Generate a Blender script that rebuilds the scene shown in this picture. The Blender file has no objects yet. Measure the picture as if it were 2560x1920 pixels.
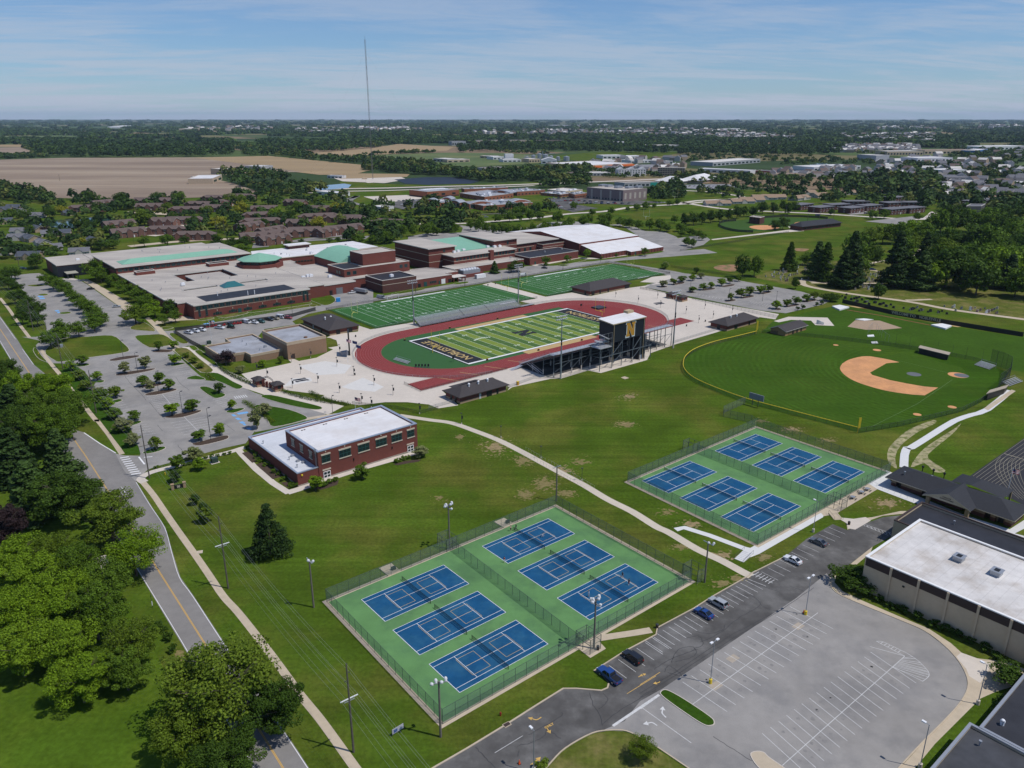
import bpy,bmesh,math,random
import numpy as np
from mathutils import Vector,Matrix
V3=Vector
from mathutils.geometry import delaunay_2d_cdt
PI=math.pi
SC=bpy.context.scene
COL=SC.collection
random.seed(7)
# ---------------------------------------------------------------- camera, sky, sun, exposure
CAM_H,FOCAL,HORIZON=108.6,1932.0,292.0
PITCH=math.atan2(960-HORIZON,FOCAL)
cam=bpy.data.cameras.new('camera')
cam.sensor_width=36.0
cam.lens=36.0*FOCAL/2560.0
cam.clip_start=1.0
cam.clip_end=90000.0
cam_o=bpy.data.objects.new('camera',cam)
COL.objects.link(cam_o)
cam_o.location=(0,0,CAM_H)
cam_o.rotation_euler=(PI/2-PITCH,0,0)
SC.camera=cam_o
SUN_EL=math.radians(61.0)
SUN_DIR=V3((.952*math.cos(SUN_EL),-.306*math.cos(SUN_EL),math.sin(SUN_EL)))
sun=bpy.data.lights.new('sun','SUN')
sun.energy=3.6
sun.angle=math.radians(.5)
sun.color=(1.0,.955,.89)
sun_o=bpy.data.objects.new('sun',sun)
COL.objects.link(sun_o)
sun_o.location=(400,-130,700)
sun_o.rotation_euler=SUN_DIR.to_track_quat('Z','Y').to_euler()
world=bpy.data.worlds.new('World')
SC.world=world
world.use_nodes=True
wn,wl=world.node_tree.nodes,world.node_tree.links
for n in list(wn):
 wn.remove(n)
w_out=wn.new('ShaderNodeOutputWorld')
w_bg=wn.new('ShaderNodeBackground')
w_bg.inputs['Strength'].default_value=.085
w_sky=wn.new('ShaderNodeTexSky')
w_sky.sky_type='NISHITA'
w_sky.sun_disc=False
w_sky.sun_elevation=SUN_EL
w_sky.sun_rotation=math.atan2(SUN_DIR.x,SUN_DIR.y)
w_sky.air_density=1.0
w_sky.dust_density=.1
w_sky.ozone_density=3.0
# thin high cirrus: noise on the view direction projected on a flat cloud layer
w_geo=wn.new('ShaderNodeTexCoord')
w_sep=wn.new('ShaderNodeSeparateXYZ')
wl.new(w_geo.outputs['Generated'],w_sep.inputs[0])
def wmath(op,a,b=None,clamp=False):
 m=wn.new('ShaderNodeMath');m.operation=op;m.use_clamp=clamp
 for i,v in enumerate((a,b)):
  if v is None:continue
  if isinstance(v,(int,float)):m.inputs[i].default_value=v
  else:wl.new(v,m.inputs[i])
 return m.outputs[0]
zc=wmath('ADD',wmath('MAXIMUM',w_sep.outputs['Z'],.0),.07)
cx=wmath('DIVIDE',w_sep.outputs['X'],zc)
cy=wmath('DIVIDE',w_sep.outputs['Y'],zc)
w_cmb=wn.new('ShaderNodeCombineXYZ')
wl.new(wmath('ADD',wmath('MULTIPLY',cx,.42),wmath('MULTIPLY',cy,.10)),w_cmb.inputs[0])
wl.new(wmath('SUBTRACT',wmath('MULTIPLY',cy,1.15),wmath('MULTIPLY',cx,.22)),w_cmb.inputs[1])
def wnoise(scale,detail,rough,dist):
 t=wn.new('ShaderNodeTexNoise');t.noise_dimensions='3D'
 t.inputs['Scale'].default_value=scale;t.inputs['Detail'].default_value=detail
 t.inputs['Roughness'].default_value=rough;t.inputs['Distortion'].default_value=dist
 wl.new(w_cmb.outputs[0],t.inputs['Vector'])
 return t.outputs['Fac']
n1=wnoise(.75,7.0,.62,.7)
n2=wnoise(2.6,9.0,.68,1.4)
cov=wmath('ADD',wmath('MULTIPLY',n1,.68),wmath('MULTIPLY',n2,.32))
w_ramp=wn.new('ShaderNodeMapRange')
w_ramp.interpolation_type='SMOOTHSTEP'
wl.new(cov,w_ramp.inputs['Value'])
w_ramp.inputs['From Min'].default_value=.40
w_ramp.inputs['From Max'].default_value=.60
w_ramp.inputs['To Min'].default_value=.0
w_ramp.inputs['To Max'].default_value=1.0
w_mix=wn.new('ShaderNodeMixRGB')
w_mix.inputs['Color2'].default_value=(5.5,6.2,7.5,1)
# the veil is thin overhead and thickens with the longer path toward the horizon
veil=wmath('DIVIDE',.052,wmath('ADD',wmath('MAXIMUM',w_sep.outputs['Z'],.0),.052))
wl.new(wmath('ADD',wmath('MULTIPLY',veil,.50),wmath('MULTIPLY',w_ramp.outputs[0],wmath('ADD',wmath('MULTIPLY',veil,.70),.15)),True),w_mix.inputs['Fac'])
w_tint=wn.new('ShaderNodeMixRGB');w_tint.blend_type='MULTIPLY';w_tint.inputs['Fac'].default_value=1.0
w_tint.inputs['Color2'].default_value=(.52,.80,1.14,1)
wl.new(w_sky.outputs['Color'],w_tint.inputs['Color1'])
wl.new(w_tint.outputs[0],w_mix.inputs['Color1'])
wl.new(w_mix.outputs[0],w_bg.inputs['Color'])
wl.new(w_bg.outputs[0],w_out.inputs['Surface'])
SC.view_settings.view_transform='Standard'
SC.view_settings.look='None'
SC.view_settings.gamma=1.0
SC.view_settings.use_curve_mapping=False
SC.view_settings.exposure=.0
SC.render.engine='CYCLES'
SC.cycles.max_bounces=6
SC.cycles.transparent_max_bounces=16
SC.cycles.volume_bounces=0
SC.cycles.use_adaptive_sampling=True
# ---------------------------------------------------------------- surveying helpers: photo detail -> point on the site
VIEW={0:(0,0,2560),1:(0,280,860),2:(850,280,860),3:(1700,280,860),4:(0,640,860),5:(800,640,860),6:(1600,640,960),7:(0,1050,860),8:(0,1480,860),9:(780,1050,860),10:(780,1480,860),11:(1600,1050,960),12:(1600,1430,960),'d':(1260,760,460),'e':(100,590,460),'f':(540,590,460),'g':(960,540,460),'h':(1240,540,460),'i':(980,420,680),'j':(500,780,460),'k':(600,1000,460),'l':(2100,1130,460),'n':(2100,480,460)}
CP,SP=math.cos(PITCH),math.sin(PITCH)
def src(v,x,y):
 a=VIEW[v];s=a[2]/2212.0
 return a[0]+x*s,a[1]+y*s
def P(v,x,y,z=.0):
 u,w=src(v,x,y)
 a,b=(u-1280)/FOCAL,(w-960)/FOCAL
 k=(CAM_H-z)/(SP+b*CP)
 return V3((a*k,(CP-b*SP)*k,z))
def screen(p):
 d=CAM_H-p[2]
 zc_=p[1]*CP+d*SP
 return 1280+FOCAL*p[0]/zc_,960+FOCAL*(-p[1]*SP+d*CP)/zc_
def PL(v,pts,z=.0):
 return[P(v,x,y,z) for x,y in pts]
FA=math.radians(39.7)
FU=V3((math.cos(FA),math.sin(FA),0));FW=V3((-math.sin(FA),math.cos(FA),0))
FC=V3((6.5,397.4,0))
def S(u,w,z=.0):
 p=FC+FU*u+FW*w
 return V3((p.x,p.y,z))
def smo(pts,n=5,closed=False):
 pts=[V3(p) for p in pts]
 out=[]
 N=len(pts)
 rng=range(N if closed else N-1)
 for i in rng:
  if closed:a,b,c,d=pts[i-1],pts[i],pts[(i+1)%N],pts[(i+2)%N]
  else:a,b,c,d=pts[max(i-1,0)],pts[i],pts[i+1],pts[min(i+2,N-1)]
  for k in range(n):
   t=k/n
   out.append(.5*((2*b)+(c-a)*t+(2*a-5*b+4*c-d)*t*t+(3*b-a-3*c+d)*t**3))
 if not closed:out.append(pts[-1])
 return out
 # ---------------------------------------------------------------- materials
MATS={}
def mat(name,col,rough=.8,var=.12,scale=.5,var2=.0,scale2=.05,metal=.0,spec=.3,bump=.0,bscale=None,hue=None,hamt=.0,hscale=.03,coat=.0,stretch=None,grain=False,mow=None,seam=.0):
 """plain surface with two octaves of brightness mottling and an optional second hue in blotches"""
 if name in MATS:return MATS[name]
 m=bpy.data.materials.new(name);m.use_nodes=True
 nt=m.node_tree;N,K=nt.nodes,nt.links
 b=N['Principled BSDF']
 b.inputs['Roughness'].default_value=rough;b.inputs['Metallic'].default_value=metal
 b.inputs['Specular IOR Level'].default_value=spec;b.inputs['Coat Weight'].default_value=coat
 geo=N.new('ShaderNodeNewGeometry')
 vec=geo.outputs['Position']
 if stretch:
  mp=N.new('ShaderNodeMapping');mp.inputs['Rotation'].default_value=(0,0,stretch[0]);mp.inputs['Scale'].default_value=(stretch[1],stretch[2],1)
  K.new(vec,mp.inputs['Vector']);vec=mp.outputs[0]
 def noise(sc,det=5.0,rg=.6):
  t=N.new('ShaderNodeTexNoise');t.inputs['Scale'].default_value=sc;t.inputs['Detail'].default_value=det
  t.inputs['Roughness'].default_value=rg
  K.new(vec,t.inputs['Vector']);return t.outputs['Fac']
 rgb=N.new('ShaderNodeRGB');rgb.outputs[0].default_value=(*col,1)
 cur=rgb.outputs[0]
 if hue:
  mr=N.new('ShaderNodeMapRange');mr.interpolation_type='SMOOTHSTEP'
  mr.inputs['From Min'].default_value=.42;mr.inputs['From Max'].default_value=.66
  mr.inputs['To Max'].default_value=hamt
  K.new(noise(hscale,6.0,.62),mr.inputs['Value'])
  mx=N.new('ShaderNodeMixRGB');mx.inputs['Color2'].default_value=(*hue,1)
  K.new(mr.outputs[0],mx.inputs['Fac']);K.new(cur,mx.inputs['Color1']);cur=mx.outputs[0]
 for amt,sc in((var,scale),(var2,scale2),(.10 if grain else 0,9.0)):
  if amt<=0:continue
  mr=N.new('ShaderNodeMapRange');mr.inputs['From Min'].default_value=.25;mr.inputs['From Max'].default_value=.75
  mr.inputs['To Min'].default_value=1-amt;mr.inputs['To Max'].default_value=1+amt
  K.new(noise(sc),mr.inputs['Value'])
  hs=N.new('ShaderNodeVectorMath');hs.operation='SCALE'
  K.new(cur,hs.inputs[0]);K.new(mr.outputs[0],hs.inputs['Scale']);cur=hs.outputs[0]
 def times(fac):
  hs=N.new('ShaderNodeVectorMath');hs.operation='SCALE'
  K.new(cur,hs.inputs[0]);K.new(fac,hs.inputs['Scale']);return hs.outputs[0]
 if mow is not None:
  mp=N.new('ShaderNodeMapping');mp.inputs['Rotation'].default_value=(0,0,-mow);mp.inputs['Scale'].default_value=(.012,.42,.01)
  K.new(geo.outputs['Position'],mp.inputs['Vector']);t=N.new('ShaderNodeTexNoise');t.inputs['Scale'].default_value=1.0;t.inputs['Detail'].default_value=3
  K.new(mp.outputs[0],t.inputs['Vector']);mr=N.new('ShaderNodeMapRange');mr.inputs['From Min'].default_value=.3;mr.inputs['From Max'].default_value=.7
  mr.inputs['To Min'].default_value=.86;mr.inputs['To Max'].default_value=1.16;K.new(t.outputs['Fac'],mr.inputs['Value']);cur=times(mr.outputs[0])
 if seam>0:
  mp=N.new('ShaderNodeMapping');mp.inputs['Rotation'].default_value=(0,0,-FA);K.new(geo.outputs['Position'],mp.inputs['Vector'])
  t=N.new('ShaderNodeTexBrick');t.inputs['Scale'].default_value=1.0;t.inputs['Brick Width'].default_value=15.0;t.inputs['Row Height'].default_value=2.4;t.inputs['Mortar Size'].default_value=.07
  t.inputs['Color1'].default_value=(1,1,1,1);t.inputs['Color2'].default_value=(.95,.95,.95,1);t.inputs['Mortar'].default_value=(1-seam,)*3+(1,)
  K.new(mp.outputs[0],t.inputs['Vector']);cur=times(t.outputs['Color'])
 K.new(cur,b.inputs['Base Color'])
 if bump>0:
  bp=N.new('ShaderNodeBump');bp.inputs['Strength'].default_value=bump;bp.inputs['Distance'].default_value=.2
  K.new(noise(bscale or scale*4),bp.inputs['Height']);K.new(bp.outputs[0],b.inputs['Normal'])
 MATS[name]=m
 return m
def plain(name,col,rough=.6,metal=.0,spec=.4,coat=.0):
 return mat(name,col,rough,.06,1.3,0,0,metal,spec,coat=coat)
def emit(name,col,st):
 m=bpy.data.materials.new(name);m.use_nodes=True
 b=m.node_tree.nodes['Principled BSDF'];b.inputs['Base Color'].default_value=(*col,1)
 MATS[name]=m;return m
def mesh_screen(name,col,density):
 """chain link or netting: most of the light passes between the wires"""
 m=bpy.data.materials.new(name);m.use_nodes=True
 N,K=m.node_tree.nodes,m.node_tree.links
 b=N['Principled BSDF'];b.inputs['Base Color'].default_value=(*col,1);b.inputs['Roughness'].default_value=.6
 t=N.new('ShaderNodeBsdfTransparent');x=N.new('ShaderNodeMixShader');x.inputs[0].default_value=density
 K.new(t.outputs[0],x.inputs[1]);K.new(b.outputs[0],x.inputs[2]);K.new(x.outputs[0],N['Material Output'].inputs['Surface'])
 MATS[name]=m;return m
def leaf_mat(name,col,col2,trans=.32):
 m=bpy.data.materials.new(name);m.use_nodes=True
 N,K=m.node_tree.nodes,m.node_tree.links
 b=N['Principled BSDF'];b.inputs['Roughness'].default_value=.65;b.inputs['Specular IOR Level'].default_value=.10
 g=N.new('ShaderNodeNewGeometry');oi=N.new('ShaderNodeObjectInfo')
 mx=N.new('ShaderNodeMixRGB');mx.inputs['Color1'].default_value=(*col,1);mx.inputs['Color2'].default_value=(*col2,1)
 a=N.new('ShaderNodeMath');a.operation='MULTIPLY_ADD';a.inputs[1].default_value=.45
 sc=N.new('ShaderNodeMath');sc.operation='MULTIPLY';sc.inputs[1].default_value=.55
 K.new(oi.outputs['Random'],sc.inputs[0]);K.new(g.outputs['Random Per Island'],a.inputs[0]);K.new(sc.outputs[0],a.inputs[2])
 K.new(a.outputs[0],mx.inputs['Fac'])
 mr=N.new('ShaderNodeMapRange');mr.inputs['To Min'].default_value=.62;mr.inputs['To Max'].default_value=1.38
 K.new(g.outputs['Random Per Island'],mr.inputs['Value'])
 v=N.new('ShaderNodeVectorMath');v.operation='SCALE'
 K.new(mx.outputs[0],v.inputs[0]);K.new(mr.outputs[0],v.inputs['Scale'])
 K.new(v.outputs[0],b.inputs['Base Color'])
 tr=N.new('ShaderNodeBsdfTranslucent');K.new(v.outputs[0],tr.inputs['Color'])
 ms=N.new('ShaderNodeMixShader');ms.inputs[0].default_value=trans
 K.new(b.outputs[0],ms.inputs[1]);K.new(tr.outputs[0],ms.inputs[2]);K.new(ms.outputs[0],N['Material Output'].inputs['Surface'])
 MATS[name]=m;return m
GRASS=mat('lawn grass',(.056,.097,.009),.95,.30,1.1,.30,.05,spec=.02,hue=(.112,.112,.022),hamt=.7,hscale=.03,bump=.5,bscale=2.5,grain=True,mow=2.2)
GRASS2=mat('rough grass',(.085,.105,.018),.95,.28,.9,.25,.08,spec=.02,hue=(.20,.165,.065),hamt=.7,hscale=.11,bump=.4,bscale=2.0)
GRASSD=mat('deep green grass',(.034,.078,.008),.95,.24,.8,.22,.05,spec=.02,bump=.4,bscale=2.5)
GRASSF=mat('outfield grass',(.036,.082,.007),.95,.16,.6,.2,.035,spec=.02,hue=(.06,.095,.012),hamt=.6,hscale=.02,mow=1.9)
BARE=mat('bare dry soil',(.25,.19,.095),.95,.35,.8)
ASPH=mat('weathered asphalt',(.275,.262,.246),.9,.08,.35,.16,.045,spec=.1,bump=.05,bscale=6,hue=(.19,.186,.184),hamt=.6,hscale=.10,grain=True)
ASPHM=mat('road asphalt',(.215,.205,.195),.9,.08,.6,.14,.08,spec=.1,grain=True)
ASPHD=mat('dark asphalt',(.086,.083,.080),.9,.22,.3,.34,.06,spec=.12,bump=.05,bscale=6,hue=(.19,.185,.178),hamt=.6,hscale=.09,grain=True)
CONC=mat('pale concrete',(.54,.485,.42),.85,.06,.5,.10,.035,spec=.25)
CONCT=mat('tan concrete',(.46,.385,.285),.88,.1,.6,.10,.08,spec=.25)
CONCW=mat('new concrete',(.60,.60,.59),.8,.05,.7,spec=.25)
WHITE=plain('white line paint',(.72,.72,.72),.7)
WHITEF=mat('worn white line paint',(.54,.54,.53),.8,.22,1.2)
YELLOW=plain('yellow line paint',(.62,.36,.06),.7)
BLUEP=plain('blue stall paint',(.16,.36,.62),.7)
CRACK=plain('crack sealant',(.03,.03,.032),.6)
COURTG=mat('green court acrylic',(.112,.240,.088),.85,.08,.35,.12,.07,spec=.08,hue=(.078,.168,.075),hamt=.75,hscale=.11,grain=True)
COURTB=mat('blue court acrylic',(.010,.072,.168),.8,.10,.5,.14,.12,spec=.08,hue=(.022,.098,.185),hamt=.9,hscale=.16,grain=True)
TRACKR=mat('red track surface',(.205,.029,.027),.85,.06,.3,.08,.05)
TURF=mat('green turf',(.032,.115,.026),.9,.08,.3,.08,.06,spec=.2)
TURFD=mat('deep green turf band',(.060,.122,.028),.9,.08,.4,spec=.2)
TURFL=mat('lime turf band',(.165,.225,.035),.9,.08,.4,spec=.2)
TURFK=plain('black turf',(.012,.013,.017),.9)
GOLD=plain('gold turf',(.43,.31,.13),.85)
TANR=mat('tan sideline surface',(.44,.31,.14),.85,.08,.4)
DIRT=mat('orange infield clay',(.58,.285,.125),.95,.10,.7,.12,.12,hue=(.46,.23,.11),hamt=.7,hscale=.14)
MULCH=mat('dark mulch',(.06,.04,.028),.95,.3,1.5)
BRICK=mat('red brick wall',(.155,.047,.036),.85,.10,1.2,.10,.12,bump=.15,bscale=6)
BRICKD=mat('dark brown brick wall',(.095,.040,.033),.85,.12,1.2,.08,.12)
BRICKO=mat('orange brick wall',(.27,.10,.055),.85,.10,1.0)
TANB=mat('tan brick wall',(.26,.165,.105),.85,.07,1.5,.06,.2)
BEIGE=mat('beige precast wall',(.53,.425,.29),.85,.06,.8,.06,.15)
BROWN=plain('dark brown fascia',(.045,.028,.024),.7)
STONE=plain('limestone',(.52,.45,.35),.8)
ROOFW=mat('white membrane roof',(.67,.665,.67),.7,.04,.3,.06,.05,hue=(.55,.50,.46),hamt=.4,hscale=.12,seam=.14)
ROOFS=mat('stained pale roof',(.62,.60,.57),.8,.07,.4,.10,.06,hue=(.42,.38,.34),hamt=.6,hscale=.07,stretch=(-FA,.35,1.6))
ROOFC=mat('ballast grey roof',(.455,.415,.365),.85,.08,.35,.10,.04,hue=(.30,.27,.25),hamt=.6,hscale=.06,seam=.10,stretch=(-FA,.4,1.5))
ROOFG=mat('blue grey membrane roof',(.33,.345,.38),.7,.10,.3,.12,.08,hue=(.22,.22,.23),hamt=.6,hscale=.12,seam=.16)
ROOFK=mat('black membrane roof',(.026,.027,.033),.6,.25,.35,.2,.1)
SHING=mat('dark shingle roof',(.052,.046,.047),.85,.16,2.2,.08,.2,bump=.3,bscale=5)
SHINGB=mat('charcoal shingle roof',(.030,.032,.038),.85,.2,2.5,.1,.2,bump=.3,bscale=5)
SHINGM=mat('brown shingle roof',(.125,.092,.082),.9,.15,.6)
SHINGT=mat('tan shingle roof',(.27,.19,.13),.9,.15,.6)
SHINGG=mat('grey shingle roof',(.14,.14,.155),.9,.15,.6)
COPPER=mat('copper green roof',(.20,.405,.295),.6,.05,.5,.06,.08)
GLASS=mat('dark window glass',(.015,.028,.032),.08,.2,.6,spec=.6)
GLASST=mat('teal window frame',(.018,.075,.072),.4,.1,.6)
COPING=plain('blue grey metal coping',(.36,.41,.50),.4,.4)
COPINGL=plain('pale coping',(.60,.56,.50),.6)
NAVY=plain('navy metal panel',(.010,.013,.021),.55)
STEEL=plain('galvanised steel',(.36,.38,.41),.45,.5)
STEELD=plain('dark painted steel',(.045,.05,.055),.5,.2)
ALU=mat('aluminium plank',(.52,.53,.56),.45,.06,1.0,metal=.4)
BLACK=plain('black paint',(.012,.012,.013),.5)
FENCEG=plain('green fence post',(.06,.085,.075),.6)
WOOD=mat('weathered wood pole',(.11,.095,.08),.9,.2,1.5)
LAMPW=plain('white lamp housing',(.75,.76,.78),.35)
WHITEP=plain('white paint',(.74,.74,.73),.5)
YELP=plain('yellow paint',(.68,.50,.03),.5)
YELG=plain('pale yellow paint',(.72,.68,.20),.5)
WATER=mat('pond water',(.015,.045,.045),.06,.2,.05,spec=.6)
WATERB=mat('blue pond water',(.16,.24,.36),.1,.1,.02,spec=.6)
LINK=mesh_screen('green chain link',(.13,.19,.16),.36)
LINKG=mesh_screen('grey chain link',(.20,.22,.21),.30)
LINKB=mesh_screen('black chain link',(.02,.025,.025),.35)
NET=mesh_screen('dark court netting',(.015,.02,.03),.5)
SCREENB=mesh_screen('black wind screen',(.012,.013,.014),.88)
KEEP_CLEAR={'weathered asphalt','road asphalt','dark asphalt','pond water','blue pond water','ploughed soil','straw stubble','far meadow','busy parking lot','pale concrete','dark plastic rows','softball grass'}
# ---------------------------------------------------------------- object helpers
def link(o,parent=None):
 COL.objects.link(o)
 if parent:o.parent=parent
 return o
def tag(o,label=None,cat=None,group=None,kind=None):
 if label:o['label']=label
 if cat:o['category']=cat
 if group:o['group']=group
 if kind:o['kind']=kind
 return o
def empty(name,loc,label=None,cat=None,group=None,rz=.0):
 o=bpy.data.objects.new(name,None);o.empty_display_size=.5
 o.location=loc;o.rotation_euler=(0,0,rz)
 COL.objects.link(o)
 return tag(o,label,cat,group)
class MB:
 """collects faces; build() links them as one mesh object"""
 def __init__(s):s.v,s.f,s.m=[],[],[]
 def face(s,pts,m=0):
  i=len(s.v);s.v+=[tuple(p) for p in pts];s.f.append(tuple(range(i,i+len(pts))));s.m.append(m)
 def pri(s,poly,z0,z1,m=0,mt=None,bottom=False):
  n=len(poly);i=len(s.v)
  s.v+=[(p[0],p[1],z0) for p in poly]+[(p[0],p[1],z1) for p in poly]
  a=sum(poly[k][0]*poly[(k+1)%n][1]-poly[(k+1)%n][0]*poly[k][1] for k in range(n))
  for k in range(n):
   q=(k+1)%n
   s.f.append((i+k,i+q,i+n+q,i+n+k) if a>0 else(i+q,i+k,i+n+k,i+n+q));s.m.append(m)
  t=list(range(i+n,i+2*n));s.f.append(tuple(t if a>0 else t[::-1]));s.m.append(m if mt is None else mt)
  if bottom:
   t=list(range(i,i+n));s.f.append(tuple(t[::-1] if a>0 else t));s.m.append(m)
 def box(s,c,size,rz=.0,m=0):
  """c = centre of the base"""
  cs,sn=math.cos(rz),math.sin(rz);hx,hy=size[0]/2,size[1]/2
  s.pri([(c[0]+x*cs-y*sn,c[1]+x*sn+y*cs) for x,y in((-hx,-hy),(hx,-hy),(hx,hy),(-hx,hy))],c[2],c[2]+size[2],m,bottom=True)
 def bar(s,a,b,w,h=None,m=0):
  """square bar from a to b"""
  s.tube(a,b,w*.7071,w*.7071,4,m)
 def tube(s,a,b,r0,r1=None,n=6,m=0,caps=True):
  a,b=V3(a),V3(b);r1=r0 if r1 is None else r1
  d=(b-a)
  if d.length<1e-6:return
  d.normalize()
  x=d.orthogonal() if abs(d.z)>.99 else V3((-d.y,d.x,0))
  x.normalize();y=d.cross(x)
  i=len(s.v);o=PI/n if n==4 else 0
  for c,r in((a,r0),(b,r1)):
   for k in range(n):
    t=2*PI*k/n+o
    s.v.append(tuple(c+x*(r*math.cos(t))+y*(r*math.sin(t))))
  for k in range(n):
   q=(k+1)%n
   s.f.append((i+k,i+q,i+n+q,i+n+k));s.m.append(m)
  if caps:
   s.f.append(tuple(range(i+n,i+2*n)));s.m.append(m)
   s.f.append(tuple(range(i+n-1,i-1,-1)));s.m.append(m)
 def path(s,pts,r,n=4,m=0):
  for a,b in zip(pts[:-1],pts[1:]):s.tube(a,b,r,r,n,m,False)
 def rib(s,pts,w,z,m=0,off=.0):
  """flat strip of width w along a line"""
  L,R=[],[]
  N=len(pts)
  for i in range(N):
   a=pts[max(i-1,0)];b=pts[min(i+1,N-1)]
   t=V3((b[0]-a[0],b[1]-a[1]));t.normalize()
   nx,ny=-t.y,t.x
   L.append((pts[i][0]+nx*(off+w/2),pts[i][1]+ny*(off+w/2),z));R.append((pts[i][0]+nx*(off-w/2),pts[i][1]+ny*(off-w/2),z))
  i0=len(s.v);s.v+=R+L
  for k in range(N-1):
   s.f.append((i0+k,i0+k+1,i0+N+k+1,i0+N+k));s.m.append(m)
 def strip(s,pts,w,z0,z1,m=0):
  """kerb or wall of width w along a line"""
  j=len(s.v);s.rib(pts,w,z1,m)
  N=len(pts)
  R=s.v[j:j+N];L=s.v[j+N:j+2*N]
  for side,fl in((R,0),(L,1)):
   for a,b in zip(side[:-1],side[1:]):
    q=[(a[0],a[1],z0),(b[0],b[1],z0),(b[0],b[1],z1),(a[0],a[1],z1)]
    s.face(q[::-1] if fl else q,m)
  for a,b in((R[0],L[0]),(L[-1],R[-1])):
   s.face([(b[0],b[1],z0),(a[0],a[1],z0),(a[0],a[1],z1),(b[0],b[1],z1)],m)
 def sphere(s,c,r,n=8,k=5,m=0,sz=1.0):
  i=len(s.v)
  for a in range(k+1):
   t=PI*a/k
   for b in range(n):
    p=2*PI*b/n
    s.v.append((c[0]+r*math.sin(t)*math.cos(p),c[1]+r*math.sin(t)*math.sin(p),c[2]+sz*r*math.cos(t)))
  for a in range(k):
   for b in range(n):
    q=(b+1)%n
    s.f.append((i+a*n+b,i+(a+1)*n+b,i+(a+1)*n+q,i+a*n+q));s.m.append(m)
 def mesh(s,name,mats,offset=(0,0,0),rz=.0):
  me=bpy.data.meshes.new(name)
  v=np.array(s.v,dtype=np.float64).reshape(-1,3)-np.array(offset)
  if rz:
   c,n=math.cos(-rz),math.sin(-rz)
   v=np.stack([v[:,0]*c-v[:,1]*n,v[:,0]*n+v[:,1]*c,v[:,2]],1)
  me.from_pydata(v.tolist(),[],s.f)
  for m in(mats if isinstance(mats,(list,tuple)) else[mats]):me.materials.append(m)
  if len(me.materials)>1:me.polygons.foreach_set('material_index',s.m)
  me.update()
  return me
 def build(s,name,mats,parent=None,kind=None):
  """vertices are site coordinates; parents are unscaled things"""
  if parent is None:me=s.mesh(name,mats)
  else:
   loc,rz,p=V3(parent.location),parent.rotation_euler.z,parent.parent
   if p is not None:
    r=p.rotation_euler.z
    l=V3(parent.location);l.rotate(Matrix.Rotation(r,3,'Z'));loc=l+p.location;rz+=r
   me=s.mesh(name,mats,loc,rz)
  o=bpy.data.objects.new(name,me)
  link(o,parent)
  if kind:o['kind']=kind
  return o
def struct(name,mb,m):return mb.build(name,m,None,'structure')
AVOID,WAYS,SPOTS=[],[],[]
def sheet(name,poly,z,m,kind='structure'):
 if m.name in KEEP_CLEAR:AVOID.append([(p[0],p[1]) for p in poly])
 b=MB()
 vs,_,fs,*_r=delaunay_2d_cdt([V3((p[0],p[1])) for p in ccw(poly)],[],[list(range(len(poly)))],1,1e-4)
 for f in fs:b.face(ccw([(vs[k].x,vs[k].y,z) for k in f]))
 o=b.build(name,m);o['kind']=kind;return o
def ccw(poly):
 n=len(poly)
 a=sum(poly[k][0]*poly[(k+1)%n][1]-poly[(k+1)%n][0]*poly[k][1] for k in range(n))
 return list(poly) if a>0 else list(poly)[::-1]
def inset(poly,d):
 poly=ccw(poly);n=len(poly);out=[]
 for i in range(n):
  a,b,c=V3(poly[i-1][:2]),V3(poly[i][:2]),V3(poly[(i+1)%n][:2])
  e1=(b-a).normalized();e2=(c-b).normalized()
  n1=V3((-e1.y,e1.x));n2=V3((-e2.y,e2.x))
  k=n1+n2;den=1+n1.dot(n2)
  k=k*(d/den) if den>.05 else n1*d
  out.append(V3((b.x+k.x,b.y+k.y,0)))
 return out
def copy_tree(o,parent=None):
 c=o.copy();COL.objects.link(c)
 if parent is not None:c.parent=parent
 for ch in o.children:copy_tree(ch,c)
 return c
def child(name,me,parent,loc=(0,0,0),rz=.0,scale=None):
 o=bpy.data.objects.new(name,me);o.location=loc;o.rotation_euler=(0,0,rz)
 if scale:o.scale=scale
 return link(o,parent)
ORD=['first','second','third','fourth','fifth','sixth','seventh','eighth','ninth','tenth','eleventh','twelfth','thirteenth','fourteenth','fifteenth','sixteenth','seventeenth','eighteenth','nineteenth','twentieth','twenty-first','twenty-second','twenty-third','twenty-fourth','twenty-fifth','twenty-sixth','twenty-seventh','twenty-eighth','twenty-ninth','thirtieth']
ORD+=[t+'-'+o for t in('thirty',) for o in ORD[:9]]
for t,n in(('forty','fortieth'),('fifty','fiftieth'),('sixty','sixtieth'),('seventy','seventieth')):ORD+=[n]+[t+'-'+o for o in ORD[:9]]
_texts={}
def text_faces(string,size,bold=.0,shear=.0):
 """lettering as a flat mesh: (verts, faces) centred on the origin"""
 key=(string,size,bold,shear)
 if key in _texts:return _texts[key]
 cu=bpy.data.curves.new('lettering','FONT');cu.body=string;cu.size=size;cu.offset=bold;cu.shear=shear
 cu.align_x='CENTER';cu.align_y='CENTER';cu.resolution_u=2
 ob=bpy.data.objects.new('lettering',cu);COL.objects.link(ob)
 dg=bpy.context.evaluated_depsgraph_get()
 me=bpy.data.meshes.new_from_object(ob.evaluated_get(dg))
 r=([tuple(v.co) for v in me.vertices],[tuple(p.vertices) for p in me.polygons])
 bpy.data.objects.remove(ob);bpy.data.curves.remove(cu);bpy.data.meshes.remove(me)
 _texts[key]=r
 return r
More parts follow.
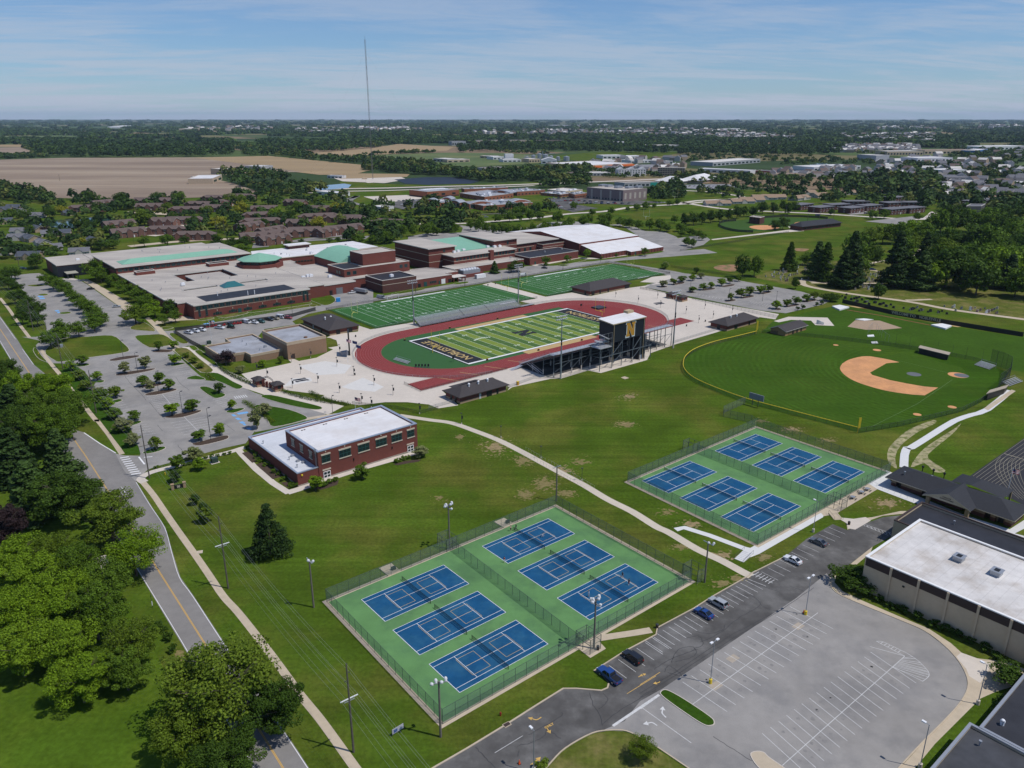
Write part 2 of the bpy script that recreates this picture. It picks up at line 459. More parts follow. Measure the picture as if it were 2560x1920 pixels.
def put_text(mb,string,size,org,ax,ay,m=0,bold=.0,sx=1.0,shear=.0):
 """write the lettering on the plane org + x*ax + y*ay"""
 v,f=text_faces(string,size,bold,shear)
 i=len(mb.v)
 mb.v+=[tuple(V3(org)+V3(ax)*(x*sx)+V3(ay)*y) for x,y,_ in v]
 for q in f:mb.f.append(tuple(i+k for k in q));mb.m.append(m)
def block_n(w,h):
 """slab serif capital N, centred: list of convex-ish polygons"""
 s,t=w*.24,h*.17;W,H=w/2,h/2
 lx=-W+w*.08;rx=W-w*.08-s
 out=[[(lx,-H+t),(lx+s,-H+t),(lx+s,H-t),(lx,H-t)],[(rx,-H+t),(rx+s,-H+t),(rx+s,H-t),(rx,H-t)]]
 out.append([(-W,-H),(lx+s+w*.08,-H),(lx+s+w*.08,-H+t),(-W,-H+t)])
 out.append([(rx-w*.08,H-t),(W,H-t),(W,H),(rx-w*.08,H)])
 out.append([(-W,H-t),(lx+s,H-t),(lx+s,H),(-W,H)])
 out.append([(lx+s,H),(lx+s+w*.04,H),(rx,-H+t+w*.30),(rx,-H+t),(rx,-H),(rx-w*.04,-H),(lx+s,H-t-w*.30)])
 out.append([(rx,-H),(rx+s,-H),(rx+s,-H+t),(rx,-H+t)])
 return out
 # ================================================================ GROUND, FIELDS, ROADS, PAVING
def vor_field_mat(name):
 m=bpy.data.materials.new(name);m.use_nodes=True
 N,K=m.node_tree.nodes,m.node_tree.links
 b=N['Principled BSDF'];b.inputs['Roughness'].default_value=.95;b.inputs['Specular IOR Level'].default_value=.1
 g=N.new('ShaderNodeNewGeometry')
 mp=N.new('ShaderNodeMapping');mp.inputs['Rotation'].default_value=(0,0,-.5);mp.inputs['Scale'].default_value=(1/620.0,1/420.0,.001)
 K.new(g.outputs['Position'],mp.inputs['Vector'])
 v=N.new('ShaderNodeTexVoronoi');v.distance='CHEBYCHEV';v.inputs['Scale'].default_value=1.0;v.inputs['Randomness'].default_value=.75
 K.new(mp.outputs[0],v.inputs['Vector'])
 s=N.new('ShaderNodeSeparateColor');K.new(v.outputs['Color'],s.inputs[0])
 r=N.new('ShaderNodeValToRGB');r.color_ramp.interpolation='CONSTANT'
 el=r.color_ramp.elements
 cols=[(.0,(.035,.06,.018)),(.30,(.07,.105,.03)),(.52,(.20,.145,.09)),(.66,(.045,.075,.02)),(.86,(.15,.13,.06))]
 el[0].position,el[0].color=cols[0][0],(*cols[0][1],1);el[1].position,el[1].color=cols[1][0],(*cols[1][1],1)
 for p_,c_ in cols[2:]:
  e=el.new(p_);e.color=(*c_,1)
 K.new(s.outputs[0],r.inputs[0])
 t=N.new('ShaderNodeTexNoise');t.inputs['Scale'].default_value=.01;t.inputs['Detail'].default_value=6
 K.new(g.outputs['Position'],t.inputs['Vector'])
 mr=N.new('ShaderNodeMapRange');mr.inputs['To Min'].default_value=.6;mr.inputs['To Max'].default_value=1.4
 K.new(t.outputs['Fac'],mr.inputs['Value'])
 x=N.new('ShaderNodeVectorMath');x.operation='SCALE';K.new(r.outputs[0],x.inputs[0]);K.new(mr.outputs[0],x.inputs['Scale'])
 K.new(x.outputs[0],b.inputs['Base Color'])
 return m
FARM=vor_field_mat('farmland patchwork')
def grid_sheet(name,x0,x1,y0,y1,z,m):
 b=MB();b.face([(x0,y0,z),(x1,y0,z),(x1,y1,z),(x0,y1,z)]);return struct(name,b,m)
grid_sheet('ground',-2200,2200,20,1250,0,GRASS)
sheet('park_meadow',[(-100,85),(-34,85),(-88,152),(-150,228),(-330,420),(-420,420),(-300,200)],.004,mat('fresh meadow grass',(.060,.108,.009),.95,.28,.8,.26,.06,spec=.02,hue=(.10,.135,.015),hamt=.5,hscale=.05,bump=.5,bscale=2))
b=MB()
for q in([(-30000,1250),(30000,1250),(30000,34000),(-30000,34000)],[(-30000,-800),(-2200,-800),(-2200,1250),(-30000,1250)],[(2200,-800),(30000,-800),(30000,1250),(2200,1250)],[(-2200,-800),(2200,-800),(2200,20),(-2200,20)]):
 b.face([(x,y,-.02) for x,y in q])
struct('countryside',b,FARM)
# ---- far fields: their outlines follow what the photograph shows, each at its real distance
SOIL=mat('ploughed soil',(.235,.175,.125),.95,.12,.02,.15,.006,hue=(.31,.245,.175),hamt=.8,hscale=.006,stretch=(.35,.25,1.6))
SOIL2=mat('straw stubble',(.30,.215,.115),.95,.12,.02,.12,.006,stretch=(.35,.3,1.6))
MEAD=mat('far meadow',(.085,.125,.035),.95,.15,.03,.2,.008,hue=(.14,.14,.05),hamt=.6,hscale=.004)
sheet('ploughed_field',PL(0,[(-150,352),(0,345),(140,341),(420,340),(560,338),(760,372),(600,372),(430,380),(500,395),(560,415),(480,425),(300,432),(120,428),(0,402),(-150,402)]),.30,SOIL)
sheet('stubble_field',PL(0,[(420,341),(580,337),(800,358),(770,372),(640,370),(540,356)]),.40,SOIL2)
sheet('ploughed_field',PL(0,[(-120,320),(45,318),(75,329),(60,335),(-120,338)]),.30,SOIL)
sheet('green_field',PL(0,[(-120,294),(165,293),(150,300),(60,303),(-120,303)]),.30,MEAD)
sheet('ploughed_field',PL(0,[(660,332),(800,321),(860,311),(980,318),(965,326),(850,332),(760,336)]),.30,SOIL2)
sheet('meadow',PL(0,[(760,336),(960,330),(1100,331),(1250,341),(1180,352),(1000,362),(960,360),(820,346)]),.34,MEAD)
sheet('meadow',PL(0,[(1170,340),(1280,329),(1480,329),(1400,342),(1250,348)]),.38,GRASS)
sheet('meadow',PL(0,[(1920,327),(2150,330),(2000,340),(1940,338)]),.34,MEAD)
sheet('green_field',PL(0,[(2050,311),(2200,313),(2180,319),(2060,317)]),.34,MEAD)
sheet('dry_field',PL(0,[(-60,317),(120,318),(100,312),(-60,313)]),.26,SOIL2)
sheet('ploughed_field',PL(0,[(640,372),(700,366),(800,368),(760,378),(690,378)]),.36,SOIL2)
sheet('construction_yard',PL(0,[(715,383),(760,376),(860,380),(880,388),(830,396),(740,392)]),.34,CONC)
sheet('gravel_yard',PL(2,[(0,400),(60,395),(450,400),(430,418),(120,428),(0,430)]),.42,SOIL2)
sheet('gravel_pad',PL(2,[(110,438),(250,432),(330,448),(180,458)]),.46,CONC)
sheet('school_grounds',PL(2,[(0,445),(400,468),(900,462),(1300,450),(1290,470),(440,480),(0,500)]),.20,GRASS)
sheet('pond',PL(1,[(2020,480),(2212,462),(2260,470),(2240,490),(2060,505),(2030,500)]),.50,WATERB)
sheet('pond',PL(1,[(225,715),(330,700),(470,690),(640,672),(780,678),(760,700),(640,712),(480,745),(330,742),(260,728)]),.30,WATER)
sheet('pond',PL(3,[(810,345),(900,330),(1000,340),(880,362)]),.5,WATERB)
# ---- big arterial road and streets behind the school
def road(name,pts,w,m,z=.03,sm=4):
 WAYS.append(([(p[0],p[1]) for p in pts],w/2+3));b=MB();b.rib(smo(pts,sm),w,z);return struct(name,b,m)
road('highway',PL(2,[(-200,505),(0,495),(300,490),(640,480),(1000,472),(1300,462),(1700,448),(2100,430)]),16,CONC,.36)
road('highway',PL(2,[(-200,522),(0,512),(300,506),(640,494),(1000,484),(1250,474)]),11,CONC,.36)
road('street',PL(2,[(-300,560),(30,560),(110,540),(60,575),(150,600)]),9,ASPHM,.30)
sheet('school_lot',PL(2,[(150,545),(300,540),(430,535),(560,550),(500,600),(330,600),(200,560)]),.30,CONC)
sheet('school_lot',PL(2,[(330,580),(520,560),(560,600),(420,630),(280,600)]),.34,ASPHD)
sheet('school_lot',PL(2,[(1340,560),(1560,540),(2060,580),(1900,600),(1640,590),(1480,590),(1660,620),(1500,645),(1330,600)]),.30,ASPHD)
road('street',PL(2,[(480,720),(780,718),(1040,700),(1240,685),(1480,655),(1700,640),(1900,610),(2212,592),(2500,560)]),9,CONC,.24)
road('street',PL(2,[(600,700),(720,690),(900,660),(1200,650)]),8,ASPHD,.22)
sheet('rear_lot',PL(2,[(440,800),(560,780),(780,775),(790,745),(760,725),(820,735),(1240,745),(1300,712),(1480,700),(1640,720),(1900,740),(1960,765),(2080,770),(2160,800),(2212,850),(2212,880),(2100,905),(2060,890),(1800,720),(1100,780),(700,840),(430,860)]),.02,ASPH)
road('street',PL(1,[(830,865),(1100,838),(1340,822),(1600,815)]),11,CONCT,.2)
sheet('street_apron',PL('f',[(400,100),(600,95),(830,85),(1200,60),(1560,40),(1800,40),(1850,0),(1500,20),(830,70),(480,88)]),.22,ASPHM)
sheet('street_apron',PL('f',[(430,150),(640,130),(620,100),(480,88),(440,120)]),.226,ASPHM)
sheet('apartment_drive',PL(1,[(820,640),(1100,650),(1180,670),(1100,664),(820,652)]),.2,CONCT)
sheet('apartment_drive',PL(1,[(860,760),(1060,720),(1290,670),(1330,680),(1180,770),(1000,800),(890,790)]),.2,CONC)
road('street',PL(1,[(1640,845),(1760,850),(2000,815),(2212,795)]),10,ASPHM,.2)
# streets and lots on the right
road('street',PL(3,[(0,580),(120,600),(300,625),(560,640),(900,655),(1300,680),(1560,690),(1640,640)]),9,CONC,.24)
road('street',PL(3,[(0,505),(200,515),(400,545),(330,560),(120,570),(0,590)]),9,CONC,.24)
sheet('small_lot',PL(3,[(1190,705),(1560,665),(1500,700),(1560,710),(1400,725)]),.28,ASPH)
sheet('small_lot',PL(3,[(1020,640),(1180,630),(1230,655),(1100,662)]),.28,ASPH)
sheet('lot_lane',PL(3,[(-60,820),(60,800),(150,790),(195,820),(150,855),(0,890),(-60,890)]),.028,ASPH)
for q in([(540,385),(900,372),(1150,385),(1000,405)],[(1160,310),(1540,292),(1800,310),(2100,330),(1900,345),(1500,335),(1300,325)],[(900,420),(1300,400),(1500,410),(1400,440),(1100,440)],[(1850,360),(2212,345),(2300,360),(2100,380)],[(0,470),(300,465),(420,480),(200,500),(0,490)]):
 sheet('store_lot',PL(3,q),.40,mat('busy parking lot',(.22,.22,.23),.8,.45,.12,.3,.04))
sheet('store_lot',PL(2,[(1540,365),(1700,350),(1900,340),(2150,335),(2212,350),(1900,370),(1700,385)]),.40,MATS['busy parking lot'])
sheet('tarped_ground',PL(2,[(350,435),(560,420),(720,420),(900,445),(840,462),(560,470),(420,462)]),.46,mat('dark plastic rows',(.014,.022,.035),.6,.5,.05,stretch=(.5,.4,2.5)))
sheet('sports_field',PL(2,[(1760,660),(2212,570),(2600,560),(2700,610),(2212,700),(1900,680)]),.2,GRASS)
# ---- Campus west lot, bus lane and drives (weathered asphalt)
sheet('west_lot',smo(PL(4,[(60,130),(250,110),(330,150),(420,148),(520,160),(640,240),(800,350),(850,400),(1000,470),(1130,478),(1300,440),(1600,390),(1960,330),(2060,320)]),3)+PL(4,[(2110,290),(2060,200),(2000,100),(2212,180),(2400,200),(2400,330),(2200,330),(2030,350),(1880,420),(1900,440),(1700,470),(1640,540),(1340,570),(1215,575),(1170,590),(1100,600),(1240,730),(1320,800),(1500,815),(1640,880),(1900,960),(2060,1000),(2115,1030),(1960,1060),(1760,1110),(1640,1132)])+PL(7,[(1640,70),(1580,150),(1440,180),(1240,235),(1000,300),(950,320),(890,375),(870,400),(700,330),(640,240),(740,215),(800,228),(900,230),(890,180)])+PL(4,[(830,1080),(700,1000),(640,900),(590,800),(540,740),(480,700),(390,690),(320,690),(300,685),(240,600),(230,575),(260,545),(180,528),(140,520),(230,520),(330,500),(300,480),(290,430),(210,300),(130,200),(80,170)]),.020,ASPH)
# bus loop between the tan building and the school: the gap rows of grass
def lawn_patch(name,pts,z=.13,m=GRASSD,kerb=True):
 poly=ccw(pts)
 b=MB();b.pri(poly,.0,z,0);o=struct(name,b,m)
 if kerb:
  k=MB();out=inset(poly,-.15);i=len(out)
  for a in range(i):
   q=(a+1)%i
   k.face([(*poly[a][:2],z+.012),(*poly[q][:2],z+.012),(*out[q][:2],z+.012),(*out[a][:2],z+.012)][::-1])
   k.face([(*out[a][:2],0),(*out[q][:2],0),(*out[q][:2],z+.012),(*out[a][:2],z+.012)])
  struct('kerb',k,CONC)
 return o
def isle(name,v,pts,m=GRASSD,z=.13,sm=3):return lawn_patch(name,smo(PL(v,pts),sm,True),z,m)
isle('lawn_island',4,[(290,610),(400,535),(560,520),(720,513),(790,560),(830,605),(780,625),(560,655),(400,680),(350,670)],GRASS)
isle('lawn_island',4,[(868,520),(960,508),(1050,508),(1120,560),(1060,580),(960,588)],GRASS)
isle('lawn_island',4,[(1285,850),(1330,842),(1400,870),(1450,895),(1400,915),(1360,905)])
isle('lawn_island',4,[(1680,905),(1740,895),(1900,930),(2060,970),(2050,988),(1960,980),(1800,945)])
isle('lawn_island',4,[(1330,760),(1400,755),(1500,810),(1560,840),(1520,856),(1440,820),(1360,790)])
isle('lawn_island',4,[(1200,790),(1260,770),(1320,795)])
isle('lawn_island',4,[(1640,965),(1720,965),(1860,990),(1970,1035),(1940,1060),(1760,1098),(1720,1050)])
isle('lawn_island',4,[(1120,605),(1200,595),(1280,660),(1370,735),(1300,750),(1220,690)],GRASS2)
isle('lawn_island',4,[(1640,640)]*0+[(1090,505),(1130,500),(1210,555),(1160,560)],GRASS)
isle('lawn_island',4,[(1215,580),(1250,580),(1275,603),(1245,608)],GRASS)
isle('lawn_island',4,[(1255,615),(1290,608),(1390,690),(1380,705),(1320,665)],GRASS)
isle('lawn_island',4,[(840,470),(870,440),(930,430),(1000,480),(940,482)],GRASS2)
isle('lawn_island',4,[(1390,385),(1420,378),(1570,362),(1585,370),(1450,397)],GRASS2)
isle('lawn_island',4,[(1270,410),(1350,393),(1375,403),(1300,416)],GRASS2)
isle('lawn_island','f',[(395,905),(700,850),(980,805),(1140,805),(1100,825),(700,885),(430,920)],GRASS)
isle('lawn_island','f',[(1135,765),(1200,705),(1290,695),(1390,720),(1435,765),(1400,810),(1310,835),(1220,805)],GRASS)
isle('lawn_island','f',[(1125,835),(1165,825),(1215,838),(1190,850),(1140,848)],GRASS)
isle('lawn_island',4,[(1040,462),(1060,455),(1115,462),(1060,474)],GRASS)
isle('lawn_island',4,[(230,590),(265,640),(300,680),(250,660),(215,610)],GRASS)
for v,q in((4,[(175,190),(250,183),(290,190),(230,197)]),(4,[(245,248),(290,243),(310,250),(270,256)]),(4,[(385,365),(440,360),(455,368),(400,374)]),('g',[(830,820),(900,800),(1000,790),(1010,805),(900,822)]),('g',[(100,935),(300,890),(470,872),(480,885),(330,915),(150,940)]),('h',[(510,595),(640,580),(1000,525),(1080,530),(900,570),(700,600)]),('h',[(740,597),(800,585),(885,588),(820,603)]),('h',[(895,630),(1000,620),(1360,570),(1380,580),(1100,625),(960,640)])):
 isle('lawn_strip',v,q,GRASS,.11)
ISL=[(4,[(980,618),(1030,602),(1110,608),(1080,620)]),(4,[(705,668),(790,648),(885,640),(880,652),(740,675)]),(4,[(745,765),(790,750),(980,725),(985,733),(900,752),(780,770)]),(4,[(880,845),(940,830),(1060,815),(1050,828),(960,845)]),(4,[(930,893),(1000,872),(1125,855),(1120,868),(1000,895)]),(4,[(1065,1040),(1100,1025),(1280,993),(1275,1008),(1160,1040)]),(7,[(1235,155),(1290,140),(1440,102),(1470,110),(1440,130),(1290,165)])]
for v,q in ISL:isle('planting_island',v,q,MULCH,.13)
for v,q in((4,[(490,705),(520,695),(575,695),(560,706),(510,713)]),(4,[(590,812),(640,800),(672,803),(650,815)]),(4,[(690,945),(760,922),(785,930),(740,945)]),(4,[(820,1085),(880,1062),(910,1068),(860,1088)]),(4,[(1095,705),(1160,688),(1190,692),(1130,707)]),(4,[(1455,1000),(1540,980),(1570,985),(1500,1010)]),(7,[(920,210),(980,185),(1050,172),(1060,185),(1000,208),(940,218)])):
 isle('grass_island',v,q,GRASSD,.13)
lawn_patch('verge_lawn',PL(4,[(385,735),(480,700),(560,770),(600,860),(690,960),(760,1040),(830,1085),(840,1132)])+PL(7,[(890,170),(905,222),(810,222),(770,170),(640,0)])+PL(4,[(520,920),(440,810)]),.06,GRASSD,False)
# ---- concrete plaza round the stadium, with its colour joints
sheet('plaza',PL('j',[(500,745),(1100,610),(1060,570),(1120,560),(1190,590),(1400,550),(1600,450),(1540,430),(1660,410),(1640,340),(1560,310),(1520,310),(1600,270),(1900,235),(1910,165),(2050,210)])+PL(5,[(340,470),(610,425),(645,460),(1390,315),(1280,290),(1390,275),(1040,185),(1100,170),(1450,262),(1620,235),(1740,258),(1990,205),(2212,175)])+PL(6,[(0,150),(70,120),(175,110),(180,130),(110,150),(25,180),(160,215),(300,245),(800,335),(780,365),(690,352),(640,370),(440,440),(200,510),(60,560),(40,600)])+PL('d',[(1785,655),(1165,830),(1010,800),(690,895),(560,900),(100,1000),(40,1040)])+PL(5,[(1220,845),(1110,780),(790,870),(890,960),(760,980),(700,955),(560,940),(420,940),(250,960),(190,950),(0,910)])+PL('j',[(1500,1000),(1000,935),(850,930),(620,850),(560,800)]),.028,CONC)
b=MB()
for q in([(1180,650),(1500,590),(1820,640),(1740,740),(1420,760)],[(1000,900),(1110,800),(1330,790),(1350,830),(1100,880)],[(1700,900),(1960,790),(2212,900),(2100,960),(1800,930)]):
 b.face([(p.x,p.y,.032) for p in ccw(PL('j',q))])
struct('paving_field',b,mat('bright plaza concrete',(.575,.56,.53),.85,.05,.5))
# entry drive walk and school front walks
def ribbon_walk(name,v,left,right,z,m):
 sheet(name,smo(PL(v,left),3)+smo(PL(v,right),3)[::-1],z,m)
ribbon_walk('entry_walk',4,[(520,150),(600,205),(700,275),(850,385)],[(565,150),(640,190),(760,260),(860,320),(880,345)],.0265,CONCT)
ribbon_walk('entry_walk',4,[(930,400),(1010,480),(1095,590),(1170,650),(1290,750)],[(960,395),(1050,475),(1120,560),(1200,625),(1310,735)],.0265,CONCT)
ribbon_walk('entry_walk',4,[(1170,585),(1300,700),(1440,800),(1640,872),(1900,958),(2110,1020)],[(1215,585),(1390,700),(1560,780),(1640,815),(1780,860),(2212,965)],.0265,CONC)
sheet('entry_walk',PL(4,[(360,152),(450,140),(545,158),(520,160),(430,150)]),.027,CONC)
sheet('school_walk',PL('f',[(-60,960),(370,905),(400,900),(1010,790),(1140,790),(1130,745),(1190,735),(1190,700),(1120,690),(1120,790),(0,940)]),.031,CONCT)
sheet('school_walk',PL(4,[(1000,440),(1160,415),(1260,410),(1280,402),(1140,380),(1000,420)]),.031,CONCT)
sheet('service_walk',PL('h',[(470,600),(640,575),(1000,508),(1090,520),(1270,515),(1600,470),(2030,410),(1990,395),(1260,505),(1000,500),(420,590)]),.036,CONC)
# service lane north of the practice fields joins the west lot
sheet('service_lane',[S(-60,118),S(-10,126),S(50,128),S(62,145),S(128,146),S(190,126),S(272,118),S(300,110),S(292,90),S(200,117),S(60,117),S(-40,116),S(-70,112)],.024,ASPH)
# east lot
sheet('east_lot',PL(6,[(0,60),(170,90),(520,130),(620,150),(930,205),(1060,245),(1095,260),(1050,280),(840,330),(700,315),(300,235),(25,180),(40,165),(160,135),(170,115),(0,70)]),.020,ASPH)
b=MB();b.rib(smo(PL('h',[(1290,548),(1420,562),(1760,612),(2120,672),(2330,720)]),3),6.5,.0225);b.rib(smo(PL('h',[(1240,550),(1600,508),(2000,452),(2212,405),(2400,350)]),3),9,.0235);struct('east_lot_lane',b,ASPH)
for q in([(105,180),(135,172),(160,178),(130,183)],[(180,165),(240,150),(255,158),(200,168)],[(470,175),(530,163),(545,170),(490,180)],[(270,208),(300,203),(315,210),(290,215)],[(350,195),(420,185),(430,192),(370,200)],[(580,240),(640,228),(655,235),(600,245)],[(690,215),(740,203),(755,210),(710,220)],[(775,305),(800,300),(815,310),(790,313)],[(830,290),(900,278),(915,285),(850,295)],[(930,262),(1000,250),(1015,258),(950,268)],[(490,258),(540,250),(550,258),(500,265)]):
 isle('planting_island',6,q,MULCH,.13)
 # ---- Cherry road: kerbless two-lane with a turn lane at the school
RC=[V3((-420,582,0)),V3((-300,433,0)),V3((-277.1,405,0)),V3((-225.1,340,0)),V3((-155.4,253,0)),V3((-141.4,235.6,0)),V3((-90.3,170.5,0)),V3((-64.9,138.1,0)),V3((-42,108.8,0)),V3((-20,80,0)),V3((10,40,0))]
RR=PL(4,[(-350,-60),(0,385),(110,535),(150,600),(220,700),(330,790)])+PL(7,[(470,60),(540,80),(740,213),(800,330),(880,400)])+[V3(p) for p in((-107,204.6,0),(-97,191.3,0),(-89.6,178.3,0),(-82.8,166.6,0),(-76.3,158.5,0),(-60.9,138.6,0),(-39,110.9,0),(-17,82,0),(13,42,0))]
RLft=[V3((-430,574,0)),V3((-312,424,0))]+PL(4,[(0,560),(100,720),(170,830)])+[V3(p) for p in((-150,238,0),(-116,196,0),(-88.8,161.9,0),(-68.3,136,0),(-46,107,0),(-24,78,0),(6,38,0))]
sheet('road',RR+RLft[::-1],.021,ASPHM)
b=MB()
for p0 in(.10,-.10):b.rib(smo(RC,6),.11,.030,0,p0)
struct('centre_line',b,YELLOW)
b=MB();b.rib(smo(RR[10:],4),.13,.030,0,-.22);b.rib(smo(RLft[5:],4),.13,.030,0,.22)
b.rib(PL(4,[(0,395),(100,535)]),.15,.030);b.rib(PL(4,[(145,600),(215,698)]),.15,.030);b.rib(PL(4,[(0,545),(70,665)]),.15,.030)
b.rib(PL(7,[(778,430),(810,472)]),.15,.030)
b.rib(PL(7,[(540,82),(640,150),(745,213)]),.35,.030)
struct('edge_line',b,WHITE)
b=MB()
for k in range(9):
 t=k/8.0
 a=P(7,772+72*t,245+105*t);c=P(7,828+78*t,236+105*t)
 b.rib([a,c],.62,.030)
b.rib(PL(7,[(893,238),(930,285)]),.5,.030);b.rib(PL(7,[(925,240),(980,236)]),.4,.030)
struct('crosswalk',b,WHITE)
# walks beside the road
def walk(name,v,pts,w,m,z=.034,sm=4):
 b=MB();b.rib(smo(PL(v,pts) if v is not None else pts,sm),w,z);return struct(name,b,m)
walk('roadside_walk',None,PL(7,[(915,395),(985,480),(1060,590),(1150,720),(1250,860),(1340,990),(1435,1132)])+PL(8,[(1530,130),(1680,320),(1800,480),(1930,660),(2060,820),(2212,1030),(2320,1180),(2500,1420)]),1.75,CONCT)
walk('roadside_walk',None,PL(4,[(262,600),(325,690),(420,800),(470,860),(540,960),(620,1060)])+PL(7,[(625,0),(700,95),(785,220)]),1.7,CONCT)
walk('roadside_walk',4,[(0,270),(60,345),(110,420),(190,525)],1.6,CONCT)
walk('corner_walk',7,[(930,400),(905,380),(940,350),(1010,325),(1150,290),(1320,245),(1480,205),(1560,180),(1620,168)],2.6,CONC,.036)
walk('building_walk','k',[(-20,600),(30,660),(200,835),(400,1000),(590,1120)],2.3,CONC,.038,1)
walk('building_walk','k',[(570,1115),(700,1075),(1000,970),(1500,810),(2000,668),(2200,605)],3.0,CONC,.040,1)
walk('campus_path',None,PL(9,[(560,-30),(760,0),(900,20),(1060,75),(1200,130),(1350,205),(1470,270),(1600,340),(1750,420),(1900,510),(2060,590),(2212,685)])+PL(11,[(170,650),(330,745),(470,810),(590,875),(640,900)]),2.7,mat('path concrete',(.52,.46,.37),.85,.06,.5,.08,.06))
walk('campus_path',4,[(1960,1050),(2115,1025),(2212,1015),(2330,1010)],2.5,CONCT,.037)
# new white walks by the upper courts and the ball field
walk('court_walk',11,[(205,632),(255,620),(400,665),(600,740),(660,755)],2.0,CONCW,.040,1)
sheet('court_walk',PL(11,[(640,735),(1030,525),(1060,545),(1055,560),(690,770),(640,790),(570,800),(610,750)]),.042,CONCW)
sheet('court_patio',PL(11,[(1060,500),(1310,360),(1370,398),(1130,540),(1060,555),(1030,522)]),.046,CONCT)
sheet('court_walk',PL(11,[(1290,350),(1420,290),(1460,310),(1380,360),(1600,465),(1580,480),(1370,400)]),.050,CONCW)
walk('field_walk',None,PL(6,[(2135,775),(2000,885),(1910,915),(1810,950),(1680,1030),(1560,1105)])+PL(11,[(1540,160),(1524,200),(1520,275)]),2.6,CONCW,.040,2)
sheet('dugout_walk',PL(6,[(2140,770),(2165,778),(2005,890),(1980,878)]),.046,CONCT)
for q,z in(([(1430,170),(1480,110),(1560,50),(1690,0),(1700,20),(1600,70),(1500,150),(1470,220),(1480,280),(1430,240)],.012),([(1560,270),(1620,180),(1700,120),(1810,50),(1850,20),(1800,80),(1690,170),(1660,220),(1760,290),(1700,300),(1640,250)],.012)):
 sheet('bare_strip',smo(PL(11,q),3,True),z,mat('dry bare verge',(.34,.30,.17),.95,.25,.6,.2,.1,hue=(.12,.14,.035),hamt=1.0,hscale=.5))
def ragged(v,x,y,rx,ry,n,m,z=.010,seed=1):
 r=random.Random(seed);b=MB()
 for k in range(n):
  a=r.uniform(0,2*PI);d=abs(r.gauss(0,.55))*(1+.5*math.sin(3*a+seed))
  c=P(v,x+rx*d*math.cos(a),y+ry*d*math.sin(a));s=r.uniform(.10,.6)*max(.2,1.2-d)
  pts=[]
  for i in range(7):
   q=s*r.uniform(.4,1.3);pts.append((c.x+q*1.6*math.cos(i*.9+a),c.y+q*math.sin(i*.9+a),z+k*.00002))
  b.face(ccw(pts))
 return b.build('bare_patch',m,None,'stuff')
WORN=mat('thin worn grass',(.185,.152,.058),.95,.35,1.2)
for i,(v,x,y,rx,ry,n) in enumerate([(9,1180,170,190,90,330),(9,1360,260,130,60,220),(9,1500,410,150,80,330),(9,1620,330,120,70,160),(9,1370,480,100,60,170),(9,1730,270,110,60,80),(9,2020,25,110,25,110),(9,950,110,60,30,60),(9,1640,470,120,40,120),(5,1990,905,110,40,130),(5,1960,1085,120,40,140),(6,700,950,130,30,60),(6,870,1000,120,30,90),(6,1080,1060,120,30,60),(11,240,730,90,30,110),(11,300,600,150,40,100),(11,160,530,90,40,60),(11,470,940,110,40,80),(11,1420,480,160,50,200),(11,720,790,80,40,80),(12,560,40,100,40,90),(11,480,780,110,40,120),(9,820,500,80,40,26),(8,1150,400,30,70,60)]):
 ragged(v,x,y,rx,ry,n,WORN if i%3 else BARE,.009+.0004*i,i+3)
sheet('drain_cover',PL('d',[(1405,885),(1450,870),(1505,890),(1455,906)]),.05,CONCT)
# ---- south-east drive and lot
DRIVE=PL(10,[(560,1280),(780,1132),(1000,1005),(1235,862)])+PL(10,[(1450,725),(1615,622),(1700,622),(1860,635),(1900,618),(1908,590),(1870,545),(1812,508),(2010,382),(2212,275)])+PL(12,[(100,322),(310,210),(420,140),(630,20)])+PL(11,[(640,885),(830,790),(960,685),(1110,600),(1195,635),(1260,610),(1400,560),(1540,545),(1660,548),(1760,580),(1800,640),(1500,640),(1340,730),(1210,830),(1140,880)])+PL(12,[(1090,30),(1100,80),(1140,125),(1260,180),(1480,270),(1640,340),(1760,430),(1840,520),(1885,610),(1885,680),(1840,760),(1760,850),(1640,970),(1490,1132),(1380,1300),(500,1300),(280,1132),(100,1010),(0,955)])+PL(10,[(2120,940),(2020,895),(1920,890),(1800,910),(1630,1005),(1530,1105),(1450,1200),(1350,1320)])
sheet('drive',DRIVE,.018,ASPHD)
LIGHT=PL(12,[(1075,8),(900,150),(760,245),(400,490),(130,672),(0,745)])+PL(10,[(2010,830),(1935,862),(1880,885),(1925,892),(2020,896),(2120,940)])+PL(12,[(0,955),(100,1010),(280,1132),(500,1300),(1380,1300),(1490,1132),(1640,970),(1760,850),(1840,760),(1885,680),(1885,610),(1840,520),(1760,430),(1640,340),(1480,270),(1260,180),(1140,125),(1100,80),(1090,30)])
sheet('parking_lot',LIGHT,.022,ASPH)
# kerb and gutter along the drive
b=MB()
b.strip(DRIVE[:4]+DRIVE[4:10],.32,.0,.14);b.strip(DRIVE[11:20],.26,.0,.14)
b.strip(smo(PL(12,[(1090,30),(1100,80),(1140,125),(1260,180),(1480,270),(1640,340),(1760,430),(1840,520),(1885,610),(1885,680),(1840,760),(1760,850),(1640,970),(1490,1132),(1400,1270)]),4),.25,.0,.14)
b.strip(smo(PL(12,[(100,1010),(280,1132),(420,1230)]),2),.25,.0,.14)
b.strip(smo(PL(10,[(2120,940),(2020,895),(1920,890),(1800,910),(1630,1005),(1530,1105),(1450,1200)]),4),.25,.0,.14)
struct('kerb',b,CONCT)
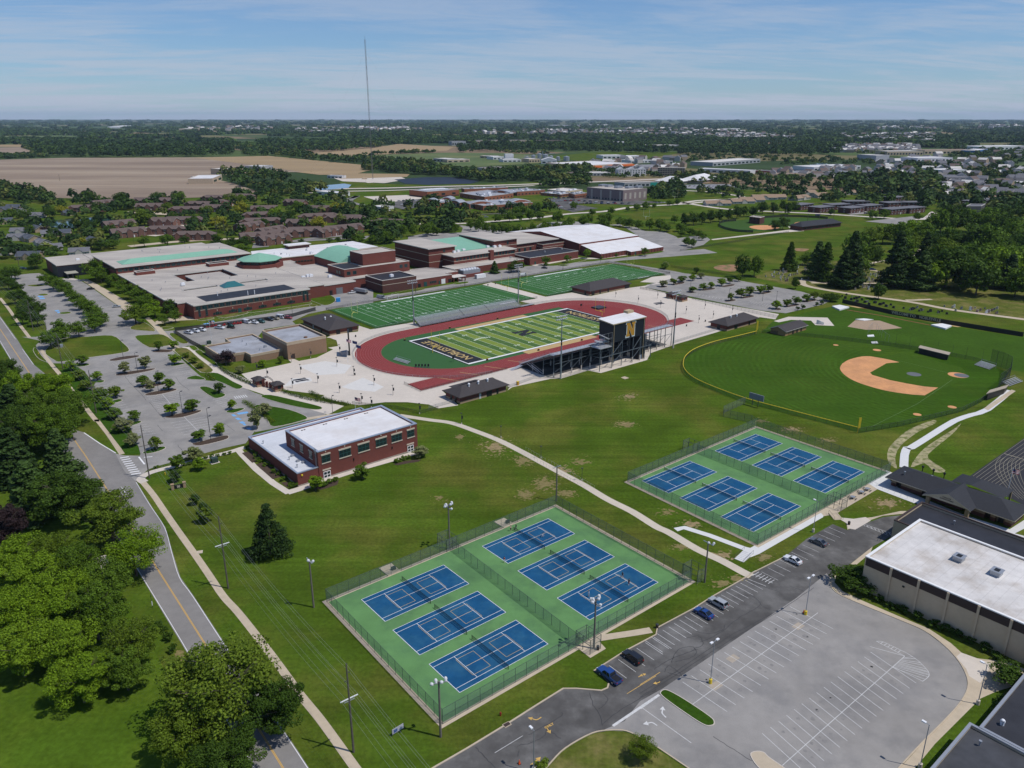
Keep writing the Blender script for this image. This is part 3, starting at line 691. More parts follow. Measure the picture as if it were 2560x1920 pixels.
# sidewalk in front of the gym
sheet('gym_walk',PL(12,[(1130,20),(1120,60),(1165,110),(1280,165),(1490,255),(1660,325),(1790,410),(1880,490),(2010,560),(2212,620),(2230,560),(2100,545),(1960,470),(1700,365),(1480,262)][:8])+PL(12,[(2120,520),(2212,560),(2212,640),(2050,690),(1960,730),(1860,830),(1700,990),(1560,1160),(1470,1160),(1640,975),(1760,855),(1842,765),(1888,685),(1888,612),(1842,518),(1762,428),(1642,338),(1482,268),(1262,178),(1142,123),(1102,78),(1092,30)]),.040,CONCT)
sheet('gym_patio',PL(12,[(1850,465),(2030,530),(1960,640),(1895,600),(1880,560),(1820,490)]),.046,CONC)
sheet('turnaround_walk',smo(PL(11,[(1195,632),(1240,615),(1290,590),(1400,552),(1540,538),(1660,540),(1740,560),(1790,540),(1620,525),(1500,525),(1340,560),(1220,575),(1190,600)]),1),.040,CONCT)
sheet('turnaround_walk',PL(11,[(1130,560),(1230,570),(1300,560),(1330,580),(1240,632),(1200,625),(1190,595)]),.046,CONC)
sheet('pavilion_apron',PL('l',[(440,390),(560,300),(700,430),(1100,600),(1500,760),(2040,930),(2212,820),(2260,900),(2100,980),(2212,1010),(2212,1050),(1900,950),(1480,790),(1250,770),(920,720),(1080,690),(900,610),(440,420)]),.044,CONCW)
sheet('gym_walk',PL(11,[(1340,730),(1210,832),(1240,840),(1300,790),(1330,760)]),.042,CONCT)
# island in the lot
b=MB();isl=smo(PL(12,[(125,690),(160,685),(260,740),(400,835),(425,868),(410,884),(360,875),(230,790),(130,715)]),4,True)
lawn_patch('lot_island',isl,.13,GRASSD)
isl=smo(PL(12,[(640,1060),(665,1038),(710,1042),(740,1070),(860,1160),(820,1200),(700,1140)]),4,True)
lawn_patch('lot_island',isl,.13,CONCT)
# lawn corner at the bottom
lawn_patch('corner_lawn',smo(PL(10,[(1540,1108),(1632,1015),(1800,920),(1920,900),(2020,905),(2110,945)]),3)+PL(12,[(90,1020),(260,1132),(380,1240),(100,1400)])+PL(10,[(1500,1350),(1460,1200)]),.12,GRASS2,False)
# paint in the south-east lot
b=MB()
def line(v,a,c,w=.10,z=.032,m=0):b.rib([P(v,*a),P(v,*c)],w,z,m)
mids=(P(12,370,717),P(12,985,262));N1=15
half=(P(12,595,752)-P(12,345,575))*.0
d1=(P(12,545,790)-P(12,275,612));d1.normalize()
for i in range(N1):
 c=mids[0].lerp(mids[1],i/(N1-1));b.rib([c-d1*5.4,c+d1*5.4],.11,.032)
line(12,(300,765),(1025,235),.11,.0335)
m2=(P(12,830,1045),P(12,1455,548));N2=16
d2=(P(12,1320,932)-P(12,1015,692));d2.normalize()
for i in range(N2):
 c=m2[0].lerp(m2[1],i/(N2-1));b.rib([c-d2*5.4,c+d2*5.4],.11,.032)
line(12,(820,1115),(1525,485),.11,.0335);line(12,(1325,430),(1525,485),.1)
c0=P(12,25,392);c1=P(12,600,45);d3=P(12,135,465)-P(12,33,397);d3.normalize()
for i in range(20):
 c=c0.lerp(c1,i/19.0)+d3*.3;b.rib([c,c+d3*5.0],.10,.032)
c0=P(10,1840,505);c1=P(10,2190,285)
for i in range(7):
 c=c0.lerp(c1,i/6.0)+d3*.4;b.rib([c,c+d3*5.0],.10,.032)
c0=P(11,690,870);c1=P(11,1080,615)
for i in range(13):
 c=c0.lerp(c1,i/12.0)+d3*.5;b.rib([c,c+d3*4.8],.09,.032)
for t in range(7):
 a=P(12,630+108*t/6.0,12+55*t/6.0)
 b.rib([a,a+(P(12,665,10)-P(12,630,30)).normalized()*2.6],.15,.034)
line(12,(625,42),(725,82),.12,.036);line(12,(655,12),(765,64),.12,.036)
for t in range(8):
 a=P(11,1285+150*t/7,600+52*t/7);b.rib([a,P(11,1295+150*t/7,612+52*t/7)],.12,.036)
line(11,(1280,597),(1445,652),.12,.034);line(11,(1300,612),(1430,665),.12,.034)
# curved no-parking area
cur=smo(PL(12,[(1362,400),(1400,403),(1480,440),(1540,470),(1600,510),(1650,560),(1665,585),(1660,605),(1628,630)]),4)
b.rib(cur,.1,.032)
line(12,(1628,630),(1455,545),.1,.0345)
b.rib(smo(PL(12,[(1362,400),(1420,430),(1525,485)]),3),.1,.033)
for t in range(11):
 f=t/10.0;k=min(len(cur)-1,int(14+f*16));a=P(12,1515-60*f,490+55*f+6);b.rib([a,cur[k]],.10,.0355+.0002*t)
for t in range(6):
 f=t/6.0;a=P(12,1385+120*f,412+62*f);b.rib([a,P(12,1400+120*f,404+58*f)],.1,.0355)
line(12,(0,785),(110,708),.55,.032);line(10,(1935,862),(2212,675),.55,.0325);line(12,(15,785),(295,985),.12,.034)
line(10,(1175,1035),(1355,925),.10,.032)
def arrow(v,tip,tail,side,L,m=0,z=.036):
 """turn arrow: shaft from the tail, bending to the tip"""
 a,t=P(v,*tail),P(v,*tip);s_=P(v,*side)
 b.rib(smo([a,s_,t],5),.28*L,z,m)
 d=(t-s_).normalized();n_=V3((-d.y,d.x,0))
 b.face(ccw([(*(t+n_*.62*L)[:2],z+.001),(*(t-n_*.62*L)[:2],z+.001),(*(t+d*1.1*L)[:2],z+.001)]),m)
arrow(12,(130,795),(150,838),(128,815),.9);arrow(12,(45,872),(98,885),(70,868),.9)
struct('parking_lines',b,WHITEF)
b=MB();r=random.Random(8)
for(a,c),d_,n in((mids,d1,N1),(m2,d2,N2)):
 for i in range(n-1):
  for s in(-3.2,-2.2,2.2,3.2):
   if r.random()<.3:continue
   p=a.lerp(c,(i+.5)/(n-1))+d_*(s+r.uniform(-.6,.6));q=r.uniform(.2,.62);b.face([(p.x+q*r.uniform(.6,1.3)*math.cos(k*.7),p.y+q*r.uniform(.6,1.3)*math.sin(k*.7),.0268) for k in range(9)])
struct('oil_stains',b,mat('oil stain',(.212,.203,.194),.7,.2,1.5))
b=MB()
for x,y in((912,312),(437,655),(535,498)):p=P(12,x,y);b.box((p.x,p.y,.0225),(2.6,1.7,.005),.65)
struct('patch',b,mat('tan patch',(.36,.31,.25),.9))
b=MB()
arrow(10,(1415,815),(1475,805),(1445,822),.75);arrow(10,(1522,892),(1508,865),(1514,880),.75)
b.rib(PL(10,[(1420,1105),(1450,1080)]),.3,.036);arrow(10,(1450,1080),(1405,1112),(1430,1098),.8,0,.038)
arrow(12,(20,592),(-10,606),(5,598),.6);arrow(12,(95,640),(115,632),(105,638),.7);arrow(10,(2125,535),(2145,528),(2135,532),.6)
b.rib(PL(12,[(0,650),(115,578)]),.12,.034)
b.rib(PL(10,[(2025,655),(2212,540)]),.12,.034)
put_text(b,'ONLY',.75,P(10,1525,860,.036),(P(10,1545,850)-P(10,1505,872)).normalized(),V3((0,0,1)).cross((P(10,1545,850)-P(10,1505,872)).normalized()),0,.03)
struct('road_arrows',b,mat('worn yellow paint',(.55,.35,.10),.8,.25,1.5))
# sealed cracks
b=MB()
r=random.Random(5)
def crack(v,pts,w=.11):
 q=smo(PL(v,pts),6)
 q=[p+V3((r.uniform(-.12,.12),r.uniform(-.12,.12),0)) for p in q]
 b.rib(q,w,.0295)
for v,pts in[(10,[(1050,1000),(1110,1060),(1180,1132)]),(10,[(1395,920),(1500,860),(1600,800),(1605,775)]),(10,[(1330,985),(1400,975),(1490,930),(1510,880)]),(10,[(1510,870),(1560,915),(1595,945)]),(10,[(1785,650),(1810,730),(1850,790),(1870,860)]),(10,[(1870,650),(1900,700),(1840,755)]),(10,[(1870,850),(1980,760),(2120,680),(2212,625)]),(10,[(1320,1060),(1330,1020)]),(12,[(80,560),(180,500),(260,470),(330,445)]),(12,[(140,575),(160,540),(200,560),(240,600),(160,580)]),(12,[(180,520),(260,505),(325,470),(300,430),(220,450),(180,520)]),(12,[(270,380),(340,370),(360,420),(310,440)]),(12,[(320,340),(400,355),(480,330),(490,300)]),(12,[(350,405),(470,345),(560,270),(690,190),(640,130)]),(12,[(0,700),(250,545),(500,380),(760,240)]),(12,[(0,720),(260,560),(520,392),(770,245),(1000,90)]),(12,[(690,185),(740,215),(800,225)]),(12,[(860,80),(940,110)]),(11,[(650,940),(800,990)]),(11,[(1240,640),(1370,700)]),(12,[(420,950),(520,1010),(640,1090)]),(4,[(800,770),(840,820),(910,890),(940,930)]),(4,[(960,940),(1020,1010),(1060,1050)]),(4,[(1130,780),(1170,830),(1220,865)]),(7,[(1010,30),(1045,70)]),(7,[(1140,160),(1175,200)]),(7,[(1440,20),(1510,70)])]:
 crack(v,pts)
struct('sealed_cracks',b,CRACK)
# stall lines and blue bays of the west lot
b=MB()
def stalls(v,a,c,n,d,w=.12,m=0,z=.030):
 A,C_=P(v,*a),P(v,*c);D=P(v,*d[1])-P(v,*d[0])
 for i in range(n):q=A.lerp(C_,i/(n-1));b.rib([q,q+D],w,z,m)
stalls(4,(720,690),(790,748),9,((720,690),(800,676)))
stalls(4,(800,775),(880,840),9,((800,775),(905,755)));stalls(4,(905,755),(980,812),9,((905,755),(985,740)))
stalls(4,(945,905),(1055,1030),13,((945,905),(1045,890)));stalls(4,(1045,890),(1150,1015),13,((1045,890),(1150,872)))
stalls(7,(1095,20),(1235,145),9,((1095,20),(1210,0)));stalls(7,(1210,0),(1320,110),9,((1210,0),(1320,-20)))
stalls(4,(1030,625),(1200,780),15,((1030,625),(1100,615)));stalls(4,(1370,925),(1460,1000),9,((1370,925),(1450,905)))
stalls(4,(610,825),(660,900),6,((610,825),(690,815)));stalls(4,(720,955),(800,1060),8,((720,955),(800,940)));stalls(7,(830,25),(900,100),6,((830,25),(930,12)))
stalls(4,(890,740),(915,775),2,((890,740),(920,780)))
for a,c in(((1045,890),(1150,1015)),((905,755),(980,812)),((1180,1030),(1280,1132))):b.rib([P(4,*a),P(4,*c)],.14,.0315)
stalls(4,(560,260),(780,440),12,((560,260),(600,252)),.1);stalls(4,(170,220),(330,400),14,((170,220),(210,214)),.1);stalls(4,(330,200),(560,430),16,((330,200),(370,192)),.1)
stalls('f',(20,990),(1000,850),22,((20,990),(110,1010)),.1)
for t in range(6):b.rib([P(4,1505+14*t,903-2*t),P(4,1520+14*t,918-2*t)],.4,.032)
for q in range(6):
 b.rib([S(-35+q*3.2,119),S(-35+q*3.2,124)],.1,.031)
stalls(6,(330,215),(480,245),9,((330,215),(322,225)),.1);stalls(6,(430,150),(640,190),14,((430,150),(415,160)),.09);stalls(6,(640,260),(860,300),14,((640,260),(620,272)),.09)
struct('stall_lines',b,WHITEF)
b=MB()
for v,pts in((4,[(1485,1020),(1505,1018),(1525,1030),(1500,1032)]),(4,[(1510,1042),(1535,1040),(1555,1052),(1530,1055)]),(4,[(1535,1068),(1560,1063),(1580,1075),(1555,1079)]),(4,[(1558,1080),(1575,1078),(1585,1088),(1570,1090)]),(4,[(1580,1108),(1605,1103),(1620,1115),(1600,1118)]),(4,[(1520,1010),(1590,1000),(1600,1010),(1535,1020)]),(4,[(240,258),(275,255),(282,263),(250,266)]),(4,[(250,270),(285,268),(290,276),(260,278)]),(4,[(350,350),(375,347),(383,355),(360,358)]),(4,[(365,360),(385,358),(390,366),(372,368)]),(4,[(1340,420),(1375,416),(1380,424),(1350,427)]),(4,[(1305,436),(1340,430),(1345,438),(1315,442)])):
 b.face([(p.x,p.y,.034) for p in ccw(PL(v,pts))])
struct('accessible_bays',b,BLUEP)
# ================================================================ STADIUM, COURTS, BALL FIELDS
def fpoly(pts,z):return[S(u,w,z) for u,w in pts]
def arc(u,w,r,a0,a1,n=28):return[(u+r*math.cos(a0+(a1-a0)*k/n),w+r*math.sin(a0+(a1-a0)*k/n)) for k in range(n+1)]
HS,TW,RI,RO=50.5,1.4,31.0,43.6
def oval(r):return arc(HS,TW,r,-PI/2,PI/2)+arc(-HS,TW,r,PI/2,3*PI/2)
sheet('running_track',fpoly(oval(RO),0),.060,TRACKR)
sheet('running_track',fpoly([(-93,TW-RO+.02),(-40,TW-RO+.02),(-40,-31),(-93,-31.5)],0),.056,TRACKR)
sheet('running_track',fpoly([(40,TW-RO+.02),(90,TW-RO+.02),(90,-32),(40,-31)],0),.056,TRACKR)
sheet('infield_turf',fpoly([(54,-28),(54,31)]+arc(-HS,TW,RI,PI/2,3*PI/2)+[(-HS,TW-RI+.05)],0),.064,mat('field border turf',(.03,.10,.026),.9,.06,.3))
b=MB()
for k in range(10):
 r=RI+.15+k*1.235
 b.rib(fpoly(oval(r)+[oval(r)[0]],0),.09,.066)
for k in range(9):
 w=TW-RI-1.3-k*1.235
 b.rib(fpoly([(-92,w),(-HS,w)],0),.09,.0665);b.rib(fpoly([(HS,w),(88,w)],0),.09,.0665)
struct('lane_lines',b,mat('faded lane paint',(.36,.17,.16),.8,.2,1.0))
b=MB()
for u0 in(-78,-66,-52,-38,30,62):b.rib(fpoly([(u0,-32.5),(u0+4.6,-42)],0),.35,.068)
struct('track_marks',b,GOLD)
sheet('sideline',fpoly([(-23.7,-31.0),(24,-31.0),(24,-25.8),(-23.7,-25.8)],0),.070,TANR)
sheet('sideline',fpoly([(-24,25.8),(25,25.8),(25,30.2),(-24,30.2)],0),.070,TANR)
# the field: white border, black end zones, alternating bands
X0,Y0=54.86,24.38
sheet('field_border',fpoly([(-X0-1.9,-Y0-1.7),(X0+1.9,-Y0-1.7),(X0+1.9,Y0+1.7),(-X0-1.9,Y0+1.7)],0),.074,TURFK)
b=MB()
for w in(-1,1):
 b.face(fpoly([(-X0-1,w*(Y0+.7)-.7),(X0+1,w*(Y0+.7)-.7),(X0+1,w*(Y0+.7)+.7),(-X0-1,w*(Y0+.7)+.7)],.078))
 b.face(fpoly([(w*(X0+.7)-.3,-Y0+.02),(w*(X0+.7)+.3,-Y0+.02),(w*(X0+.7)+.3,Y0-.02),(w*(X0+.7)-.3,Y0-.02)],.078))
struct('boundary_line',b,WHITE)
b=MB()
for e in(-1,1):
 u0,u1=sorted((e*45.72,e*X0));b.face(fpoly([(u0,-Y0),(u1,-Y0),(u1,Y0),(u0,Y0)],.080),0)
 put_text(b,'NOBLESVILLE',6.4,S(e*50.2,0,.086),-FW*e,FU*e,1,.11,1.02)
struct('end_zone',b,[TURFK,GOLD])
b=MB()
for k in range(20):
 u0=-45.72+k*4.572;b.face(fpoly([(u0,-Y0),(u0+4.572,-Y0),(u0+4.572,Y0),(u0,Y0)],.080),(k+0)%2)
struct('field_turf',b,[TURFL,TURFD])
def yard_paint(cu,cw,z,lm,hw,nums,extra=None):
 b=MB()
 for k in range(21):
  u0=cu-45.72+k*4.572;b.face(fpoly([(u0-.09,cw-hw),(u0+.09,cw-hw),(u0+.09,cw+hw),(u0-.09,cw+hw)],z))
 for k in range(1,100):
  if k%5==0:continue
  u0=cu-45.72+k*.9144
  for w0 in(-8.1,8.1):b.face(fpoly([(u0-.05,cw+w0-.35),(u0+.05,cw+w0-.35),(u0+.05,cw+w0+.35),(u0-.05,cw+w0+.35)],z))
 for k,t in enumerate(('1 0','2 0','3 0','4 0','5 0','4 0','3 0','2 0','1 0')):
  u0=cu-36.576+k*9.144
  for s in(-1,1):put_text(b,t,2.6,S(u0,cw+s*(hw-8.5),z+.003),FU*(1 if s<0 else-1),FW*(1 if s<0 else-1),0,.05,1.1)
 return b
b=yard_paint(0,0,.086,None,Y0,True)
for i,(u0,w0) in enumerate(((-24.5,5),(24.5,-5))):
 for k in range(9):
  a=-.5+k/8.0
  u1,w1=u0+9.5*a,w0+1.2*(.25-a*a)*4
  b.face(fpoly([(u1-.38,w1-.8),(u1+.38,w1-.8),(u1+.38,w1+.8),(u1-.38,w1+.8)],.087))
struct('yard_lines',b,plain('field line paint',(.55,.62,.50),.8))
b=MB()
for q in block_n(9.5,10.5):b.face([S(-y_,x_,.090) for x_,y_ in[(p[0],p[1]) for p in q]])
b2=MB();
struct('midfield_letter',b,TURFK)
# plaza letters
def plaza_n(v,pts,m):
 c=sum((P(v,*q) for q in pts),V3())/4
 ax=(P(v,*pts[1])-P(v,*pts[0]))/2;ay=(P(v,*pts[2])-P(v,*pts[0]))/2
 b=MB()
 for q in block_n(2,2):b.face(ccw([tuple((c+ax*x+ay*y))[:2]+(.040,) for x,y in q]))
 struct('plaza_letter',b,m)
plaza_n('j',[(1165,848),(1105,815),(1322,822),(1250,785)],NAVY)
plaza_n(6,[(95,282),(75,270),(145,275),(120,264)],NAVY)
# practice fields
for(u0,u1,w0,w1,cu) in((-56,59,58.3,113,1.5),(70,185.5,58,114,127.5)):
 sheet('practice_turf',fpoly([(u0,w0),(u1,w0),(u1,w1),(u0,w1)],0),.060,TURF)
 struct('yard_lines',yard_paint(cu,85.8,.066,None,24.4,True),plain('practice line paint',(.58,.68,.60),.8))
 b=MB();b.face(fpoly([(cu-23,110.6),(cu+25,110.6),(cu+25,112.2),(cu-23,112.2)],.070));b.face(fpoly([(cu+30,59.4),(cu+42,59.4),(cu+42,60.6),(cu+30,60.6)],.070));struct('team_box',b,WHITE)
 b=MB()
 for w in(61.4,110.2):b.face(fpoly([(cu-X0,w-.08),(cu+X0,w-.08),(cu+X0,w+.08),(cu-X0,w+.08)],.066))
 for u in(-X0,X0):b.face(fpoly([(cu+u-.08,61.6),(cu+u+.08,61.6),(cu+u+.08,110),(cu+u-.08,110)],.066))
 struct('boundary_line',b,plain('practice line paint 2',(.5,.6,.52),.8))
def goal_post(p,d,h,m,label,goose=True):
 """d = unit vector pointing to the field"""
 t=empty('goal_post',p,label,'goal post','football goal posts')
 n=V3((-d.y,d.x,0))
 b=MB();b.path(smo([p,p+V3((0,0,2.0)),p+d*.7+V3((0,0,2.9)),p+d*1.9+V3((0,0,3.05))],4),.14,8);b.build('gooseneck',m,t)
 c=p+d*1.9+V3((0,0,3.05))
 b=MB();b.tube(c-n*3.55,c+n*3.55,.10);b.build('crossbar',m,t)
 for s in(-1,1):
  b=MB();b.tube(c+n*s*3.55,c+n*s*3.55+V3((0,0,h)),.075);b.build('upright',m,t)
goal_post(S(-58.3,.4),FU,7.5,YELP,'yellow goal post behind the black end zone nearest the plaza flagpoles')
goal_post(S(58.8,-.3),-FU,7.5,YELP,'yellow goal post at the far end of the striped field on red surfacing')
goal_post(S(-54.6,87.5),FU,7.5,YELG,'pale yellow gooseneck goal post at the near end of the bleacher practice field')
goal_post(S(60.5,88),-FU,7.5,YELG,'pale yellow goal post between the two practice fields, facing the bleachers side')
goal_post(S(74.5,90),FU,7.5,YELG,'pale yellow gooseneck goal post beside the tall light, at the far practice field')
goal_post(S(187,92),-FU,7.5,YELG,'pale yellow goal post at the far end by the indoor building')
goal_post(P(3,-35,560),V3((.5,.86,0)),9,WHITEP,'white goal post on the grass field near the road')
goal_post(P(2,1965,690),V3((.5,.86,0)),9,WHITEP,'white goal post on the grass field beyond the indoor building')
# ---- fences: posts and rails are parts, the mesh between them another
def fence(name,pts,h,step,pm,lm,label,cat='fence',rail=True,pr=.045,group=None,cap=None,mid=False,z=.0):
 t=empty(name,V3((*pts[0][:2],0)),label,cat,group)
 post={}
 mb=MB();mb.tube((0,0,0),(0,0,h+.05),pr,pr,6);pme=mb.mesh('post',pm)
 rl,ln=MB(),MB();nn=0
 for i,(a,c) in enumerate(zip(pts[:-1],pts[1:])):
  a,c=V3((*a[:2],z)),V3((*c[:2],z));L=(c-a).length;n=max(1,round(L/step))
  for k in range(n+(1 if i==len(pts)-2 else 0)):
   if nn<300:child('post',pme,t,a.lerp(c,k/n)-t.location);nn+=1
  zz=V3((0,0,1))
  rl.tube(a+zz*h,c+zz*h,pr*.8,pr*.8,4)
  if mid:rl.tube(a+zz*.12,c+zz*.12,pr*.6,pr*.6,4);rl.tube(a+zz*h*.5,c+zz*h*.5,pr*.6,pr*.6,4)
  if lm:ln.face([a+zz*.03,c+zz*.03,c+zz*h,a+zz*h])
  if cap:
   pass
 if rail:rl.build('rail',pm,t)
 if lm:ln.build('chain_link',lm,t)
 if cap:
  cb=MB();cb.path([V3((*p[:2],h+.08)) for p in pts],.13,6);cb.build('fence_cap',cap,t)
 return t
 # ---- tennis
def flat_rect(b,c,a,u0,u1,w0,w1,z,m=0):
 ca,sa=math.cos(a),math.sin(a)
 b.face([(c[0]+x*ca-y*sa,c[1]+x*sa+y*ca,z) for x,y in((u0,w0),(u1,w0),(u1,w1),(u0,w1))],m)
def court(c,ang,pickle,label,shade):
 a=math.radians(ang)
 t=empty('tennis_court',(c[0],c[1],.06),label,'tennis court','blue tennis courts')
 b=MB();flat_rect(b,c,a,-11.95,11.95,-5.55,5.55,.066);b.build('playing_surface',COURTB,t)
 b=MB();k=.05
 for w in(-5.485,5.485):flat_rect(b,c,a,-11.885,11.885,w-k,w+k,.0725)
 for w in(-4.115,4.115):flat_rect(b,c,a,-11.78,11.78,w-k,w+k,.0725)
 for u in(-11.835,11.835):flat_rect(b,c,a,u-k*1.2,u+k*1.2,-5.43,5.43,.0735)
 for u in(-6.4,6.4):flat_rect(b,c,a,u-k,u+k,-4.06,4.06,.0745)
 flat_rect(b,c,a,-6.34,6.34,-k,k,.0755)
 b.build('court_line',WHITE,t)
 if pickle:
  b=MB();k=.04
  for s in(-1,1):
   for w in(-3.05,3.05):flat_rect(b,c,a,*sorted((s*2.13,s*6.71)),w-k,w+k,.0765)
   for u in(2.13,6.71):flat_rect(b,c,a,s*u-k,s*u+k,-3.0,3.0,.0775)
   flat_rect(b,c,a,*sorted((s*2.2,s*6.3)),-k,k,.0785)
  b.build('pickleball_line',mat('tan line paint',(.55,.40,.18),.7),t)
 ax,ay=V3((math.cos(a),math.sin(a),0)),V3((-math.sin(a),math.cos(a),0));c=V3((c[0],c[1],.08))
 n=empty('tennis_net',c,label.replace('court','court net').replace('blue','dark'),'tennis net','tennis nets')
 b=MB();b.face([c-ay*6.3+V3((0,0,.05)),c+ay*6.3+V3((0,0,.05)),c+ay*6.3+V3((0,0,1.0)),c-ay*6.3+V3((0,0,1.0))]);b.build('netting',NET,n)
 b=MB();b.tube(c-ay*6.3+V3((0,0,1.0)),c+ay*6.3+V3((0,0,1.0)),.05,.05,4);b.build('net_band',BLACK if pickle else WHITEP,n)
 for s in(-1,1):
  b=MB();b.tube(c+ay*s*6.35,c+ay*s*6.35+V3((0,0,1.1)),.06);b.build('net_post',BLACK,n)
LC=[((-4.77,137.32),'nearest blue court of the lower courts, beside the drive'),((-14.03,148.71),'middle blue court of the near half of the lower courts'),((-23.2,160.3),'blue court in the lower courts nearest the concrete pad and road side'),((4.66,184.47),'blue court at the top of the lower courts with players by its net'),((14.1,172.61),'middle empty blue court of the far half of the lower courts'),((23.4,160.9),'blue court of the lower courts with three players, beside the parking kerb')]
UC=[((72.54,200.41),'blue court at the bottom corner of the upper courts by the white walk'),((63.18,212.08),'middle blue court of the near half of the upper courts'),((53.59,223.67),'blue court at the left corner of the upper courts'),((82.44,246.76),'blue court at the top corner of the upper courts, toward the ball field'),((91.81,235.27),'middle blue court of the far half of the upper courts'),((101.36,223.74),'blue court at the right corner of the upper courts near the pavilion')]
for c,l in LC:court(c,39.4,True,l,0)
for c,l in UC:court(c,38.9,False,l,1)
LF=[V3((-43.9,156.1,0)),V3((12.9,203.7,0)),V3((44.3,164.6,0)),V3((-13.1,117.1,0))]
UF=[V3((38.7,210.0,0)),V3((90.4,266.3,0)),V3((121.7,226.9,0)),V3((64.1,180.6,0))]
UF=[V3((36.3,219.5,0)),V3((90.4,265.0,0)),V3((121.9,226.5,0)),V3((65.8,181.6,0))]
for F,sp in((LF,0),(UF,1)):
 sheet('court_apron',inset(F,-.8),.048,CONCT)
 sheet('court_surface',inset(F,.35),.060,COURTG)
DL=[V3((-15.8,179.6,0)),V3((14.2,140.2,0))];DU=[V3((63.4,242.3,0)),V3((93.2,205.0,0))]
fence('court_fence',[LF[1],LF[0],LF[3]],3.6,3.0,FENCEG,LINK,'green chain link fence on the road and building sides of the lower courts',mid=True)
fence('court_fence',[LF[1],LF[2],LF[3]],3.6,3.0,FENCEG,LINK,'green chain link fence on the path and drive sides of the lower courts',mid=True)
fence('court_fence',DL,3.0,3.0,FENCEG,LINK,'green chain link divider fence between the two halves of the lower courts')
fence('court_fence',[UF[1],UF[0],UF[3]],3.6,3.0,FENCEG,LINK,'green chain link fence on the left sides of the upper courts',mid=True)
fence('court_fence',[UF[1],UF[2],UF[3]],3.6,3.0,FENCEG,LINK,'green chain link fence on the ball field and patio sides of the upper courts',mid=True)
fence('court_fence',DU,3.0,3.0,FENCEG,LINK,'green chain link divider fence between the two halves of the upper courts')
def gate_cage(c,ang,label):
 a=math.radians(ang);u=V3((math.cos(a),math.sin(a),0));w=V3((-u.y,u.x,0));c=V3(c)
 t=empty('gate_enclosure',c,label,'gate')
 b=MB();ln=MB()
 for i,(x,y) in enumerate(((-2.2,-1.6),(0,-1.6),(2.2,-1.6),(2.2,1.6),(0,1.6),(-2.2,1.6))):
  p=c+u*x+w*y;pb=MB();pb.tube(p,p+V3((0,0,3.7)),.07);pb.build('post',FENCEG,t)
 q=[c+u*x+w*y for x,y in((-2.2,-1.6),(2.2,-1.6),(2.2,1.6),(-2.2,1.6))]
 for k in range(4):
  b.tube(q[k]+V3((0,0,3.6)),q[(k+1)%4]+V3((0,0,3.6)),.05);b.tube(q[k]+V3((0,0,2.2)),q[(k+1)%4]+V3((0,0,2.2)),.05)
  if k%2:ln.face([q[k],q[(k+1)%4],q[(k+1)%4]+V3((0,0,3.6)),q[k]+V3((0,0,3.6))])
 b.build('rail',FENCEG,t);ln.build('chain_link',LINKG,t)
gate_cage((-17.3,181.0,0),129,'grey gate cage at the back of the lower courts by the floodlight');gate_cage((16.5,139.8,0),129,'dark gate cage on the drive side of the lower courts')
gate_cage((61.5,243.8,0),129,'grey gate cage on the left side of the upper courts');gate_cage((95.6,203.4,0),129,'gate cage between the upper courts and the tan patio')
gate_cage((45.3,166.2,0),129,'dark gate cage at the right corner of the lower courts')
for v,q,l in((9,(500,965),'concrete pad with a small black box behind the lower courts, left one'),(9,(1235,665),'concrete pad with a small black box behind the lower courts, right one')):
 c=P(v,*q);t=empty('equipment_pad',c,l,'utility pad')
 b=MB();b.box((c.x,c.y,0),(3.6,4.4,.25),math.radians(39.5));b.build('concrete_pad',CONCT,t)
 b=MB();b.box((c.x+1.0,c.y-.1,.25),(1.1,.7,.8),math.radians(39.5));b.build('junction_box',BLACK,t)
sheet('gate_pad',PL(10,[(1700,355),(1790,425),(1890,365),(1830,300),(1760,320)]),.052,CONCT)
b=MB();b.rib(smo(PL(10,[(1830,300),(1960,280),(2080,262),(2180,245)]),3),2.0,.036);struct('court_walk',b,CONCT)
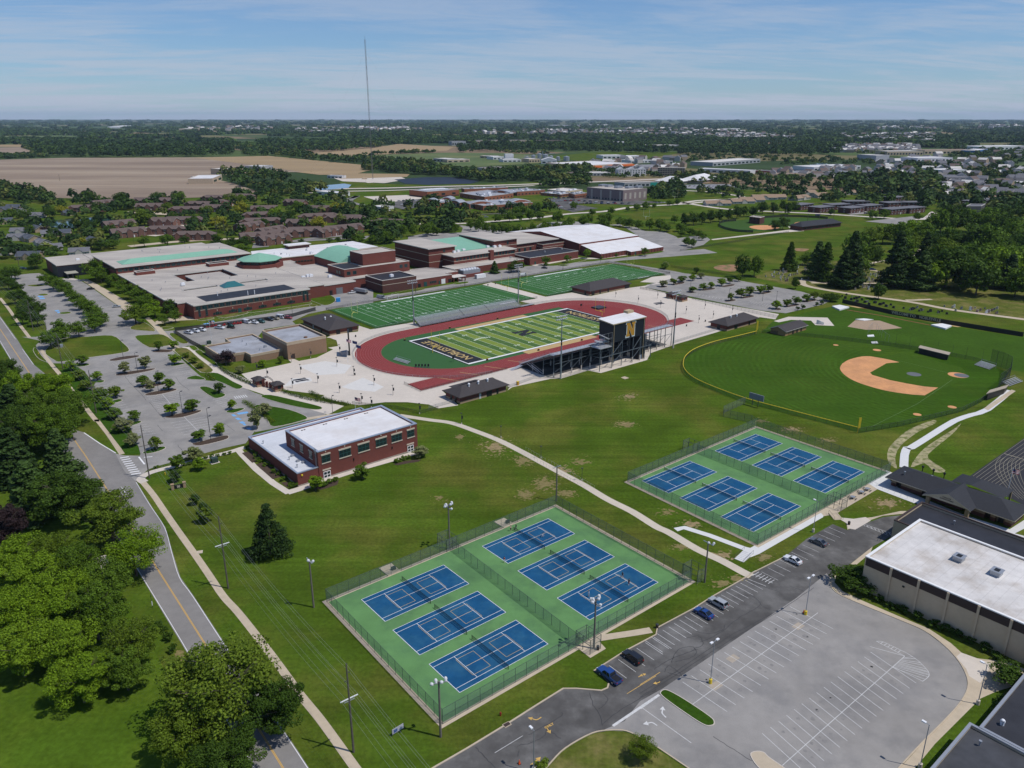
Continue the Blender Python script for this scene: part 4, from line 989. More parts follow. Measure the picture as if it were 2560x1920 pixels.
# ---- stadium grandstand on the south straight
def stand_south():
 t=empty('grandstand',S(0,-54,0),'large aluminium grandstand on dark steel legs below the press box','grandstand')
 u0,u1,w0,w1,z0,z1,n=-40.0,41.0,-43.3,-63.5,1.3,10.6,24
 st=MB()
 for k in range(n):
  a,c=k/n,(k+1)/n
  wa,wc=w0+(w1-w0)*a,w0+(w1-w0)*c;z=z0+(z1-z0)*a;zn=z0+(z1-z0)*c
  st.face([S(u0,wa,z),S(u1,wa,z),S(u1,wc,z),S(u0,wc,z)][::-1]);st.face([S(u0,wc,z),S(u1,wc,z),S(u1,wc,zn),S(u0,wc,zn)][::-1])
  sb=MB();q=(wa+wc)/2
  i=len(sb.v);pts=[S(u0+.3,q+.14),S(u1-.3,q+.14),S(u1-.3,q-.14),S(u0+.3,q-.14)]
  sb.pri(pts,z+.38,z+.44,0,None,True);sb.build('bench',ALU,t)
 st.build('stepped_deck',ALU,t)
 ud=MB();ud.face([S(u0,w0,z0-.25),S(u1,w0,z0-.25),S(u1,w1,z1-.35),S(u0,w1,z1-.35)]);ud.build('under_deck',NAVY,t)
 dk=MB();dk.pri([S(u0,-63.5),S(u1,-63.5),S(u1,-66),S(u0,-66)],10.4,10.6,0,None,True);dk.build('top_walkway',ALU,t)
 rl=MB();rp=MB()
 for(a,c) in((S(u0,-66,10.6),S(-9.3,-66,10.6)),(S(14.6,-66,10.6),S(u1,-66,10.6)),(S(u0,w0,1.5),S(u0,w1,z1)),(S(u1,w0,1.5),S(u1,w1,z1)),(S(u0,-43.0,1.3),S(u1,-43.0,1.3)),(S(u0,-63.5,z1),S(u0,-66,z1)),(S(u1,-63.5,z1),S(u1,-66,z1))):
  m=max(2,int((c-a).length/2.2))
  for k in range(m+1):
   p=a.lerp(c,k/m);rp.tube(p,p+V3((0,0,1.15)),.04,.04,4)
  for h in(.4,.78,1.15):rl.tube(a+V3((0,0,h)),c+V3((0,0,h)),.035,.035,4)
 rp.build('rail_posts',STEEL,t,'stuff');rl.build('guard_rail',STEEL,t)
 COLS=[-39,-28,-22,-16.5,-9,-2.6,4.8,10,17.6,24,30,36,41]
 frame=mat('blue grey steel',(.13,.155,.18),.5,.1,1.0,metal=.3)
 for u in COLS:
  for j,w in enumerate((-65.4,-58.6,-51.5)):
   zt=min(10.4,z0+(z1-z0)*(w0-w)/(w0-w1))-.15
   pb=MB();pb.tube(S(u,w,2.4),S(u,w,zt),.16,.16,6);pb.build('column',frame,t)
   pb=MB();pb.tube(S(u,w,0),S(u,w,2.4),.27,.27,8);pb.build('concrete_pier',CONC,t)
  rb=MB();rb.bar(S(u,-43.5,1.1),S(u,-65.4,10.3),.30);rb.build('raker_beam',frame,t)
 br=MB()
 for a,c in zip(COLS[:-1],COLS[1:]):
  br.bar(S(a,-65.4,6.2),S(c,-65.4,6.2),.16);br.bar(S(a,-58.6,4.6),S(c,-58.6,4.6),.14)
  br.bar(S(a,-65.4,2.4),S(c,-65.4,6.2),.12)
 br.build('brace',frame,t)
 skirt=MB();skirt.face([S(u0,-43.1,.05),S(u1,-43.1,.05),S(u1,-43.1,1.3),S(u0,-43.1,1.3)][::-1]);skirt.build('front_skirt',SCREENB,t)
 for k,(ua,ub) in enumerate(((-40,-47),(41,48))):
  r=MB();s=1 if ub>ua else-1
  for j in range(8):
   f=j/8.0;r.pri([S(ua+s*6.5*f,-44),S(ua+s*6.5*(f+.125),-44),S(ua+s*6.5*(f+.125),-46),S(ua+s*6.5*f,-46)],1.25*(1-f)-.12,1.25*(1-f),0,None,True)
  r.build('stair_flight',ALU,t)
 r=MB()
 for w in(-48,-51):
  r.bar(S(-39.5,w,2.6),S(-39.5,w-8,.3),.25)
  r.bar(S(-39.5,w,3.7),S(-39.5,w-8,1.4),.1)
 r.build('side_ramp',ALU,t)
stand_south()
sheet('stand_shade_sheet',[S(-40,-43.5),S(41,-43.5),S(41,-63),S(-40,-63)],.036,ASPHD)  # shade under the stand, painted as a dark sheet over the plaza concrete
def press_box():
 t=empty('press_box',S(2.5,-67,0),'tall navy press box with white roof and a big gold letter on its back','press box')
 u0,u1,w0,w1=-8.3,13.4,-62.6,-71.2
 frame=MATS['blue grey steel']
 b=MB();b.pri([S(u0,w0),S(u0,w1),S(u1,w1),S(u1,w0)],11.9,20.3,0,None,True);b.build('wall',NAVY,t)
 b=MB();o=[S(u0-.5,w0+.6),S(u0-.5,w1-.4),S(u1+.5,w1-.4),S(u1+.5,w0+.6)]
 zz=(21.3,20.5,20.5,21.3)
 b.face([(p.x,p.y,z) for p,z in zip(o,zz)]);b.face([(p.x,p.y,z-.45) for p,z in zip(o,zz)][::-1],1)
 for k in range(4):
  q=(k+1)%4;b.face([(o[k].x,o[k].y,zz[k]-.45),(o[q].x,o[q].y,zz[q]-.45),(o[q].x,o[q].y,zz[q]),(o[k].x,o[k].y,zz[k])],1)
 b.build('roof',[ROOFW,mat('tan fascia',(.42,.33,.20),.6)],t)
 b=MB();b.pri([S(9.2,-61.2),S(9.2,-64),S(13.2,-64),S(13.2,-61.2)],20.6,22.3);b.build('roof_hatch',[MATS['tan fascia']],t)
 bb=MB();cc=S(3.6,w1-.03,16.2)
 for m,k,off in((0,1.16,.02),(1,1.0,.06)):
  for q in block_n(6.0,6.6):bb.face([tuple(cc+FU*(x*k if k>1 else x)+V3((0,0,y*k))-FW*off) for x,y in q],m)
 bb.build('letter_emblem',[mat('pale outline',(.55,.62,.62),.6),mat('gold letter',(.42,.22,.03),.6)],t)
 for u in(u0+.5,u1-.8):
  b=MB();b.tube(S(u,w1-.18,20.0),S(u,w1-.18,.2),.13,.13,4);b.build('downspout',MATS['tan fascia'],t)
 for k in range(7):
  b=MB();ua=u0+.8+k*2.95;b.pri([S(ua,w0+.06),S(ua,w0-.1),S(ua+2.4,w0-.1),S(ua+2.4,w0+.06)],14.5,17.5,0,None,True);b.build('window',GLASS,t)
 for u in(-9,-2.6,4.8,10,13.3):
  for w in(-64.4,-72):
   b=MB();b.tube(S(u,w,2.6),S(u,w,12),.19,.19,6);b.build('column',frame,t)
   b=MB();b.tube(S(u,w,0),S(u,w,2.6),.3,.3,8);b.build('concrete_pier',CONC,t)
 br=MB()
 us=(-17,-9,-2.6,4.8,10,17.5)
 for a,c in zip(us[:-1],us[1:]):br.bar(S(a,-72,6.3),S(c,-72,6.3),.26)
 for a,c in((-9,-2.6),(4.8,10)):br.bar(S(a,-72,2.0),S(c,-72,6.2),.24);br.bar(S(a,-72,6.4),S(c,-72,11.6),.24)
 for u in(-17,17.5):br.bar(S(u,-72,6.3),S(u,-65.4,6.3),.22)
 br.build('brace',frame,t)
 b=MB();b.pri([S(-17,-64.3),S(-17,-72),S(-9.4,-72),S(-9.4,-64.3)],10.3,10.6,0,None,True);b.build('landing',ALU,t)
 for u,w in((-17,-72),(17.5,-72)):
  b=MB();b.tube(S(u,w,0),S(u,w,10.4 if u<0 else 6.3),.18,.18,6);b.build('column',frame,t)
 st=MB();rl=MB()
 for f in range(2):
  z=10.6+f*2.9
  for j in range(9):
   q=j/9.0;ua=-15.5+5.6*q if f==0 else-9.9-5.6*q
   st.pri([S(ua,-66-f*2.2),S(ua,-68-f*2.2),S(ua+.62,-68-f*2.2),S(ua+.62,-66-f*2.2)],z+2.9*q,z+2.9*q+.12,0,None,True)
 for z in(11.2,11.7,14.1,14.6,17):
  rl.tube(S(-17,-72,z),S(-9.4,-72,z),.05,.05,4);rl.tube(S(-17,-72,z),S(-17,-66,z),.05,.05,4)
 for u in(-17,-14.5,-12,-9.6):rl.tube(S(u,-72,10.6),S(u,-72,17),.06,.06,4)
 st.pri([S(-17,-68),S(-17,-72),S(-15.2,-72),S(-15.2,-68)],13.4,13.55,0,None,True)
 st.build('stair_flight',ALU,t);rl.build('hand_rail',STEEL,t)
 b=MB();b.pri([S(10.3,-65.5),S(10.3,-71),S(14.8,-71),S(14.8,-65.5)],0,11.9);b.build('lift_shaft',NAVY,t)
 b=MB();b.pri([S(11.5,-71),S(11.5,-71.06),S(12.6,-71.06),S(12.6,-71)],.1,2.2,0,None,True);b.build('door',mat('blue grey door',(.15,.19,.26),.5),t)
press_box()
def stand_north():
 t=empty('bleachers',S(0,47,0),'low aluminium visitor bleachers between the red track and practice field','bleachers')
 n=11
 for k in range(n):
  w=44.9+k*.62;z=.7+k*.32
  b=MB();b.pri([S(-36,w),S(36,w),S(36,w+.62),S(-36,w+.62)],z-.06,z,0,None,True);b.build('foot_board',ALU,t)
  b=MB();b.pri([S(-36,w+.3),S(36,w+.3),S(36,w+.58),S(-36,w+.58)],z+.3,z+.36,0,None,True);b.build('bench',ALU,t)
 b=MB()
 for a,c in((S(-36,44.6,.8),S(46,44.6,.8)),(S(-36,51.8,4.2),S(36,51.8,4.2)),(S(-36,44.6,.8),S(-36,51.8,4.2)),(S(36,44.6,.8),S(36,51.8,4.2)),(S(36,46.6,.8),S(46,46.6,.8))):
  for h in(.5,1.1):b.tube(a+V3((0,0,h)),c+V3((0,0,h)),.04,.04,4)
  m=max(2,int((c-a).length/2.4))
  for k in range(m+1):p=a.lerp(c,k/m);b.tube(p,p+V3((0,0,1.1)),.035,.035,4)
 b.build('guard_rail',STEEL,t)
 b=MB();b.pri([S(36.1,44.6),S(46,44.6),S(46,46.6),S(36.1,46.6)],.65,.75,0,None,True);b.build('ramp',ALU,t)
 b=MB()
 for k in range(13):
  u=-36+6*k;b.bar(S(u,45,0),S(u,45,.7),.12);b.bar(S(u,48,0),S(u,48,2.2),.12);b.bar(S(u,51.4,0),S(u,51.4,3.9),.12);b.bar(S(u,45,.5),S(u,51.4,3.8),.12)
 b.build('support_frame',STEEL,t)
 for u in(-6,12):
  b=MB()
  for k in range(6):b.tube(S(u,45+k,1+k*.5),S(u,45+k,2+k*.5),.05,.05,4)
  b.tube(S(u,45,2),S(u,50,4.5),.05,.05,4);b.build('aisle_rail',STEELD,t)
stand_north()
# track-side fences
fence('track_fence',[S(*q) for q in oval(RO+1.0)[28:57:2]],1.2,3.0,STEEL,LINKG,'grey chain link fence round the plaza end of the red track')
fence('track_fence',[S(*q) for q in oval(RO+1.0)[0:29:2]],1.2,3.0,STEEL,LINKG,'grey chain link fence round the far end of the red track')
fence('track_fence',[S(-94,-30.5),S(-94,-43),S(-47,-43)],1.2,3.0,STEELD,LINKB,'dark chain link fence along the sprint chute of the red track')
fence('practice_fence',[S(-57,115),S(-57,57.5),S(60,57.5)],1.3,3.2,STEELD,LINKB,'dark fence on the plaza side of the bleacher practice field')
fence('practice_fence',[S(-57,115),S(62,115.5),S(187,116.5),S(189,56.5),S(112,56.5)],1.3,3.6,STEELD,LINKB,'dark fence along the service lane behind the practice fields')
fence('practice_fence',[S(68,57),S(96,57)],1.3,3.2,STEELD,LINKB,'short dark fence on the plaza side of the far practice field')
fence('plaza_fence',PL(5,[(700,985),(830,950)])+PL(5,[(1222,845),(1375,790)])+PL('d',[(690,890),(1010,800)]),1.3,3.0,STEEL,LINKG,'grey fence between the plaza and the lawn below the grandstand')
fence('plaza_fence',PL(5,[(210,955),(500,985),(640,1015),(760,985)]),1.3,2.6,STEELD,LINKB,'black picket fence along the lawn above the brick building')
fence('plaza_fence',PL(6,[(200,500),(440,428)]),1.3,2.6,STEEL,LINKG,'grey fence from the grandstand end to the far hip-roofed building')
fence('plaza_fence',PL(6,[(0,190),(150,215)])+[],1.5,2.6,STEELD,LINKB,'dark fence left of the small far gate house')
fence('plaza_fence',PL(6,[(300,250),(560,310),(790,360)]),1.8,2.6,STEELD,LINKG,'dark picket fence between the plaza and the far parking lot')
# ---- baseball field
OF=smo(PL(6,[(672,450),(560,478),(430,510),(320,550),(265,590),(248,630),(255,670),(300,715),(400,765),(600,840),(800,895),(1010,950),(1250,1012)]),4)
INN=PL(6,[(1255,1022),(1480,985),(1700,935),(1860,895),(1960,845),(2060,775),(2110,700),(2125,670),(2010,630),(1920,605),(1770,575),(1600,545),(1400,515),(1050,475),(880,460),(700,445)])
sheet('outfield',OF+INN,.014,GRASSF)
def inside(p,poly):
 c=False;n=len(poly);j=n-1
 for i in range(n):
  if(poly[i][1]>p[1])!=(poly[j][1]>p[1]) and p[0]<(poly[j][0]-poly[i][0])*(p[1]-poly[i][1])/(poly[j][1]-poly[i][1])+poly[i][0]:c=not c
  j=i
 return c
hp=P(6,1835,690);FIELD=OF+INN
b=MB()
for k in range(30):
 r0=40+k*2.7;seg=[]
 for j in range(150):
  a=math.radians(80+j*1.2);p=hp+V3((math.cos(a)*r0,math.sin(a)*r0,0))
  if inside(p,OF+[INN[2],INN[10]] if False else FIELD):seg.append(p)
  else:
   if len(seg)>2:b.rib(seg,1.3,.018)
   seg=[]
 if len(seg)>2:b.rib(seg,1.3,.018)
struct('mown_bands',b,mat('mown grass band',(.043,.090,.010),.95,.2,.6,.3,.05,spec=.02))
sheet('infield_grass',PL(6,[(1290,600),(1500,560),(1850,640),(1900,690),(1800,740),(1640,800),(1400,760),(1250,700)]),.022,mat('infield grass',(.045,.092,.010),.95,.15,.6,spec=.02))
sheet('infield_dirt',smo(PL(6,[(1165,620),(1210,595),(1300,577),(1400,590),(1480,608)]),4)+PL(6,[(1495,612),(1420,618),(1325,672),(1338,685),(1440,715),(1540,735),(1640,752),(1718,758),(1640,803)])+smo(PL(6,[(1640,803),(1540,795),(1400,772),(1260,730),(1185,690),(1152,650),(1165,620)]),4)[1:-1],.026,DIRT)
def disc(name,v,x,y,r,z,m):
 c=P(v,x,y);return sheet(name,[(c.x+r*math.cos(a*.26),c.y+r*math.sin(a*.26)) for a in range(24)],z,m)
disc('pitcher_mound',6,1578,681,3.0,.030,mat('dark tarp',(.12,.13,.14),.8,.1,.5));disc('home_plate_dirt',6,1832,686,4.1,.030,DIRT)
disc('home_plate_tarp',6,1852,688,3.0,.034,MATS['dark tarp'])
for q in((1128,513,1.3),(1365,542,1.9),(1798,870,1.6),(1597,913,1.5)):disc('bullpen_mound',6,*q[:2],q[2],.03,DIRT)
b=MB();b.rib(PL(6,[(1800,712),(1600,850),(1330,985)]),.14,.028);b.rib(PL(6,[(1770,672),(1480,600)]),.14,.029);struct('foul_line',b,mat('chalk line',(.11,.17,.07),.9))
fence('outfield_fence',OF,1.7,3.4,FENCEG,LINKB,'outfield fence with bright yellow cap round the ball field',cap=YELP)
fence('infield_fence',INN[:8],2.0,3.4,STEELD,LINKB,'dark chain link fence on the first base side of the ball field')
fence('infield_fence',INN[8:],2.0,3.4,STEELD,LINKB,'dark chain link fence on the hammer circle side of the ball field')
fence('backstop',PL(6,[(2060,770),(2122,725),(2130,665),(2080,640),(2015,620)]),7.0,3.0,STEELD,LINKB,'tall dark backstop netting behind home plate','backstop')
fence('net_poles',PL(6,[(1470,515),(1550,530),(1630,548),(1710,560),(1795,580),(1875,592),(1968,610),(2050,625)]),6.0,40,STEELD,None,'row of tall net poles along the third base side','net',rail=False)
for x,y,l in((668,448,'tall yellow foul pole near the far hip-roofed building'),(1252,1020,'tall yellow foul pole above the upper courts')):
 p=P(6,x,y);t=empty('foul_pole',p,l,'foul pole')
 h=6.0 if x>1000 else 7.0
 b=MB();b.tube(p,p+V3((0,0,h)),.13);b.build('pole',YELP,t)
 b=MB();b.pri([(p.x+.1,p.y-.03),(p.x+.75,p.y-.03),(p.x+.75,p.y+.03),(p.x+.1,p.y+.03)],h*.3,h,0,None,True);b.build('wing_screen',YELP,t)
def dugout(pts,h,label,v=6):
 q=PL(v,pts);t=empty('dugout',q[0],label,'dugout')
 a,c_,d=q[0],q[1],q[2];poly=[a,c_,d,a+d-c_]
 b=MB()
 pl=ccw(poly);n=4
 for k in range(4):
  p0,p1=pl[k],pl[(k+1)%4];b.strip([p0,p1],.2,0,h)
 b.build('wall',BLACK,t)
 b=MB();b.pri(inset(pl,-.5),h+.004,h+.25,0,None,True);b.build('roof',mat('dugout roof',(.36,.31,.24),.8),t)
 b=MB();b.pri([p0.lerp(p1,.2) for p0,p1 in zip(pl,pl[2:]+pl[:2])],.3,.75);b.build('bench',WOOD,t)
dugout([(1605,560),(1768,600),(1775,588)],2.6,'long black dugout on the third base side of the ball field')
dugout([(1995,832),(2092,795),(2110,775)],2.6,'black dugout with tan roof at the end of the white walk')
def bleacher_small(v,a,c,rows,label,depth=.7):
 A,C_=P(v,*a),P(v,*c);d=(C_-A).normalized();n=V3((-d.y,d.x,0))
 t=empty('bleachers',A,label,'bleachers')
 for k in range(rows):
  b=MB();o=n*depth*k;b.pri([A+o,C_+o,C_+o+n*.3,A+o+n*.3],.4+.25*k,.46+.25*k,0,None,True);b.build('bench',ALU,t)
  b=MB();o=n*(depth*k+.3);b.pri([A+o,C_+o,C_+o+n*.35,A+o+n*.35],.1+.25*k,.16+.25*k,0,None,True);b.build('foot_board',ALU,t)
 b=MB()
 for s in(A,C_):b.bar(s,s+n*depth*rows+V3((0,0,.25*rows)),.1);b.bar(s+n*depth*rows,s+n*depth*rows+V3((0,0,.9+.25*rows)),.08)
 b.tube(A+n*depth*rows+V3((0,0,.9+.25*rows)),C_+n*depth*rows+V3((0,0,.9+.25*rows)),.05)
 b.build('frame',STEEL,t)
bleacher_small(6,(1925,628),(2010,655),6,'silver bleachers behind the backstop, beside the tall netting');bleacher_small(6,(2130,752),(2205,725),5,'small silver bleachers at the edge right of the dugout')
bleacher_small(5,(470,668),(560,695),3,'grey steel bleachers standing on the green end of the infield')
# scoreboard
p=P(6,645,862);q=P(6,678,872);t=empty('scoreboard',p,'grey back of the scoreboard on dark posts behind the outfield fence','scoreboard')
for s in(p,q):
 b=MB();b.tube(s,s+V3((0,0,5.2)),.12);b.build('post',STEELD,t)
d=(q-p).normalized();b=MB();n=V3((-d.y,d.x,0))*.15;a,c=p-d*1.6,q+d*2.2;b.pri([a-n,c-n,c+n,a+n],2.9,5.3,0,None,True);b.build('sign_panel',mat('grey sign back',(.20,.22,.24),.6),t)
fence('court_fence',PL(6,[(605,850),(480,905),(480,925),(640,960),(660,975)]),3.0,3.0,FENCEG,LINKG,'grey chain link side fence from the outfield scoreboard to the upper courts',mid=True)
# throwing area, jumps, mats
sheet('field_grass',PL(6,[(880,345),(1150,280),(1400,330),(1700,390),(2212,470),(2400,520),(2400,700),(2130,655),(1920,600),(1600,545),(1050,470),(700,440),(760,380)]),.010,mat('throwing field grass',(.042,.088,.010),.95,.2,.5,.2,.05,spec=.02))
sheet('throw_pad',PL(6,[(770,375),(855,350),(1080,355),(1120,403),(1010,398),(985,372),(870,368),(800,382)]),.030,CONC)
sheet('throw_sector',PL(6,[(1195,407),(1240,370),(1380,372),(1510,415),(1400,425),(1300,425)]),.030,mat('crushed gravel',(.34,.25,.17),.9,.1,.6))
b=MB();b.rib(PL(6,[(1190,310),(1400,345),(1680,400)]),1.2,.030);b.rib(PL(6,[(1280,300),(1500,335),(1720,370)]),1.2,.0305);struct('runway',b,mat('rust runway',(.20,.075,.035),.9))
sheet('sand_pit',PL(6,[(1700,378),(1760,388),(1865,405),(1830,410),(1740,395)]),.032,TANR)
sheet('sand_pit',PL(6,[(1180,285),(1280,292),(1330,300),(1260,300)]),.032,TANR)
for pts,l,h in(([(1105,295),(1150,288),(1205,300),(1150,316)],'white landing mat at the far corner of the throwing field',.8),([(1675,402),(1740,396),(1795,408),(1760,425)],'white landing mat by the lettered black fence',.8),([(1240,366),(1290,362),(1345,368),(1290,374)],'flat white cover at the top of the gravel throwing sector',.3),([(1308,458),(1345,455),(1350,466),(1312,467)],'small white board by the hammer cage, upper one',.3),([(1330,496),(1365,494),(1372,505),(1335,506)],'small white board by the hammer cage, lower one',.3)):
 q=PL(6,pts);t=empty('landing_mat',q[0],l,'mat');b=MB();b.pri(ccw(q),.03,h);b.build('mat_pad',WHITEP,t)
fence('hammer_cage',PL(6,[(1312,450),(1335,425),(1360,432),(1390,470),(1430,500)]),4.0,4,STEEL,None,'light steel hammer cage poles below the gravel sector','cage')
p=P(6,1025,392);t=empty('long_jump_board',p,'stack of white frames on the concrete throwing pad','equipment');
for k in range(4):
 b=MB();b.box((p.x+k*.7,p.y-.2*k,.03),(.12,2.2,2.2-.3*k),.5);b.build('frame',WHITEP,t)
A,B_=P(6,1165,270),P(6,2205,465)
t=empty('lettered_fence',A,'long black wind screen fence with pale welcome lettering beside the cemetery','fence')
wall_pts=[A,P(6,1460,338),P(6,1800,398),B_]
b=MB()
for a,c in zip(wall_pts[:-1],wall_pts[1:]):b.strip([a,c],.14,0,2.4)
b.build('wind_screen',BLACK,t)
pm=MB();pm.tube((0,0,0),(0,0,2.5),.06);pme=pm.mesh('post',STEELD)
for a,c in zip(wall_pts[:-1],wall_pts[1:]):
 n=int((c-a).length/4)
 for k in range(n):child('post',pme,t,a.lerp(c,k/n)-A+V3((0,.12,0)))
b=MB();d=(wall_pts[2]-wall_pts[1]).normalized();nn=V3((d.y,-d.x,0))*.09
for word,px in(('WELCOME',1498),('TO',1572),('NOBLESVILLE',1672)):
 f=(px-1460)/340.0
 c=wall_pts[1].lerp(wall_pts[2],f);put_text(b,word,2.3,c+V3((0,0,1.25))+nn,d,V3((0,0,1)),0,.03,.85 if word!='TO' else 1.1)
b.build('lettering',mat('pale lettering',(.55,.50,.36),.8),t)
# ---- softball field far right of centre
sheet('softball_field',smo(PL(3,[(245,730),(300,705),(440,690),(560,680),(720,678),(950,690),(990,705),(900,720),(690,735),(600,760),(420,770),(300,760)]),3,True),.020,mat('softball grass',(.045,.092,.02),.9,.1,.4,spec=.05))
sheet('softball_dirt',smo(PL(3,[(445,738),(500,728),(600,730),(640,745),(560,758),(480,752)]),3,True),.030,DIRT)
sheet('softball_dirt',smo(PL(3,[(740,712),(780,705),(840,708),(830,722),(770,728),(735,722)]),3,True),.030,DIRT)
sheet('softball_walk',PL(3,[(200,818),(480,785),(600,770),(720,755),(690,735),(760,745),(800,765),(600,780),(490,792),(210,824)]),.034,CONC)
sheet('bare_soil',smo(PL(3,[(215,1000),(260,985),(370,980),(375,1000),(350,1025),(260,1018)]),3,True),.012,mat('red bare soil',(.30,.16,.09),.95,.2,.5,hue=(.10,.12,.03),hamt=.9,hscale=.25))
sheet('bare_soil',smo(PL(3,[(720,880),(760,876),(830,880),(800,895),(750,893)]),3,True),.012,MATS['red bare soil'])
fence('softball_fence',smo(PL(3,[(470,775),(380,772),(300,757),(250,735),(262,715),(310,705),(360,702)]),2),2.4,5,BLACK,SCREENB,'black screen fence round the left softball outfield')
fence('softball_fence',smo(PL(3,[(540,682),(640,676),(760,676),(880,682),(950,688)]),2),2.4,5,BLACK,SCREENB,'black screen fence round the far softball outfield')
fence('lot_fence',PL(3,[(0,895),(150,870),(400,830),(700,775)]),1.8,5,STEELD,LINKB,'long dark chain link fence across the grass field toward the softball diamonds')
fence('lot_fence',PL(3,[(-60,1000),(150,1030),(420,1075)]),1.8,4,STEELD,LINKB,'dark chain link fence between the far lot and the grass field')
fence('yard_fence',PL(4,[(2030,350),(1880,392),(1600,428),(1300,465),(1125,483),(1130,500),(1225,560),(1320,610)]),2.0,3.0,BLACK,SCREENB,'black screened fence round the maintenance yard')
# dark track at the right edge
c0=P('l',2212,100)
sheet('black_track',PL('l',[(1975,0),(1560,290),(1800,420),(1900,480),(2212,640),(2600,800),(2900,500),(2600,-200),(2250,-190)]),.030,mat('black track surface',(.022,.022,.027),.8,.1,.4))
b=MB()
for k in range(8):b.rib(PL('l',[(1600+35*k,290+22*k),(1990+40*k,5+22*k),(2280+40*k,-200+22*k)]),.10,.036)
for k in range(7):
 o=48*k;b.rib(smo(PL('l',[(1930+o,60+o*.1),(1875+o,130),(1875+o,220+o*.1),(1930+o,330+o*.25),(2030+o,450+o*.3),(2150+o,560+o*.3)]),4),.10,.038)
b.rib(PL('l',[(1975,20),(2212,90)]),.4,.040)
struct('lane_lines',b,mat('dull gold lane paint',(.30,.27,.20),.8))
# ================================================================ BUILDINGS
def SI(p):d=V3((p[0],p[1],0))-FC;return d.dot(FU),d.dot(FW)
class Frame:
 def __init__(s,o,deg):s.o=V3((o[0],o[1],0));a=math.radians(deg);s.a=a;s.u=V3((math.cos(a),math.sin(a),0));s.w=V3((-math.sin(a),math.cos(a),0))
 def __call__(s,u,w,z=.0):p=s.o+s.u*u+s.w*w;return V3((p.x,p.y,z))
CAMPUS=Frame(FC,39.7)
_win={}
def win_mesh(w,h,nx,ny,fm,gm):
 k=(round(w,2),round(h,2),nx,ny,fm.name,gm.name)
 if k not in _win:
  b=MB();t=min(.14,w*.08)
  b.box((0,0,0),(w,.16,t));b.box((0,0,h-t),(w,.16,t))
  for i in range(nx+1):b.box((-w/2+t/2+(w-t)*i/nx,0,t),(t,.16,h-2*t))
  for j in range(1,ny):
   for i in range(nx):b.box((-w/2+t+(w-t)*(i+.5)/nx-t/2,0,h*j/ny-t/2),((w-t)/nx-t,.15,t))
  g=MB();g.box((0,.0,t*.6),(w-t*.7,.09,h-t*1.2))
  _win[k]=(b.mesh('window',fm),g.mesh('pane',gm))
 return _win[k]
def window(root,p,ang,w,h,nx=1,ny=1,fm=None,gm=None,name='window'):
 """p = sill centre on the wall face, ang = direction of the wall line"""
 a,g=win_mesh(w,h,nx,ny,fm or GLASST,gm or GLASS)
 o=child(name,a,root,V3(p)-root.location,ang)
 child('pane',g,o)
 return o
def win_row(root,A,B,z,h,n,w,nx=1,ny=1,fm=None,gm=None,f0=.0,f1=1.0):
 A,B=V3((A[0],A[1],z)),V3((B[0],B[1],z));ang=math.atan2(B.y-A.y,B.x-A.x)
 for i in range(n):window(root,A.lerp(B,f0+(f1-f0)*(i+.5)/n),ang,w,h,nx,ny,fm,gm)
_door={}
def door(root,p,ang,w,h,dm):
 k=(w,h,dm.name)
 if k not in _door:
  b=MB();b.box((0,0,0),(w,.18,h));b.box((0,0,h),(w+.3,.2,.15));_door[k]=b.mesh('door',dm)
 return child('door',_door[k],root,V3(p)-root.location,ang)
def flat_block(root,poly,z0,z1,wm,rm,cm=None,par=.5,th=.45,over=.0,wall='wall',roof='roof'):
 """walls with a real parapet, recessed roof sheet; over > 0 gives an overhanging roof slab instead"""
 poly=ccw(poly);n=len(poly)
 b=MB()
 if over>0:
  b.pri(poly,z0,z1-.02);b.build(wall,wm,root)
  b=MB();b.pri(inset(poly,-over),z1,z1+.55,1,0,True);b.build(roof,[rm,cm or COPINGL],root)
  return
 inn=inset(poly,th)
 for k in range(n):
  q=(k+1)%n
  b.face([(*poly[k][:2],z0),(*poly[q][:2],z0),(*poly[q][:2],z1),(*poly[k][:2],z1)])
  b.face([(*inn[q][:2],z1-par-.05),(*inn[k][:2],z1-par-.05),(*inn[k][:2],z1),(*inn[q][:2],z1)])
 b.build(wall,wm,root)
 c=MB();out,inn2=inset(poly,-.08),inset(poly,th+.05)
 for k in range(n):
  q=(k+1)%n
  c.face([(*out[k][:2],z1+.12),(*out[q][:2],z1+.12),(*inn2[q][:2],z1+.12),(*inn2[k][:2],z1+.12)])
  c.face([(*out[k][:2],z1-.12),(*out[q][:2],z1-.12),(*out[q][:2],z1+.12),(*out[k][:2],z1+.12)])
  c.face([(*inn2[q][:2],z1-.12),(*inn2[k][:2],z1-.12),(*inn2[k][:2],z1+.12),(*inn2[q][:2],z1+.12)])
 c.build('coping',cm or COPINGL,root)
 r=MB();r.face([(*p[:2],z1-par) for p in inn]);r.build(roof,rm,root)
def rect(F,u0,u1,w0,w1):return[F(u0,w0),F(u1,w0),F(u1,w1),F(u0,w1)]
def band(root,poly,z,h,m=None,name='stone_band',d=.05):
 poly=ccw(poly);out=inset(poly,-d);n=len(poly);b=MB()
 for k in range(n):
  q=(k+1)%n
  b.face([(*out[k][:2],z),(*out[q][:2],z),(*out[q][:2],z+h),(*out[k][:2],z+h)])
  b.face([(*out[k][:2],z+h),(*out[q][:2],z+h),(*poly[q][:2],z+h),(*poly[k][:2],z+h)])
 b.build(name,m or STONE,root)
